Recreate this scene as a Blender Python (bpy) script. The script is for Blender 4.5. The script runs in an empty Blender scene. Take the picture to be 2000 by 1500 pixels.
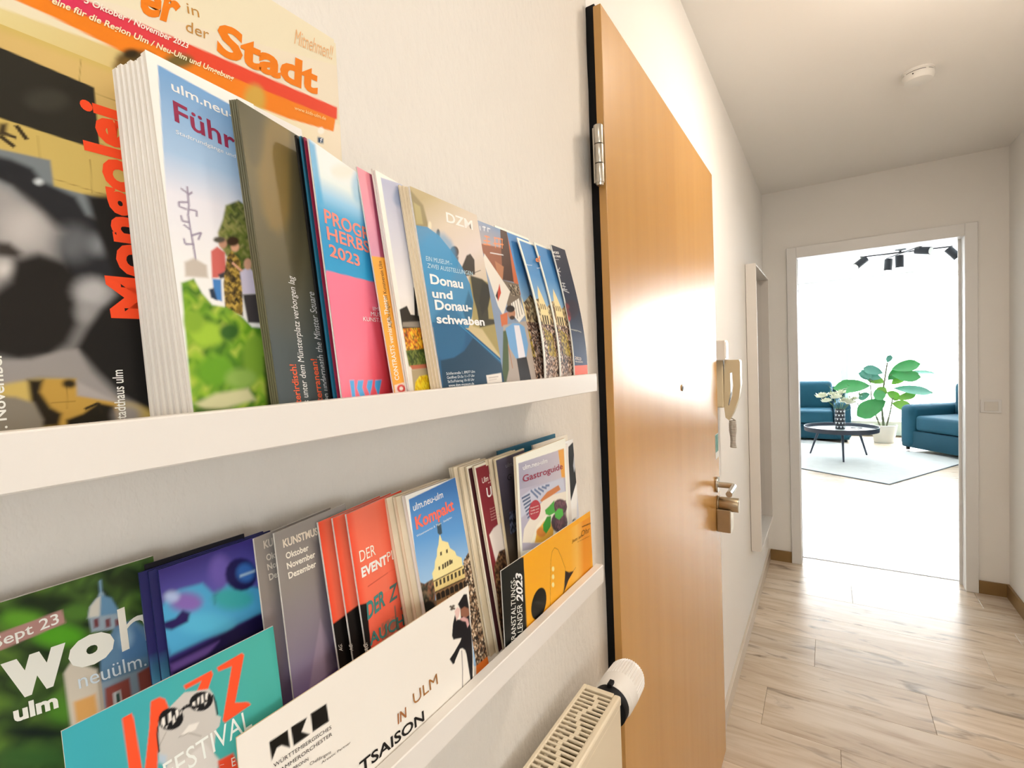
import bpy, bmesh, math, random
import numpy as np
from mathutils import Matrix, Vector

# ------------------------------------------------------------------ camera, world, light, exposure
SC = bpy.context.scene
COL = SC.collection
CAM_YAW, CAM_PITCH, CAM_ROLL, CAM_F = 0.5721, 0.0410, 0.0421, 954.6
CAM_POS = Vector((0.3433, 0.0, 1.3909))


def make_camera():
    f = Vector((-math.sin(CAM_YAW) * math.cos(CAM_PITCH), math.cos(CAM_YAW) * math.cos(CAM_PITCH), -math.sin(CAM_PITCH)))
    r = Vector((math.cos(CAM_YAW), math.sin(CAM_YAW), 0))
    d = f.cross(r)
    c, s = math.cos(CAM_ROLL), math.sin(CAM_ROLL)
    r2, d2 = c * r + s * d, -s * r + c * d
    cam = bpy.data.cameras.new('camera')
    cam.sensor_fit = 'HORIZONTAL'
    cam.sensor_width = 36.0
    cam.lens = 36.0 * CAM_F / 2000.0
    cam.clip_start = 0.01
    ob = bpy.data.objects.new('camera', cam)
    m = Matrix((r2, -d2, -f)).transposed().to_4x4()
    m.translation = CAM_POS
    ob.matrix_world = m
    COL.objects.link(ob)
    SC.camera = ob


make_camera()
SC.view_settings.view_transform = 'Standard'
SC.view_settings.look = 'None'
SC.view_settings.gamma = 1.0
SC.view_settings.use_curve_mapping = False
SC.view_settings.exposure = 0.50
SC.cycles.use_denoising = True
SC.cycles.use_light_tree = False
SC.cycles.use_adaptive_sampling = True
SC.cycles.adaptive_threshold = 0.05
SC.cycles.max_bounces = 6
SC.cycles.diffuse_bounces = 4
SC.cycles.glossy_bounces = 2
SC.cycles.transmission_bounces = 2
SC.cycles.transparent_max_bounces = 4
SC.cycles.caustics_reflective = False
SC.cycles.caustics_refractive = False
SC.cycles.sample_clamp_indirect = 6.0

SKY = 14.0
world = bpy.data.worlds.new('overcast_sky')
SC.world = world
world.use_nodes = True
wn = world.node_tree.nodes
wn['Background'].inputs[0].default_value = (0.93, 0.98, 1.0, 1)
wn['Background'].inputs[1].default_value = SKY


def lamp(name, loc, power, color, radius):
    l = bpy.data.lights.new(name, 'AREA')
    l.shape, l.size = 'DISK', radius * 2
    l.energy, l.color = power, color
    o = bpy.data.objects.new(name, l)
    o.location = loc
    COL.objects.link(o)
    return o


def portal(name, loc, rot, sx, sy):
    l = bpy.data.lights.new(name, 'AREA')
    l.shape, l.size, l.size_y = 'RECTANGLE', sx, sy
    l.cycles.is_portal = True
    o = bpy.data.objects.new(name, l)
    o.location, o.rotation_euler = loc, rot
    COL.objects.link(o)


# window of the living room: daylight enters here (sampling guide only, gives no light of its own)
portal('window_portal', (0.6, 9.97, 1.36), (-math.pi / 2, 0, 0), 4.6, 2.3)

# ------------------------------------------------------------------ helpers


def lin(c):
    return tuple(x / 12.92 if x <= 0.04045 else ((x + 0.055) / 1.055) ** 2.4 for x in c)


def hexc(h):
    return lin(tuple(int(h[i:i + 2], 16) / 255 for i in (0, 2, 4)))


MATS = {}


def mat(name, color, rough=0.5, metal=0.0, spec=0.5, bump=None, vary=None, coat=0.0, emit=None, trans=0.0):
    """procedural principled material; bump=(scale,strength,detail), vary=(scale,amount)"""
    if name in MATS:
        return MATS[name]
    m = bpy.data.materials.new(name)
    m.use_nodes = True
    nt = m.node_tree
    p = nt.nodes['Principled BSDF']
    p.inputs['Base Color'].default_value = (*color[:3], 1)
    p.inputs['Roughness'].default_value = rough
    p.inputs['Metallic'].default_value = metal
    p.inputs['Specular IOR Level'].default_value = spec
    p.inputs['Coat Weight'].default_value = coat
    p.inputs['Transmission Weight'].default_value = trans
    if emit:
        p.inputs['Emission Color'].default_value = (*emit[0], 1)
        p.inputs['Emission Strength'].default_value = emit[1]
    tc = nt.nodes.new('ShaderNodeTexCoord')
    if vary:
        n = nt.nodes.new('ShaderNodeTexNoise')
        n.inputs['Scale'].default_value = vary[0]
        n.inputs['Detail'].default_value = 4
        mx = nt.nodes.new('ShaderNodeMix')
        mx.data_type = 'RGBA'
        a = vary[1]
        mx.inputs['A'].default_value = (*[c * (1 - a) for c in color[:3]], 1)
        mx.inputs['B'].default_value = (*[min(1, c * (1 + a)) for c in color[:3]], 1)
        nt.links.new(tc.outputs['Object'], n.inputs['Vector'])
        nt.links.new(n.outputs['Fac'], mx.inputs['Factor'])
        nt.links.new(mx.outputs['Result'], p.inputs['Base Color'])
    if bump:
        n = nt.nodes.new('ShaderNodeTexNoise')
        n.inputs['Scale'].default_value = bump[0]
        n.inputs['Detail'].default_value = bump[2] if len(bump) > 2 else 3
        b = nt.nodes.new('ShaderNodeBump')
        b.inputs['Strength'].default_value = bump[1]
        b.inputs['Distance'].default_value = 0.002
        nt.links.new(tc.outputs['Object'], n.inputs['Vector'])
        nt.links.new(n.outputs['Fac'], b.inputs['Height'])
        nt.links.new(b.outputs['Normal'], p.inputs['Normal'])
    MATS[name] = m
    return m


def tag(o, label=None, cat=None, group=None, kind=None):
    if label:
        o['label'] = label
    if cat:
        o['category'] = cat
    if group:
        o['group'] = group
    if kind:
        o['kind'] = kind
    return o


def empty(name, loc=(0, 0, 0), rz=0.0, parent=None):
    o = bpy.data.objects.new(name, None)
    o.empty_display_size = 0.05
    o.location = loc
    o.rotation_euler = (0, 0, rz)
    COL.objects.link(o)
    if parent:
        o.parent = parent
    return o


class MB:
    """collects shapes, builds ONE mesh object"""

    def __init__(self):
        self.bm = bmesh.new()

    def box(self, a, b, bevel=0.0, seg=2):
        bm2 = bmesh.new()
        bmesh.ops.create_cube(bm2, size=1)
        for v in bm2.verts:
            v.co = Vector([a[i] + (b[i] - a[i]) * (v.co[i] + 0.5) for i in range(3)])
        if bevel:
            bmesh.ops.bevel(bm2, geom=list(bm2.edges), offset=bevel, segments=seg, profile=0.5, affect='EDGES')
        return self._join(bm2)

    def _join(self, bm2, m=None):
        if m:
            bm2.transform(m)
        me = bpy.data.meshes.new('tmp')
        bm2.to_mesh(me)
        bm2.free()
        self.bm.from_mesh(me)
        bpy.data.meshes.remove(me)
        return self

    def cyl(self, p0, p1, r0, r1=None, n=24, bevel=0.0, cap=True):
        p0, p1 = Vector(p0), Vector(p1)
        r1 = r0 if r1 is None else r1
        d = p1 - p0
        bm2 = bmesh.new()
        bmesh.ops.create_cone(bm2, cap_ends=cap, segments=n, radius1=r0, radius2=r1, depth=d.length)
        if bevel:
            ed = [e for e in bm2.edges if len(e.link_faces) == 2 and any(len(f.verts) > 4 for f in e.link_faces)]
            bmesh.ops.bevel(bm2, geom=ed, offset=bevel, segments=2, profile=0.5, affect='EDGES')
        m = Matrix.Translation((p0 + p1) / 2) @ d.to_track_quat('Z', 'Y').to_matrix().to_4x4()
        return self._join(bm2, m)

    def tube(self, pts, r, n=10):
        pts = [Vector(p) for p in pts]
        rs = r if isinstance(r, (list, tuple)) else [r] * len(pts)
        rings = []
        for i, p in enumerate(pts):
            t = (pts[min(i + 1, len(pts) - 1)] - pts[max(i - 1, 0)]).normalized()
            up = Vector((0, 0, 1)) if abs(t.z) < 0.9 else Vector((1, 0, 0))
            a = t.cross(up).normalized()
            b = t.cross(a).normalized()
            rings.append([self.bm.verts.new(p + rs[i] * (math.cos(2 * math.pi * k / n) * a + math.sin(2 * math.pi * k / n) * b)) for k in range(n)])
        for i in range(len(rings) - 1):
            for k in range(n):
                self.bm.faces.new((rings[i][k], rings[i][(k + 1) % n], rings[i + 1][(k + 1) % n], rings[i + 1][k]))
        self.bm.faces.new(list(reversed(rings[0])))
        self.bm.faces.new(rings[-1])
        return self

    def lathe(self, prof, c=(0, 0, 0), n=32):
        rings = []
        for (r, z) in prof:
            rings.append([self.bm.verts.new((c[0] + r * math.cos(2 * math.pi * k / n), c[1] + r * math.sin(2 * math.pi * k / n), c[2] + z)) for k in range(n)])
        for i in range(len(rings) - 1):
            for k in range(n):
                self.bm.faces.new((rings[i][k], rings[i][(k + 1) % n], rings[i + 1][(k + 1) % n], rings[i + 1][k]))
        self.bm.faces.new(list(reversed(rings[0])))
        self.bm.faces.new(rings[-1])
        return self

    def prism(self, pts, z0, z1):
        """extrude a polygon given in xy between z0 and z1"""
        a = [self.bm.verts.new((x, y, z0)) for x, y in pts]
        b = [self.bm.verts.new((x, y, z1)) for x, y in pts]
        n = len(pts)
        self.bm.faces.new(list(reversed(a)))
        self.bm.faces.new(b)
        for i in range(n):
            self.bm.faces.new((a[i], a[(i + 1) % n], b[(i + 1) % n], b[i]))
        return self

    def xf(self, m):
        self.bm.transform(m)
        return self

    def build(self, name, material, parent=None, smooth=False):
        bmesh.ops.recalc_face_normals(self.bm, faces=list(self.bm.faces))
        me = bpy.data.meshes.new(name)
        self.bm.to_mesh(me)
        self.bm.free()
        if smooth:
            me.polygons.foreach_set('use_smooth', [True] * len(me.polygons))
            try:
                me.set_sharp_from_angle(angle=math.radians(40))
            except Exception:
                pass
        if material:
            me.materials.append(material)
        o = bpy.data.objects.new(name, me)
        COL.objects.link(o)
        if parent:
            o.parent = parent
        return o


# ------------------------------------------------------------------ materials of the place
WHITE = (0.80, 0.775, 0.735)


def wall_material(name, color, scale, strength, stretch=(1, 1, 1)):
    m = mat(name, color, 0.85, spec=0.25)
    nt = m.node_tree
    p = nt.nodes['Principled BSDF']
    tc = nt.nodes.new('ShaderNodeTexCoord')
    mp = nt.nodes.new('ShaderNodeMapping')
    mp.inputs['Scale'].default_value = stretch
    n1 = nt.nodes.new('ShaderNodeTexNoise')
    n1.inputs['Scale'].default_value = scale
    n1.inputs['Detail'].default_value = 3
    n1.inputs['Roughness'].default_value = 0.55
    n2 = nt.nodes.new('ShaderNodeTexVoronoi')
    n2.inputs['Scale'].default_value = scale * 0.8
    ad = nt.nodes.new('ShaderNodeMath')
    ad.operation = 'MULTIPLY_ADD'
    ad.inputs[1].default_value = -0.35
    b = nt.nodes.new('ShaderNodeBump')
    b.inputs['Strength'].default_value = strength
    b.inputs['Distance'].default_value = 0.003
    L = nt.links.new
    L(tc.outputs['Object'], mp.inputs['Vector'])
    L(mp.outputs['Vector'], n1.inputs['Vector'])
    L(mp.outputs['Vector'], n2.inputs['Vector'])
    L(n2.outputs['Distance'], ad.inputs[0])
    L(n1.outputs['Fac'], ad.inputs[2])
    L(ad.outputs['Value'], b.inputs['Height'])
    L(b.outputs['Normal'], p.inputs['Normal'])
    return m


M_PLASTER = wall_material('rough_plaster', (0.77, 0.73, 0.675), 120, 0.5, (1, 1, 0.6))
M_WALL = wall_material('smooth_wall', (0.89, 0.875, 0.85), 60, 0.10)
M_CEIL = wall_material('ceiling_paint', (0.89, 0.875, 0.85), 40, 0.05)
M_WHITE = mat('white_lacquer', (0.79, 0.755, 0.715), 0.4)
M_TRIM = mat('white_door_trim', (0.84, 0.84, 0.84), 0.4)
M_BLACK = mat('black_frame_paint', (0.006, 0.006, 0.007), 0.6, spec=0.2)
M_STEEL = mat('brushed_steel', (0.55, 0.52, 0.46), 0.28, metal=1.0)
M_NICKEL = mat('nickel_lock', (0.50, 0.42, 0.30), 0.33, metal=1.0, vary=(40, 0.1))


def wood_floor_material():
    m = bpy.data.materials.new('oak_laminate')
    m.use_nodes = True
    nt = m.node_tree
    L = nt.links.new
    p = nt.nodes['Principled BSDF']
    tc = nt.nodes.new('ShaderNodeTexCoord')
    oi = nt.nodes.new('ShaderNodeObjectInfo')
    cb = nt.nodes.new('ShaderNodeCombineXYZ')
    mu = nt.nodes.new('ShaderNodeMath')
    mu.operation = 'MULTIPLY'
    mu.inputs[1].default_value = 37.0
    L(oi.outputs['Random'], mu.inputs[0])
    L(mu.outputs[0], cb.inputs[0])
    L(mu.outputs[0], cb.inputs[2])
    va = nt.nodes.new('ShaderNodeVectorMath')
    L(tc.outputs['Object'], va.inputs[0])
    L(cb.outputs[0], va.inputs[1])
    mp = nt.nodes.new('ShaderNodeMapping')
    mp.inputs['Scale'].default_value = (1.3, 11.0, 1.0)
    L(va.outputs[0], mp.inputs['Vector'])
    n1 = nt.nodes.new('ShaderNodeTexNoise')
    n1.inputs['Scale'].default_value = 1.5
    n1.inputs['Detail'].default_value = 4
    n1.inputs['Roughness'].default_value = 0.6
    n1.inputs['Distortion'].default_value = 0.6
    L(mp.outputs[0], n1.inputs['Vector'])
    r1 = nt.nodes.new('ShaderNodeValToRGB')
    e = r1.color_ramp.elements
    e[0].position, e[0].color = 0.30, (*hexc('bda892'), 1)
    e[1].position, e[1].color = 0.62, (*hexc('ddcebc'), 1)
    k = e.new(0.47)
    k.color = (*hexc('cebca6'), 1)
    L(n1.outputs['Fac'], r1.inputs['Fac'])
    # dark knots and smoke-grey streaks
    mp2 = nt.nodes.new('ShaderNodeMapping')
    mp2.inputs['Scale'].default_value = (2.2, 9.0, 1.0)
    L(va.outputs[0], mp2.inputs['Vector'])
    n2 = nt.nodes.new('ShaderNodeTexNoise')
    n2.inputs['Scale'].default_value = 1.9
    n2.inputs['Detail'].default_value = 5
    n2.inputs['Distortion'].default_value = 1.1
    L(mp2.outputs[0], n2.inputs['Vector'])
    r2 = nt.nodes.new('ShaderNodeValToRGB')
    e2 = r2.color_ramp.elements
    e2[0].position, e2[0].color = 0.56, (0, 0, 0, 1)
    e2[1].position, e2[1].color = 0.78, (1, 1, 1, 1)
    L(n2.outputs['Fac'], r2.inputs['Fac'])
    mx = nt.nodes.new('ShaderNodeMix')
    mx.data_type = 'RGBA'
    mx.inputs['B'].default_value = (*hexc('6f6154'), 1)
    L(r2.outputs['Color'], mx.inputs['Factor'])
    L(r1.outputs['Color'], mx.inputs['A'])
    hv = nt.nodes.new('ShaderNodeHueSaturation')
    ma = nt.nodes.new('ShaderNodeMapRange')
    ma.inputs['To Min'].default_value = 0.88
    ma.inputs['To Max'].default_value = 1.1
    L(oi.outputs['Random'], ma.inputs['Value'])
    L(ma.outputs[0], hv.inputs['Value'])
    L(mx.outputs['Result'], hv.inputs['Color'])
    L(hv.outputs['Color'], p.inputs['Base Color'])
    p.inputs['Roughness'].default_value = 0.27
    p.inputs['Specular IOR Level'].default_value = 0.55
    return m


def wood_door_material():
    m = bpy.data.materials.new('beech_veneer')
    m.use_nodes = True
    nt = m.node_tree
    L = nt.links.new
    p = nt.nodes['Principled BSDF']
    tc = nt.nodes.new('ShaderNodeTexCoord')
    mp = nt.nodes.new('ShaderNodeMapping')
    mp.inputs['Scale'].default_value = (9.0, 9.0, 0.5)
    L(tc.outputs['Object'], mp.inputs['Vector'])
    n1 = nt.nodes.new('ShaderNodeTexNoise')
    n1.inputs['Scale'].default_value = 2.0
    n1.inputs['Detail'].default_value = 5
    L(mp.outputs[0], n1.inputs['Vector'])
    r1 = nt.nodes.new('ShaderNodeValToRGB')
    e = r1.color_ramp.elements
    e[0].position, e[0].color = 0.3, (*hexc('c28f4a'), 1)
    e[1].position, e[1].color = 0.7, (*hexc('ca9850'), 1)
    L(n1.outputs['Fac'], r1.inputs['Fac'])
    L(r1.outputs['Color'], p.inputs['Base Color'])
    p.inputs['Roughness'].default_value = 0.27
    p.inputs['IOR'].default_value = 1.68
    p.inputs['Specular IOR Level'].default_value = 0.5
    return m


M_FLOOR = wood_floor_material()
M_DOOR = wood_door_material()
M_BASE = mat('oak_baseboard', hexc('8c6e44'), 0.4, vary=(14, 0.25))

# ------------------------------------------------------------------ the setting
HALL_R, FAR_Y, FAR_T, CEIL = 1.1712, 3.653, 0.140, 2.4285
LIV_C, WIN_Y = 2.55, 9.75
DN, DF, DT = 0.813, 1.775, 1.995       # entrance door leaf: near edge, far edge, top
BACK_Y = -1.6

# left wall with the opening of the entrance door; its plaster edge beside the black frame is a little ragged
rnd = random.Random(4)
b = MB()
n = 60
zs = [i * CEIL / n for i in range(n + 1)]
ys = [0.819 + rnd.uniform(-0.0012, 0.0012) for _ in zs]
top_i = next(i for i, z in enumerate(zs) if z > 2.0)
vf = [b.bm.verts.new((0, BACK_Y, z)) for z in zs]
ve = [b.bm.verts.new((0, ys[i], z)) for i, z in enumerate(zs)]
vb = [b.bm.verts.new((-0.12, ys[i], z)) for i, z in enumerate(zs)]
for i in range(n):
    b.bm.faces.new((vf[i], ve[i], ve[i + 1], vf[i + 1]))
    b.bm.faces.new((ve[i], vb[i], vb[i + 1], ve[i + 1]))
tag(b.build('wall_left', M_PLASTER), 'white rough-plastered hallway wall that carries the two leaflet ledges', 'wall', kind='structure')
b = MB()
b.prism([(0.820, 2.004), (1.769, 2.004), (1.769, 0), (FAR_Y, 0), (FAR_Y, CEIL), (0.820, CEIL)], -0.12, 0.0)
b.xf(Matrix(((0, 0, 1, 0), (1, 0, 0, 0), (0, 1, 0, 0), (0, 0, 0, 1))))
tag(b.build('wall_entrance', M_WALL), 'smooth white hallway wall around and beyond the wooden door', 'wall', kind='structure')

b = MB()
XL, XR, ZH = 0.193, 0.992, 1.988
b.box((-0.12, FAR_Y, 0), (XL - 0.01, FAR_Y + FAR_T, LIV_C))
b.box((XR + 0.01, FAR_Y, 0), (HALL_R + 0.12, FAR_Y + FAR_T, LIV_C))
b.box((XL - 0.01, FAR_Y, ZH + 0.01), (XR + 0.01, FAR_Y + FAR_T, LIV_C))
tag(b.build('wall_far', M_WALL), 'white end wall of the hallway around the open doorway', 'wall', kind='structure')
# the right wall gets an added doorway, unseen behind the viewer, to let fill daylight onto the ledges
SY0, SY1, SZ = -1.25, -0.32, 2.0
b = MB()
b.prism([(SY1, 0), (FAR_Y, 0), (FAR_Y, CEIL), (BACK_Y, CEIL), (BACK_Y, 0), (SY0, 0), (SY0, SZ), (SY1, SZ)], HALL_R, HALL_R + 0.12)
b.xf(Matrix(((0, 0, 1, 0), (1, 0, 0, 0), (0, 1, 0, 0), (0, 0, 0, 1))))
tag(b.build('wall_right', M_WALL), 'white hallway wall at the edge of the view beside the light switch', 'wall', kind='structure')
b = MB()
b.box((-0.12, BACK_Y - 0.1, 0), (HALL_R + 0.12, BACK_Y, CEIL))
tag(b.build('wall_rear', M_WALL), 'white wall closing the hallway behind the viewer', 'wall', kind='structure')
b = MB()
b.box((-0.12, BACK_Y - 0.1, CEIL), (HALL_R + 0.12, FAR_Y, CEIL + 0.1))
tag(b.build('ceiling', M_CEIL), 'white hallway ceiling with the smoke detector', 'ceiling', kind='structure')

# added side room, out of view; its window brings fill light to the ledges
RX_A, RX_B, RY_A, RY_B = HALL_R + 0.12, 3.5, -3.9, 0.2
b = MB()
b.box((RX_A, RY_B, 0), (RX_B, RY_B + 0.1, CEIL))
b.box((HALL_R, RY_A - 0.1, 0), (RX_B, RY_A, CEIL))
b.box((HALL_R, RY_A, 0), (RX_A, BACK_Y - 0.1, CEIL))
b.box((RX_A, RY_A, CEIL), (RX_B + 0.1, RY_B, CEIL + 0.1))
b.box((RX_A, RY_A, -0.06), (RX_B + 0.1, RY_B, 0.0))
OY0, OY1, OZ0, OZ1 = -3.1, -1.85, 1.0, 2.05
b.box((RX_B, RY_A - 0.1, 0), (RX_B + 0.1, OY0, CEIL))
b.box((RX_B, OY1, 0), (RX_B + 0.1, RY_B + 0.1, CEIL))
b.box((RX_B, OY0, 0), (RX_B + 0.1, OY1, OZ0))
b.box((RX_B, OY0, OZ1), (RX_B + 0.1, OY1, CEIL))
tag(b.build('wall_added_side_room', M_WALL), 'unseen side room added behind the viewer to light the ledges', 'wall', kind='structure')
portal('added_window_portal', (RX_B + 0.14, (OY0 + OY1) / 2, (OZ0 + OZ1) / 2), (0, math.pi / 2, 0), OZ1 - OZ0, OY1 - OY0)  # sampling guide at the added window

# living room shell
LX0, LX1 = -2.4, 3.4
M_LIV = mat('living_room_paint', (0.84, 0.85, 0.85), 0.8, spec=0.2, bump=(60, 0.05))
b = MB()
b.box((LX0 - 0.1, FAR_Y, 0), (-0.12, FAR_Y + FAR_T, LIV_C))
b.box((HALL_R + 0.12, FAR_Y, 0), (LX1 + 0.1, FAR_Y + FAR_T, LIV_C))
b.box((LX0 - 0.1, FAR_Y + FAR_T, 0), (LX0, WIN_Y, LIV_C))
b.box((LX1, FAR_Y + FAR_T, 0), (LX1 + 0.1, WIN_Y, LIV_C))
tag(b.build('wall_living_room', M_LIV), 'white side walls of the bright living room', 'wall', kind='structure')
WX0, WX1, WZ0, WZ1 = -1.7, 2.9, 0.23, 2.46
b = MB()
b.box((LX0 - 0.1, WIN_Y, 0), (WX0, WIN_Y + 0.2, LIV_C))
b.box((WX1, WIN_Y, 0), (LX1 + 0.1, WIN_Y + 0.2, LIV_C))
b.box((WX0, WIN_Y, 0), (WX1, WIN_Y + 0.2, WZ0 - 0.02))
b.box((WX0, WIN_Y, WZ1), (WX1, WIN_Y + 0.2, LIV_C))
tag(b.build('wall_window', M_LIV), 'low pale wall under and around the glaring living room window', 'wall', kind='structure')
b = MB()
b.box((LX0 - 0.1, FAR_Y, LIV_C), (LX1 + 0.1, WIN_Y + 0.2, LIV_C + 0.1))
tag(b.build('ceiling_living_room', M_LIV), 'white living room ceiling carrying the black spotlights', 'ceiling', kind='structure')

win = tag(empty('window_1', ((WX0 + WX1) / 2, WIN_Y, WZ0)), 'wide overexposed living room window glaring white behind the furniture', 'window', kind='structure')
hw = (WX1 - WX0) / 2
M_GLASS = bpy.data.materials.new('window_glass')
M_GLASS.use_nodes = True
g = M_GLASS.node_tree
gn = g.nodes.new('ShaderNodeBsdfTransparent')
gg = g.nodes.new('ShaderNodeBsdfGlossy')
gg.inputs['Roughness'].default_value = 0.02
gm = g.nodes.new('ShaderNodeMixShader')
gm.inputs[0].default_value = 0.04
g.links.new(gn.outputs[0], gm.inputs[1])
g.links.new(gg.outputs[0], gm.inputs[2])
g.links.new(gm.outputs[0], g.nodes['Material Output'].inputs['Surface'])
H = WZ1 - WZ0
for i in range(4):
    xa, xb = -hw + i * hw / 2, -hw + (i + 1) * hw / 2
    b = MB()
    f = 0.05
    b.box((xa, 0.09, 0), (xb, 0.15, f)).box((xa, 0.09, H - f), (xb, 0.15, H)).box((xa, 0.09, f), (xa + f, 0.15, H - f)).box((xb - f, 0.09, f), (xb, 0.15, H - f))
    fr = b.build('window_frame', M_TRIM, win)
    MB().box((xa + f, 0.115, f), (xb - f, 0.121, H - f)).build('pane', M_GLASS, fr)
MB().box((-hw, -0.03, -0.02), (hw, 0.16, 0.0), 0.004).build('window_sill', M_TRIM, win)

# floor: base slab and single laminate planks
FL = tag(empty('floor', (0, 0, 0)), 'pale oak laminate floor laid crosswise through hallway and living room', 'floor', kind='structure')
MB().box((LX0 - 0.1, BACK_Y - 0.1, -0.06), (LX1 + 0.1, WIN_Y + 0.2, -0.008)).build('subfloor', mat('joint_brown', hexc('5f4c36'), 0.7), FL)  # dark brown slab visible in the gaps between planks
PITCH, LEN = 0.2435, 1.285
plank_cache = {}


def plank(x0, x1, y0, y1):
    key = (round(x1 - x0, 3), round(y1 - y0, 3))
    if key not in plank_cache:
        bm = bmesh.new()
        w, h = x1 - x0 - 0.0007, y1 - y0 - 0.0007
        e = 0.0008
        lo = [bm.verts.new((x, y, -0.008)) for x, y in ((0, 0), (w, 0), (w, h), (0, h))]
        mid = [bm.verts.new((x, y, -e)) for x, y in ((0, 0), (w, 0), (w, h), (0, h))]
        hi = [bm.verts.new((x, y, 0)) for x, y in ((e, e), (w - e, e), (w - e, h - e), (e, h - e))]
        bm.faces.new(hi)
        for A, B in ((lo, mid), (mid, hi)):
            for i in range(4):
                bm.faces.new((A[i], A[(i + 1) % 4], B[(i + 1) % 4], B[i]))
        me = bpy.data.meshes.new('plank')
        bm.to_mesh(me)
        bm.free()
        me.materials.append(M_FLOOR)
        plank_cache[key] = me
    o = bpy.data.objects.new('plank', plank_cache[key])
    o.location = (x0, y0, 0)
    COL.objects.link(o)
    o.parent = FL


for r in range(-16, 31):
    y0 = 2.463 + r * PITCH
    y1 = y0 + PITCH
    if y1 > WIN_Y + 0.01 or y0 < BACK_Y:
        continue
    off = {0: 0.283, -1: 0.661, 1: 0.92, -2: 0.12, 2: -0.2, 3: 0.45}.get(r, (0.283 - 0.457 * r) % LEN)
    hall = y0 < FAR_Y
    xa, xe = (0.0, HALL_R) if hall else (LX0, LX1)
    cuts = [xa] + sorted(off + k * LEN for k in range(-4, 5) if xa + 0.06 < off + k * LEN < xe - 0.06) + [xe]
    for c0, c1 in zip(cuts, cuts[1:]):
        plank(c0, c1, y0, y1)
tag(MB().box((XL, 3.783, 0.0), (XR, 3.795, 0.0025), 0.001).build('trim_2', mat('threshold_joint', hexc('8d8a86'), 0.4, metal=0.6)), 'thin dark joint strip across the floor under the doorway', 'threshold', kind='structure')

# baseboards (square-edged oak strips)
b = MB()
b.box((0, 1.785, 0), (0.012, FAR_Y, 0.070), 0.001)
tag(b.build('baseboard_left', mat('oak_baseboard_sheen', hexc('cfc4b6'), 0.2)), 'low baseboard along the hallway wall under the tall mirror', 'baseboard', kind='structure')  # floor reflection on the oak is put into the pale colour
b = MB()
b.box((0.012, FAR_Y - 0.012, 0), (0.137, FAR_Y, 0.072), 0.001)
tag(b.build('baseboard_far_left', M_BASE), 'short oak baseboard in the corner beside the mirror', 'baseboard', kind='structure')
b = MB()
b.box((1.047, FAR_Y - 0.012, 0), (HALL_R - 0.012, FAR_Y, 0.072), 0.001)
tag(b.build('baseboard_far_right', M_BASE), 'short oak baseboard below the light switch', 'baseboard', kind='structure')
b = MB()
b.box((HALL_R - 0.012, SY1, 0), (HALL_R, FAR_Y - 0.0, 0.072), 0.001)
tag(b.build('baseboard_right', M_BASE), 'oak baseboard along the wall at the edge of the view', 'baseboard', kind='structure')

# white casing and lining of the doorway
tr = tag(empty('trim_1', (0, 0, 0)), 'white door casing of the open doorway into the living room', 'door frame', kind='structure')
CT = 0.016
MB().box((0.137, FAR_Y - CT, 0), (XL - 0.001, FAR_Y, 2.057), 0.003).build('casing', M_TRIM, tr)
MB().box((XR + 0.001, FAR_Y - CT, 0), (1.046, FAR_Y, 2.057), 0.003).build('casing', M_TRIM, tr)
MB().box((XL - 0.001, FAR_Y - CT, ZH + 0.001), (XR + 0.001, FAR_Y, 2.057), 0.003).build('casing', M_TRIM, tr)
MB().box((XL - 0.01, FAR_Y - CT + 0.002, 0), (XL, FAR_Y + FAR_T + 0.01, ZH + 0.01), 0.001).build('jamb', M_TRIM, tr)
MB().box((XR, FAR_Y - CT + 0.002, 0), (XR + 0.01, FAR_Y + FAR_T + 0.01, ZH + 0.01), 0.001).build('jamb', M_TRIM, tr)
MB().box((XL, FAR_Y - CT + 0.002, ZH), (XR, FAR_Y + FAR_T + 0.01, ZH + 0.01), 0.001).build('jamb_head', M_TRIM, tr)
MB().box((XR - 0.012, FAR_Y + 0.075, 0), (XR, FAR_Y + 0.09, ZH), 0.001).build('door_stop', M_TRIM, tr)
MB().box((XL, FAR_Y + 0.075, 0), (XL + 0.003, FAR_Y + 0.09, ZH), 0.001).build('door_stop', M_TRIM, tr)
MB().box((0.10, FAR_Y + FAR_T, 0), (XL - 0.01, FAR_Y + FAR_T + 0.01, 2.06), 0.002).build('casing', M_TRIM, tr)
MB().box((XR + 0.01, FAR_Y + FAR_T, 0), (1.08, FAR_Y + FAR_T + 0.01, 2.06), 0.002).build('casing', M_TRIM, tr)

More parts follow.
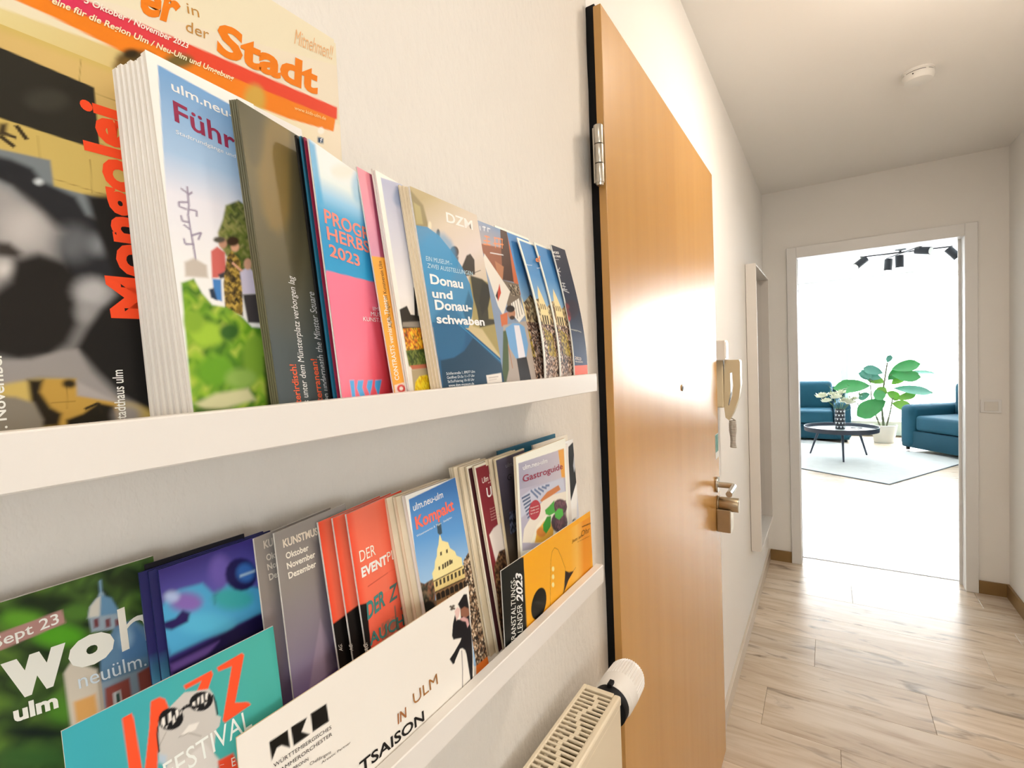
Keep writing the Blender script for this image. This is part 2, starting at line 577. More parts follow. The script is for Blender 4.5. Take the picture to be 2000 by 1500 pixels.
# ------------------------------------------------------------------ entrance door
door = tag(empty('door_1', (0, DN, 0)), 'closed orange-brown wooden entrance door with glossy veneer and black frame', 'door', kind='structure')
b = MB()
b.box((0.0158, 0, 0.006), (0.030, DF - DN, DT), 0.0012)
b.box((-0.02, 0.016, 0.006), (0.0158, DF - DN - 0.016, DT - 0.014))
leaf = b.build('door_leaf', M_DOOR, door)
b = MB()
b.box((-0.05, 0.0085, 0), (0.0150, 0.0155, DT + 0.010))
b.box((-0.05, DF - DN - 0.015, 0), (0.0150, DF - DN - 0.005, DT - 0.004))
b.box((-0.05, 0.0155, DT - 0.013), (0.0150, DF - DN - 0.015, DT - 0.004))
b.build('frame', M_BLACK, door)
for hz in (1.736, 0.32):
    hy = -0.022
    b = MB()
    for k in range(3):
        b.cyl((0.027, hy, hz - 0.047 + k * 0.032), (0.027, hy, hz - 0.047 + k * 0.032 + 0.0310), 0.0078, n=20, bevel=0.0008)
    hg = b.build('hinge', M_STEEL, door, True)
    MB().box((0.016, hy, hz - 0.045), (0.024, 0.004, hz + 0.047), 0.001).build('hinge_plate', M_STEEL, hg)
    MB().cyl((0.027, hy, hz - 0.0510), (0.027, hy, hz - 0.046), 0.0055, 0.0066, n=16).build('hinge_pin', M_STEEL, hg)
# lever handle: rosette, neck away from the door, lever back towards the hinges
ly, lz = 1.715 - DN, 0.962
hd = MB().cyl((0.030, ly, lz), (0.038, ly, lz), 0.026, n=32, bevel=0.002).build('lever_handle', M_STEEL, door, True)
MB().tube([(0.038, ly, lz), (0.072, ly, lz), (0.081, ly - 0.003, lz), (0.086, ly - 0.012, lz), (0.087, ly - 0.03, lz), (0.087, ly - 0.112, lz)], 0.0095, 16).build('lever', M_STEEL, hd, True)
# box lock with turning knob
ky, kz = 1.735 - DN, 0.893
lk = MB().box((0.030, ky - 0.030, kz - 0.088), (0.074, ky + 0.030, kz - 0.012), 0.003).build('lock_unit', M_NICKEL, door)
MB().cyl((0.030, ky, kz), (0.036, ky, kz), 0.027, n=36, bevel=0.001).build('lock_rosette', M_NICKEL, lk, True)
MB().cyl((0.036, ky, kz), (0.096, ky, kz), 0.0235, n=36, bevel=0.002).build('lock_knob', M_NICKEL, lk, True)
MB().box((0.044, ky - 0.012, kz - 0.094), (0.066, ky + 0.012, kz - 0.088), 0.001).build('latch_plate', M_NICKEL, lk)
ph = MB().cyl((0.030, 1.295 - DN, 1.311), (0.0325, 1.295 - DN, 1.311), 0.0085, n=24, bevel=0.0006).build('peephole', M_STEEL, door, True)
MB().cyl((0.0325, 1.295 - DN, 1.311), (0.0328, 1.295 - DN, 1.311), 0.005, n=20).build('lens', M_BLACK, ph)

# photo card stuck on the door
cd = tag(empty('photo_card', (0.0301, 1.742, 1.045)), 'small green and white photo card stuck on the wooden door above its handle', 'card')
MB().box((0, -0.026, 0), (0.0006, 0.026, 0.082)).build('card', mat('card_white', (0.78, 0.8, 0.78), 0.4), cd)
MB().box((0.0006, -0.024, 0.022), (0.0008, 0.024, 0.080)).build('print', mat('card_green', hexc('4d8a78'), 0.4, vary=(60, 0.5)), cd)

# ------------------------------------------------------------------ intercom handset beside the door
M_IVORY = mat('ivory_plastic', hexc('cdbfa0'), 0.35)
ic = tag(empty('intercom', (0, 1.90, 1.16)), 'ivory intercom handset hanging on the wall beside the wooden door', 'intercom')
b = MB()
b.box((0, -0.005, 0.04), (0.030, 0.085, 0.215), 0.004)
b.build('wall_unit', M_IVORY, ic)
b = MB()
pts = [(0.034, 0.212), (0.083, 0.212), (0.086, 0.205), (0.086, 0.120), (0.080, 0.075), (0.060, 0.020), (0.046, -0.006), (0.034, 0.004), (0.030, 0.045)]
hole = [(0.052, 0.165), (0.060, 0.168), (0.062, 0.120), (0.058, 0.085), (0.046, 0.045), (0.044, 0.052), (0.052, 0.095), (0.053, 0.130)]
ring = []
for y in (0.0, 0.042):
    ring.append(([b.bm.verts.new((x, y, z)) for x, z in pts], [b.bm.verts.new((x, y, z)) for x, z in hole]))
for (o0, h0), s in zip(ring, (1, -1)):
    es = []
    for lp in (o0, h0):
        for i in range(len(lp)):
            es.append(b.bm.edges.new((lp[i], lp[(i + 1) % len(lp)])))
    bmesh.ops.triangle_fill(b.bm, use_beauty=True, use_dissolve=False, edges=es)
for A, B in ((ring[0][0], ring[1][0]), (ring[0][1], ring[1][1])):
    for i in range(len(A)):
        j = (i + 1) % len(A)
        b.bm.faces.new((A[i], A[j], B[j], B[i]))
b.build('handset', M_IVORY, ic)
pts = []
for i in range(150):
    t = i / 149
    a = t * 2 * math.pi * 19
    s = 0.010 + 0.002 * math.sin(t * math.pi * 2)
    pts.append((0.050 + s * math.cos(a), 0.050 + s * math.sin(a), -0.012 - 0.10 * t))
MB().tube([(0.046, 0.03, 0.0), (0.05, 0.045, -0.004)] + pts, 0.0022, 6).build('coiled_cord', mat('cord_grey', hexc('a9a094'), 0.5), ic, True)
bx = tag(empty('door_chime', (0, 1.86, 1.372)), 'narrow white chime box on the wall just above the intercom', 'chime')
MB().box((0, -0.008, 0), (0.046, 0.05, 0.072), 0.003).build('housing', M_WHITE, bx)
MB().box((0.046, 0.0, 0.008), (0.048, 0.042, 0.064), 0.0008).build('front_cover', mat('chime_cover', (0.86, 0.87, 0.9), 0.25), bx)

# ------------------------------------------------------------------ tall box-framed mirror
M_MIRROR = mat('mirror_glass', (0.9, 0.9, 0.9), 0.02, metal=1.0)
mr = tag(empty('wall_mirror', (0.002, 2.775, 0.362)), 'tall mirror in a deep white box frame on the hallway wall', 'mirror')
w_, h_, d_, t_ = 0.635, 1.487, 0.049, 0.010
MB().box((0, 0, 0), (d_, t_, h_), 0.001).build('frame_side', M_WHITE, mr)
MB().box((0, w_ - t_, 0), (d_, w_, h_), 0.001).build('frame_side', M_WHITE, mr)
MB().box((0, t_, 0), (d_, w_ - t_, t_), 0.001).build('frame_bottom', M_WHITE, mr)
MB().box((0, t_, h_ - t_), (d_, w_ - t_, h_), 0.001).build('frame_top', M_WHITE, mr)
MB().box((0.006, t_, t_), (0.009, w_ - t_, h_ - t_)).build('mirror_glass', M_MIRROR, mr)

# ------------------------------------------------------------------ light switch, smoke detector, ceiling lamps
sw = tag(empty('light_switch', (1.098, FAR_Y, 1.05)), 'white rocker light switch between the door casing and the corner', 'light switch')
MB().box((-0.042, -0.008, -0.036), (0.042, 0, 0.036), 0.002).build('plate', M_TRIM, sw)
MB().box((-0.028, -0.012, -0.024), (0.028, -0.008, 0.024), 0.0015).build('rocker', mat('switch_rocker', (0.78, 0.76, 0.72), 0.3), sw)

sd = tag(empty('smoke_detector', (0.650, 2.445, CEIL)), 'round white smoke detector on the hallway ceiling', 'smoke detector')
M_SD = mat('detector_plastic', (0.83, 0.82, 0.79), 0.4)
MB().lathe([(0.050, 0), (0.050, -0.006), (0.047, -0.0065), (0.047, -0.010)], n=40).build('base_plate', M_SD, sd, True)
MB().lathe([(0.0465, -0.010), (0.0465, -0.0125)], n=40).build('air_slot', M_BLACK, sd)
MB().lathe([(0.048, -0.0125), (0.049, -0.020), (0.047, -0.030), (0.042, -0.036), (0.030, -0.038), (0.0001, -0.038)], n=40).build('cover', M_SD, sd, True)
MB().cyl((-0.02, -0.043, -0.0215), (-0.021, -0.0465, -0.0215), 0.002, n=10).build('status_light', M_BLACK, sd)
for a0 in range(4):
    a = a0 * math.pi / 2 + 0.5
    MB().box((0.045 * math.cos(a) - 0.004, 0.045 * math.sin(a) - 0.004, -0.0127), (0.045 * math.cos(a) + 0.004, 0.045 * math.sin(a) + 0.004, -0.0098)).build('bridge', M_SD, sd)


def ceiling_lamp(x, y, power, label):
    r = tag(empty('ceiling_lamp', (x, y, CEIL)), label, 'lamp')
    MB().lathe([(0.10, 0), (0.10, -0.022), (0.096, -0.025)], n=40).build('base', M_WHITE, r, True)
    MB().lathe([(0.094, -0.025), (0.090, -0.036), (0.07, -0.042), (0.0001, -0.044)], n=40).build('diffuser', mat('lamp_glow', (0.9, 0.88, 0.84), 0.5, emit=((1.0, 0.9, 0.76), 6.0)), r, True)
    lamp('ceiling_lamp_light', (x, y, CEIL - 0.047), power, (1.0, 0.88, 0.74), 0.085)
    lp = bpy.data.lights.new('ceiling_lamp_glow', 'POINT')
    lp.energy, lp.color, lp.shadow_soft_size = power * 0.5, (1.0, 0.88, 0.74), 0.08
    lo = bpy.data.objects.new('ceiling_lamp_glow', lp)
    lo.location = (x, y, CEIL - 0.19)
    COL.objects.link(lo)


ceiling_lamp(0.72, 1.58, 7.5, 'round white ceiling lamp in the hallway near the smoke detector')
ceiling_lamp(0.66, -0.35, 3.0, 'round white ceiling lamp in the hallway behind the viewer')

# ------------------------------------------------------------------ radiator under the ledges
M_RAD = mat('radiator_enamel', hexc('e3d6bd'), 0.3)
RZ, RX0, RX1, RY0, RY1 = 0.90, 0.027, 0.0845, -0.10, 0.659
rd = tag(empty('radiator', (0, 0, 0.12)), 'cream panel radiator with slotted top grille below the lower ledge', 'radiator')
z = RZ - 0.12
b = MB()
b.box((RX1 - 0.012, RY0, -0.0), (RX1, RY1, z - 0.012), 0.003)
b.build('front_panel', M_RAD, rd)
b = MB()
b.box((RX0, RY0, 0), (RX0 + 0.010, RY1, z - 0.012), 0.002)
b.build('rear_panel', M_RAD, rd)
b = MB()
b.box((RX0, RY1 - 0.002, 0), (RX1 - 0.001, RY1, z - 0.002), 0.0008)
b.build('side_panel', M_RAD, rd)
# top grille: rim and single slats with staggered bridges
b = MB()
b.box((RX0 - 0.001, RY0, z - 0.014), (RX0 + 0.005, RY1 + 0.001, z), 0.0015)
b.box((RX1 - 0.010, RY0, z - 0.014), (RX1 + 0.001, RY1 + 0.001, z), 0.003)
b.box((RX0 + 0.005, RY1 - 0.008, z - 0.014), (RX1 - 0.010, RY1 + 0.001, z), 0.001)
gr = b.build('top_grille', M_RAD, rd)
k = 0
y = RY1 - 0.008 - 0.0048
xm = (RX0 + RX1 - 0.005) / 2
while y > 0.30:
    o = MB().box((RX0 + 0.004, y - 0.0036, z - 0.004), (RX1 - 0.009, y, z - 0.0006), 0.0006, 1).build('slat', M_RAD, gr)
    sx = 0.006 * math.sin(k * 0.9)
    MB().box((xm - 0.003 + sx, y - 0.0036 - 0.0050, z - 0.004), (xm + 0.003 + sx, y - 0.0030, z - 0.0008)).build('bridge', M_RAD, gr)
    y -= 0.0085
    k += 1
b = MB()
for i in range(30):
    yy = RY1 - 0.02 - i * 0.026
    b.box((RX0 + 0.012, yy - 0.009, 0.0), (RX1 - 0.014, yy - 0.007, z - 0.030))
b.build('convector_fins', mat('fin_cream', hexc('c9b894'), 0.5), rd)

# thermostat head at the radiator's far end, pointing along the wall
M_TH = mat('thermostat_white', (0.80, 0.78, 0.75), 0.4)
th = tag(empty('thermostat_head', (0.060, 0.672, 0.866)), 'white ribbed thermostat head with black collar at the radiator end', 'thermostat')
b = MB()
nr, R0 = 40, 0.0255
rings = []
for (yy, rr, rib) in ((0.010, 0.024, 0), (0.018, 0.0258, 0), (0.040, 0.0262, 0), (0.043, 0.0262, 1), (0.074, 0.0250, 1), (0.084, 0.0215, 0.6), (0.087, 0.014, 0), (0.088, 0.001, 0)):
    ring = []
    for q in range(nr * 4):
        a = 2 * math.pi * q / (nr * 4)
        r = rr - rib * (0.0013 if (q % 4) in (0, 1) else 0)
        ring.append(b.bm.verts.new((r * math.cos(a), yy, r * math.sin(a))))
    rings.append(ring)
for A, B in zip(rings, rings[1:]):
    for q in range(len(A)):
        b.bm.faces.new((A[q], A[(q + 1) % len(A)], B[(q + 1) % len(A)], B[q]))
b.bm.faces.new(rings[0])
b.build('ribbed_cap', M_TH, th)
MB().cyl((0, -0.004, 0), (0, 0.010, 0), 0.0242, n=40, bevel=0.001).build('collar', M_BLACK, th, True)
MB().cyl((0, -0.018, 0), (0, -0.003, 0), 0.010, n=20).build('valve_stem', M_STEEL, th, True)
MB().box((-0.003, 0.004, 0.0240), (0.003, 0.016, 0.0285), 0.0006).build('pointer', M_BLACK, th)
th.scale = (1.17, 1.10, 1.17)

# ------------------------------------------------------------------ two picture ledges
LX, LEND = 0.090, 0.600


def ledge(zt, label):
    r = tag(empty('picture_ledge', (0, 0, zt - 0.0232)), label, 'picture ledge', 'white picture ledges on the plaster wall')
    h = 0.0232
    MB().box((0.0, -0.55, 0), (LX - 0.0105, LEND, 0.0068)).build('shelf_board', M_WHITE, r)
    MB().box((LX - 0.0105, -0.55, 0), (LX, LEND, h), 0.0008, 1).build('front_lip', M_WHITE, r)
    return zt - h + 0.0068


ZU = ledge(1.3737, 'upper white picture ledge holding the row of upright leaflets')
ZL = ledge(1.1185, 'lower white picture ledge just above the radiator')
# ------------------------------------------------------------------ living room furniture
M_TEAL = mat('teal_upholstery', hexc('15495c'), 0.75, spec=0.3, bump=(220, 0.25), vary=(6, 0.12))
M_TEALD = mat('teal_upholstery_base', hexc('113f50'), 0.8, spec=0.3, bump=(220, 0.25))
M_FOOT = mat('black_foot', (0.01, 0.01, 0.01), 0.5)


def sofa(loc, rz, width, label, arms=(1, 1)):
    """local frame: front looks to -y, x along the width, origin at front left corner on the floor"""
    r = tag(empty('sofa', loc, rz), label, 'sofa')
    aw, dp = 0.22, 0.92
    MB().box((0.02, 0.02, 0.04), (width - 0.02, dp - 0.02, 0.27), 0.02).build('base', M_TEALD, r, True)
    for i, x in enumerate((0, width - aw)):
        if arms[i]:
            MB().box((x, 0, 0.035), (x + aw, dp, 0.61), 0.075, 4).build('armrest', M_TEAL, r, True)
    MB().box((aw + 0.005, 0.015, 0.275), (width - aw - 0.005, 0.62, 0.475), 0.045, 4).build('seat_cushion', M_TEAL, r, True)
    MB().box((aw + 0.005, 0.56, 0.40), (width - aw - 0.005, 0.84, 0.90), 0.07, 4).build('backrest', M_TEAL, r, True)
    MB().box((0.05, 0.80, 0.05), (width - 0.05, dp, 0.80), 0.04, 3).build('rear_panel', M_TEALD, r, True)
    for x in (0.07, width - 0.07):
        for y in (0.07, dp - 0.07):
            MB().cyl((x, y, 0), (x, y, 0.04), 0.022, n=14).build('foot', M_FOOT, r)
    return r


sofa((-0.97, 8.80, 0), 0.0, 1.62, 'teal sofa behind the coffee table, its backrest to the window')
sofa((1.165, 8.43, 0.0115), math.radians(-52.5), 1.75, 'teal sofa angled beside the potted plant, cut off by the door casing')

# rug
RC, R1, R2 = Vector((0.869, 6.195)), math.radians(148.5), math.radians(60.5)
e1, e2 = Vector((math.cos(R1), math.sin(R1))), Vector((math.cos(R2), math.sin(R2)))
rug = tag(empty('rug', (RC.x, RC.y, 0)), 'large pale grey rug under the coffee table', 'rug')
q = [Vector((0, 0)), e2 * 1.95, e2 * 1.95 + e1 * 2.1, e1 * 2.1]
MB().prism([(p.x, p.y) for p in q], 0.0, 0.010).build('rug_pile', mat('rug_grey', hexc('c9cdcc'), 0.95, spec=0.1, vary=(9, 0.10), bump=(300, 0.6)), rug)
M_HEM = mat('rug_hem_grey', hexc('5f6870'), 0.9)
for a, c in ((q[0], q[1]), (q[1], q[2]), (q[2], q[3]), (q[3], q[0])):
    MB().tube([(a.x, a.y, 0.005), (c.x, c.y, 0.005)], 0.006, 8).build('hem', M_HEM, rug)

# coffee table
M_TBL = mat('table_dark_metal', hexc('2c3340'), 0.4, metal=0.3)
ct = tag(empty('coffee_table', (0.49, 7.57, 0.0115)), 'round tray-top coffee table with thin dark metal legs', 'coffee table')
rt, zt_ = 0.405, 0.355
MB().lathe([(rt - 0.01, zt_ - 0.012), (rt - 0.006, zt_ + 0.0), (0.0001, zt_ + 0.0)], n=64).build('table_top', mat('table_top_white', hexc('dfe6ea'), 0.25), ct, True)
b = MB()
n = 64
prof = ((rt - 0.008, zt_ - 0.015), (rt, zt_ - 0.015), (rt + 0.004, zt_ + 0.042), (rt - 0.004, zt_ + 0.042), (rt - 0.008, zt_))
rings = [[b.bm.verts.new((r * math.cos(2 * math.pi * k / n), r * math.sin(2 * math.pi * k / n), z)) for k in range(n)] for r, z in prof]
for i in range(len(rings)):
    A, B = rings[i], rings[(i + 1) % len(rings)]
    for k in range(n):
        b.bm.faces.new((A[k], A[(k + 1) % n], B[(k + 1) % n], B[k]))
b.build('tray_rim', M_TBL, ct, True)
for a in (math.radians(-87), math.radians(39), math.radians(160)):
    c, s = math.cos(a), math.sin(a)
    MB().tube([(0.25 * c, 0.25 * s, zt_ - 0.01), (0.365 * c, 0.365 * s, 0.0)], [0.016, 0.010], 12).build('leg', M_TBL, ct, True)

# vase with white flowers
TZ = 0.0115 + zt_ + 0.0005
vs = tag(empty('vase', (0.485, 7.60, TZ)), 'dark patterned vase of white flowers on the coffee table', 'vase')
M_VASE = bpy.data.materials.new('vase_triangle_pattern')
M_VASE.use_nodes = True
nt = M_VASE.node_tree
MB().lathe([(0.052, 0), (0.056, 0.004), (0.056, 0.26), (0.052, 0.262), (0.050, 0.20), (0.0001, 0.19)], n=40).build('body', M_VASE, vs, True)
p = nt.nodes['Principled BSDF']
p.inputs['Base Color'].default_value = (*hexc('141c28'), 1)
p.inputs['Roughness'].default_value = 0.3
M_VW = mat('vase_white_glaze', (0.75, 0.78, 0.8), 0.3)
for row in range(5):
    for k in range(9):
        a = 2 * math.pi * (k + 0.5 * (row % 2)) / 9
        z = 0.03 + row * 0.05
        b = MB()
        pts = [(a - 0.26, z + 0.016), (a + 0.26, z + 0.016), (a, z - 0.012)]
        v = [b.bm.verts.new((0.0566 * math.cos(t), 0.0566 * math.sin(t), zz)) for t, zz in pts]
        m_ = b.bm.verts.new((0.0572 * math.cos(a), 0.0572 * math.sin(a), z + 0.010))
        for i in range(3):
            b.bm.faces.new((v[i], v[(i + 1) % 3], m_))
        b.build('triangle', M_VW, vs)
rf = random.Random(11)
M_PETAL = mat('cream_petal', hexc('eef0da'), 0.6)
M_LEAFS = mat('bouquet_green', hexc('5c7a52'), 0.6)
M_STEM = mat('stem_green', hexc('4a6a3a'), 0.6)
heads = [(-0.19, 0.02, 0.42, 0.080), (-0.14, -0.05, 0.36, 0.065), (-0.03, -0.05, 0.41, 0.072), (0.06, -0.02, 0.36, 0.07), (0.12, -0.06, 0.34, 0.068), (0.02, 0.05, 0.46, 0.062), (0.16, 0.02, 0.38, 0.055), (-0.08, 0.05, 0.44, 0.05)]
for (x, y, z, r) in [(hx, hy, hz_ + 0.02, hr * 1.35) for hx, hy, hz_, hr in heads]:
    MB().tube([(0.01 * x, 0.01 * y, 0.20), (0.4 * x, 0.4 * y, 0.30), (x, y, z)], 0.003, 6).build('stem', M_STEM, vs)
    b = MB()
    for k in range(13):
        th_ = k * 2.4
        tilt = 0.25 + 0.085 * k
        rr = r * (0.55 + 0.035 * k)
        d = Vector((math.sin(tilt) * math.cos(th_), math.sin(tilt) * math.sin(th_), math.cos(tilt)))
        up = Vector((0, 0, 1))
        side = d.cross(up).normalized() if d.cross(up).length > 1e-3 else Vector((1, 0, 0))
        c0 = Vector((x, y, z - r * 0.3))
        v0 = b.bm.verts.new(c0)
        va = b.bm.verts.new(c0 + d * rr * 0.6 + side * rr * 0.5)
        vb_ = b.bm.verts.new(c0 + d * rr * 0.6 - side * rr * 0.5)
        vt = b.bm.verts.new(c0 + d * rr * 1.05 + up * rr * 0.12)
        vm = b.bm.verts.new(c0 + d * rr * 0.72 - up * rr * 0.18)
        for tri in ((v0, va, vm), (v0, vm, vb_), (va, vt, vm), (vm, vt, vb_)):
            b.bm.faces.new(tri)
    b.build('flower', M_PETAL, vs, True)
for k in range(12):
    a = rf.uniform(0, 6.28)
    rr = rf.uniform(0.10, 0.22)
    z = rf.uniform(0.36, 0.58)
    x, y = rr * math.cos(a) + 0.05, rr * math.sin(a) * 0.5
    b = MB()
    b.tube([(0.02 * math.cos(a), 0.02 * math.sin(a), 0.22), (0.5 * x, 0.5 * y, 0.7 * z), (x, y, z)], 0.0018, 5)
    for j in range(3):
        c = Vector((x + rf.uniform(-0.03, 0.03), y + rf.uniform(-0.03, 0.03), z + rf.uniform(-0.05, 0.02)))
        t = Vector((rf.uniform(-1, 1), rf.uniform(-1, 1), rf.uniform(-0.2, 0.8))).normalized() * 0.035
        s = t.cross(Vector((0.2, 0.1, 1))).normalized() * 0.011
        vv = [b.bm.verts.new(v) for v in (c - t, c + s, c + t, c - s)]
        b.bm.faces.new(vv)
    b.build('sprig', M_LEAFS, vs)
# remote-like dark strip on the table top
rm = tag(empty('spectacles', (0.66, 7.63, TZ)), 'pair of dark folded spectacles lying on the coffee table', 'spectacles')
b = MB()
for sx in (-0.035, 0.035):
    pts = [(sx + 0.027 * math.cos(t), 0.020 * math.sin(t), 0.018 + 0.0) for t in [2 * math.pi * i / 20 for i in range(21)]]
    b.tube(pts, 0.0035, 6)
b.tube([(-0.008, 0, 0.02), (0, 0, 0.024), (0.008, 0, 0.02)], 0.003, 6)
b.build('frame', M_FOOT, rm)
for sx in (-0.06, 0.06):
    MB().tube([(sx, 0, 0.018), (sx * 0.6, -0.06, 0.010), (sx * -0.4, -0.07, 0.003)], 0.003, 6).build('temple', M_FOOT, rm)

# potted plant: fiddle-leaf shrub in a white pot
pl_ = tag(empty('potted_plant', (1.05, 9.02, 0)), 'big-leaved green plant in a white pot between the two teal sofas', 'plant')
M_POT = mat('white_pot', hexc('dcd9d0'), 0.4)
MB().lathe([(0.115, 0), (0.12, 0.004), (0.165, 0.26), (0.158, 0.262), (0.150, 0.22), (0.0001, 0.215)], n=40).build('pot', M_POT, pl_, True)
MB().lathe([(0.152, 0.216), (0.10, 0.228), (0.0001, 0.23)], n=30).build('soil', mat('potting_soil', hexc('3a2f25'), 0.9, vary=(60, 0.4)), pl_, True)
M_TRUNK = mat('plant_stem', hexc('6a6a55'), 0.7, vary=(30, 0.3))
stems = [[(0.0, 0, 0.22), (-0.02, 0, 0.5), (0.0, 0.0, 0.80), (0.05, 0, 1.18)], [(0.03, 0.02, 0.22), (0.08, 0.02, 0.45), (0.11, 0.02, 0.66)], [(-0.04, -0.02, 0.22), (-0.10, -0.02, 0.42), (-0.14, -0.02, 0.60), (-0.16, -0.02, 0.95)]]
for s, r in zip(stems, (0.016, 0.011, 0.011)):
    MB().tube(s, [r, r * 0.9, r * 0.8, r * 0.6][:len(s)], 10).build('stem', M_TRUNK, pl_, True)
M_LEAF1 = mat('leaf_green', hexc('2f8040'), 0.35, vary=(10, 0.2))
M_LEAF2 = mat('leaf_bluish', hexc('4a8474'), 0.4, vary=(10, 0.2))
M_LEAF3 = mat('leaf_lime', hexc('6ea038'), 0.4, vary=(10, 0.2))


def leaf_mesh(base, tip, width, droop, material, face):
    base, tip = Vector(base), Vector(tip)
    ax = tip - base
    side = ax.cross(Vector(face)).normalized()
    nrm = side.cross(ax).normalized()
    b = MB()
    prof = [0.05, 0.45, 0.72, 0.92, 1.0, 0.93, 0.66, 0.06]
    rows = []
    for i, pw in enumerate(prof):
        t = i / (len(prof) - 1)
        c = base + ax * t - Vector((0, 0, droop * t * t))
        wv = pw * width / 2 * (1 + 0.06 * math.sin(9 * t))
        rows.append([b.bm.verts.new(c - side * wv + nrm * 0.10 * wv), b.bm.verts.new(c - side * wv * 0.5 + nrm * 0.02 * wv), b.bm.verts.new(c - nrm * 0.05 * wv), b.bm.verts.new(c + side * wv * 0.5 + nrm * 0.02 * wv), b.bm.verts.new(c + side * wv + nrm * 0.10 * wv)])
    for A, B in zip(rows, rows[1:]):
        for j in range(4):
            b.bm.faces.new((A[j], A[j + 1], B[j + 1], B[j]))
    lf = b.build('leaf', material, pl_, True)
    MB().tube([tuple(base - ax * 0.25 - Vector((0, 0, 0.02))), tuple(base)], 0.004, 6).build('petiole', M_TRUNK, lf)
    return lf


F = (0, -1, 0.35)
for bs, tp, w, dr, mm, fc in (
        ((0.10, 0.0, 1.08), (0.42, -0.05, 1.17), 0.19, 0.02, M_LEAF1, (0, -1, 0.5)),
        ((0.10, -0.04, 1.00), (0.42, -0.10, 0.96), 0.18, 0.0, M_LEAF1, F),
        ((0.00, 0.02, 1.02), (-0.24, 0.0, 1.13), 0.15, 0.02, M_LEAF2, F),
        ((-0.02, 0.02, 0.95), (-0.30, 0.03, 1.03), 0.16, 0.0, M_LEAF2, F),
        ((-0.16, -0.04, 0.84), (-0.62, -0.06, 0.86), 0.24, 0.05, M_LEAF1, (0, -1, 0.55)),
        ((-0.14, -0.02, 0.94), (-0.26, 0.02, 1.08), 0.12, 0.0, M_LEAF2, F),
        ((0.12, 0.0, 0.80), (0.56, 0.02, 0.76), 0.17, 0.03, M_LEAF2, (0, -1, 0.9)),
        ((0.10, 0.02, 0.86), (0.26, 0.05, 0.99), 0.13, 0.0, M_LEAF3, F),
        ((0.02, -0.06, 0.62), (-0.33, -0.14, 0.44), 0.27, 0.04, M_LEAF1, F),
        ((0.10, 0.0, 0.58), (0.32, -0.04, 0.54), 0.16, 0.02, M_LEAF3, F),
        ((0.15, 0.0, 0.64), (0.38, 0.02, 0.72), 0.12, 0.0, M_LEAF3, F),
        ((-0.10, 0.0, 0.66), (0.02, -0.08, 0.82), 0.15, 0.0, M_LEAF3, F),
        ((-0.10, -0.05, 0.78), (-0.02, -0.14, 0.66), 0.16, 0.02, M_LEAF1, F),
        ((0.02, 0.03, 0.88), (-0.20, 0.06, 0.98), 0.15, 0.0, M_LEAF3, F),
        ((0.06, 0.02, 0.92), (0.22, 0.06, 1.10), 0.14, 0.0, M_LEAF1, F),
        ((0.04, 0.02, 0.74), (0.20, 0.05, 0.66), 0.14, 0.02, M_LEAF3, F),
        ((-0.16, 0.0, 0.72), (-0.30, 0.05, 0.66), 0.12, 0.02, M_LEAF2, F),
        ((0.05, 0.0, 1.18), (0.09, -0.02, 1.29), 0.08, 0.0, M_LEAF2, F),
        ((0.30, 0.1, 1.02), (0.60, 0.15, 1.04), 0.10, 0.04, M_LEAF2, (0, -1, 1.2)),
        ((-0.28, 0.05, 0.60), (-0.55, 0.05, 0.56), 0.07, 0.0, M_LEAF2, (0, -0.3, 1))):
    leaf_mesh(bs, tp, w, dr, mm, fc)

# ceiling spotlight rail with five black heads
M_SPOT = mat('spot_black', hexc('1c222c'), 0.4)
RZc = LIV_C
sl = tag(empty('spotlight_rail', (1.10, 7.42, RZc)), 'black ceiling rail with five swivelling spotlights in the living room', 'ceiling light')
MB().lathe([(0.055, 0), (0.055, -0.012), (0.05, -0.02), (0.0001, -0.02)], n=30).build('canopy', mat('spot_canopy', hexc('8a929a'), 0.3, metal=0.8), sl, True)
MB().tube([(-0.39, -0.01, -0.035), (0.47, 0.04, -0.035)], 0.008, 10).build('rail', M_SPOT, sl)
MB().tube([(-0.10, 0.36, -0.035), (0.17, -0.30, -0.035)], 0.008, 10).build('rail', M_SPOT, sl)
MB().tube([(0, 0, -0.02), (0, 0, -0.035)], 0.01, 10).build('rod', M_SPOT, sl)
for (x, y, dx, dy, dz) in ((-0.35, -0.008, -0.10, -0.06, -0.085), (-0.085, 0.32, -0.012, -0.02, -0.14), (0.00, 0.10, 0.0, 0.0, -0.14), (0.135, -0.22, 0.11, -0.08, -0.03), (0.44, 0.035, 0.075, -0.02, -0.10)):
    d = Vector((dx, dy, dz)).normalized()
    top = Vector((x, y, -0.075))
    hd_ = MB().cyl(top - d * 0.02, top + d * 0.125, 0.043, n=28, bevel=0.002).build('spot_head', M_SPOT, sl, True)
    MB().tube([(x, y, -0.038), tuple(top)], 0.004, 8).build('stem', mat('spot_stem', hexc('9aa0a6'), 0.3, metal=0.7), hd_)
    MB().cyl(top + d * 0.1252, top + d * 0.127, 0.037, n=28).build('lens', mat('spot_lens', (0.8, 0.82, 0.8), 0.2), hd_)
# ------------------------------------------------------------------ printed leaflets
INK_GAIN = 1.12


def ink(h):
    return np.array([min(0.86, c * INK_GAIN) for c in hexc(h)])


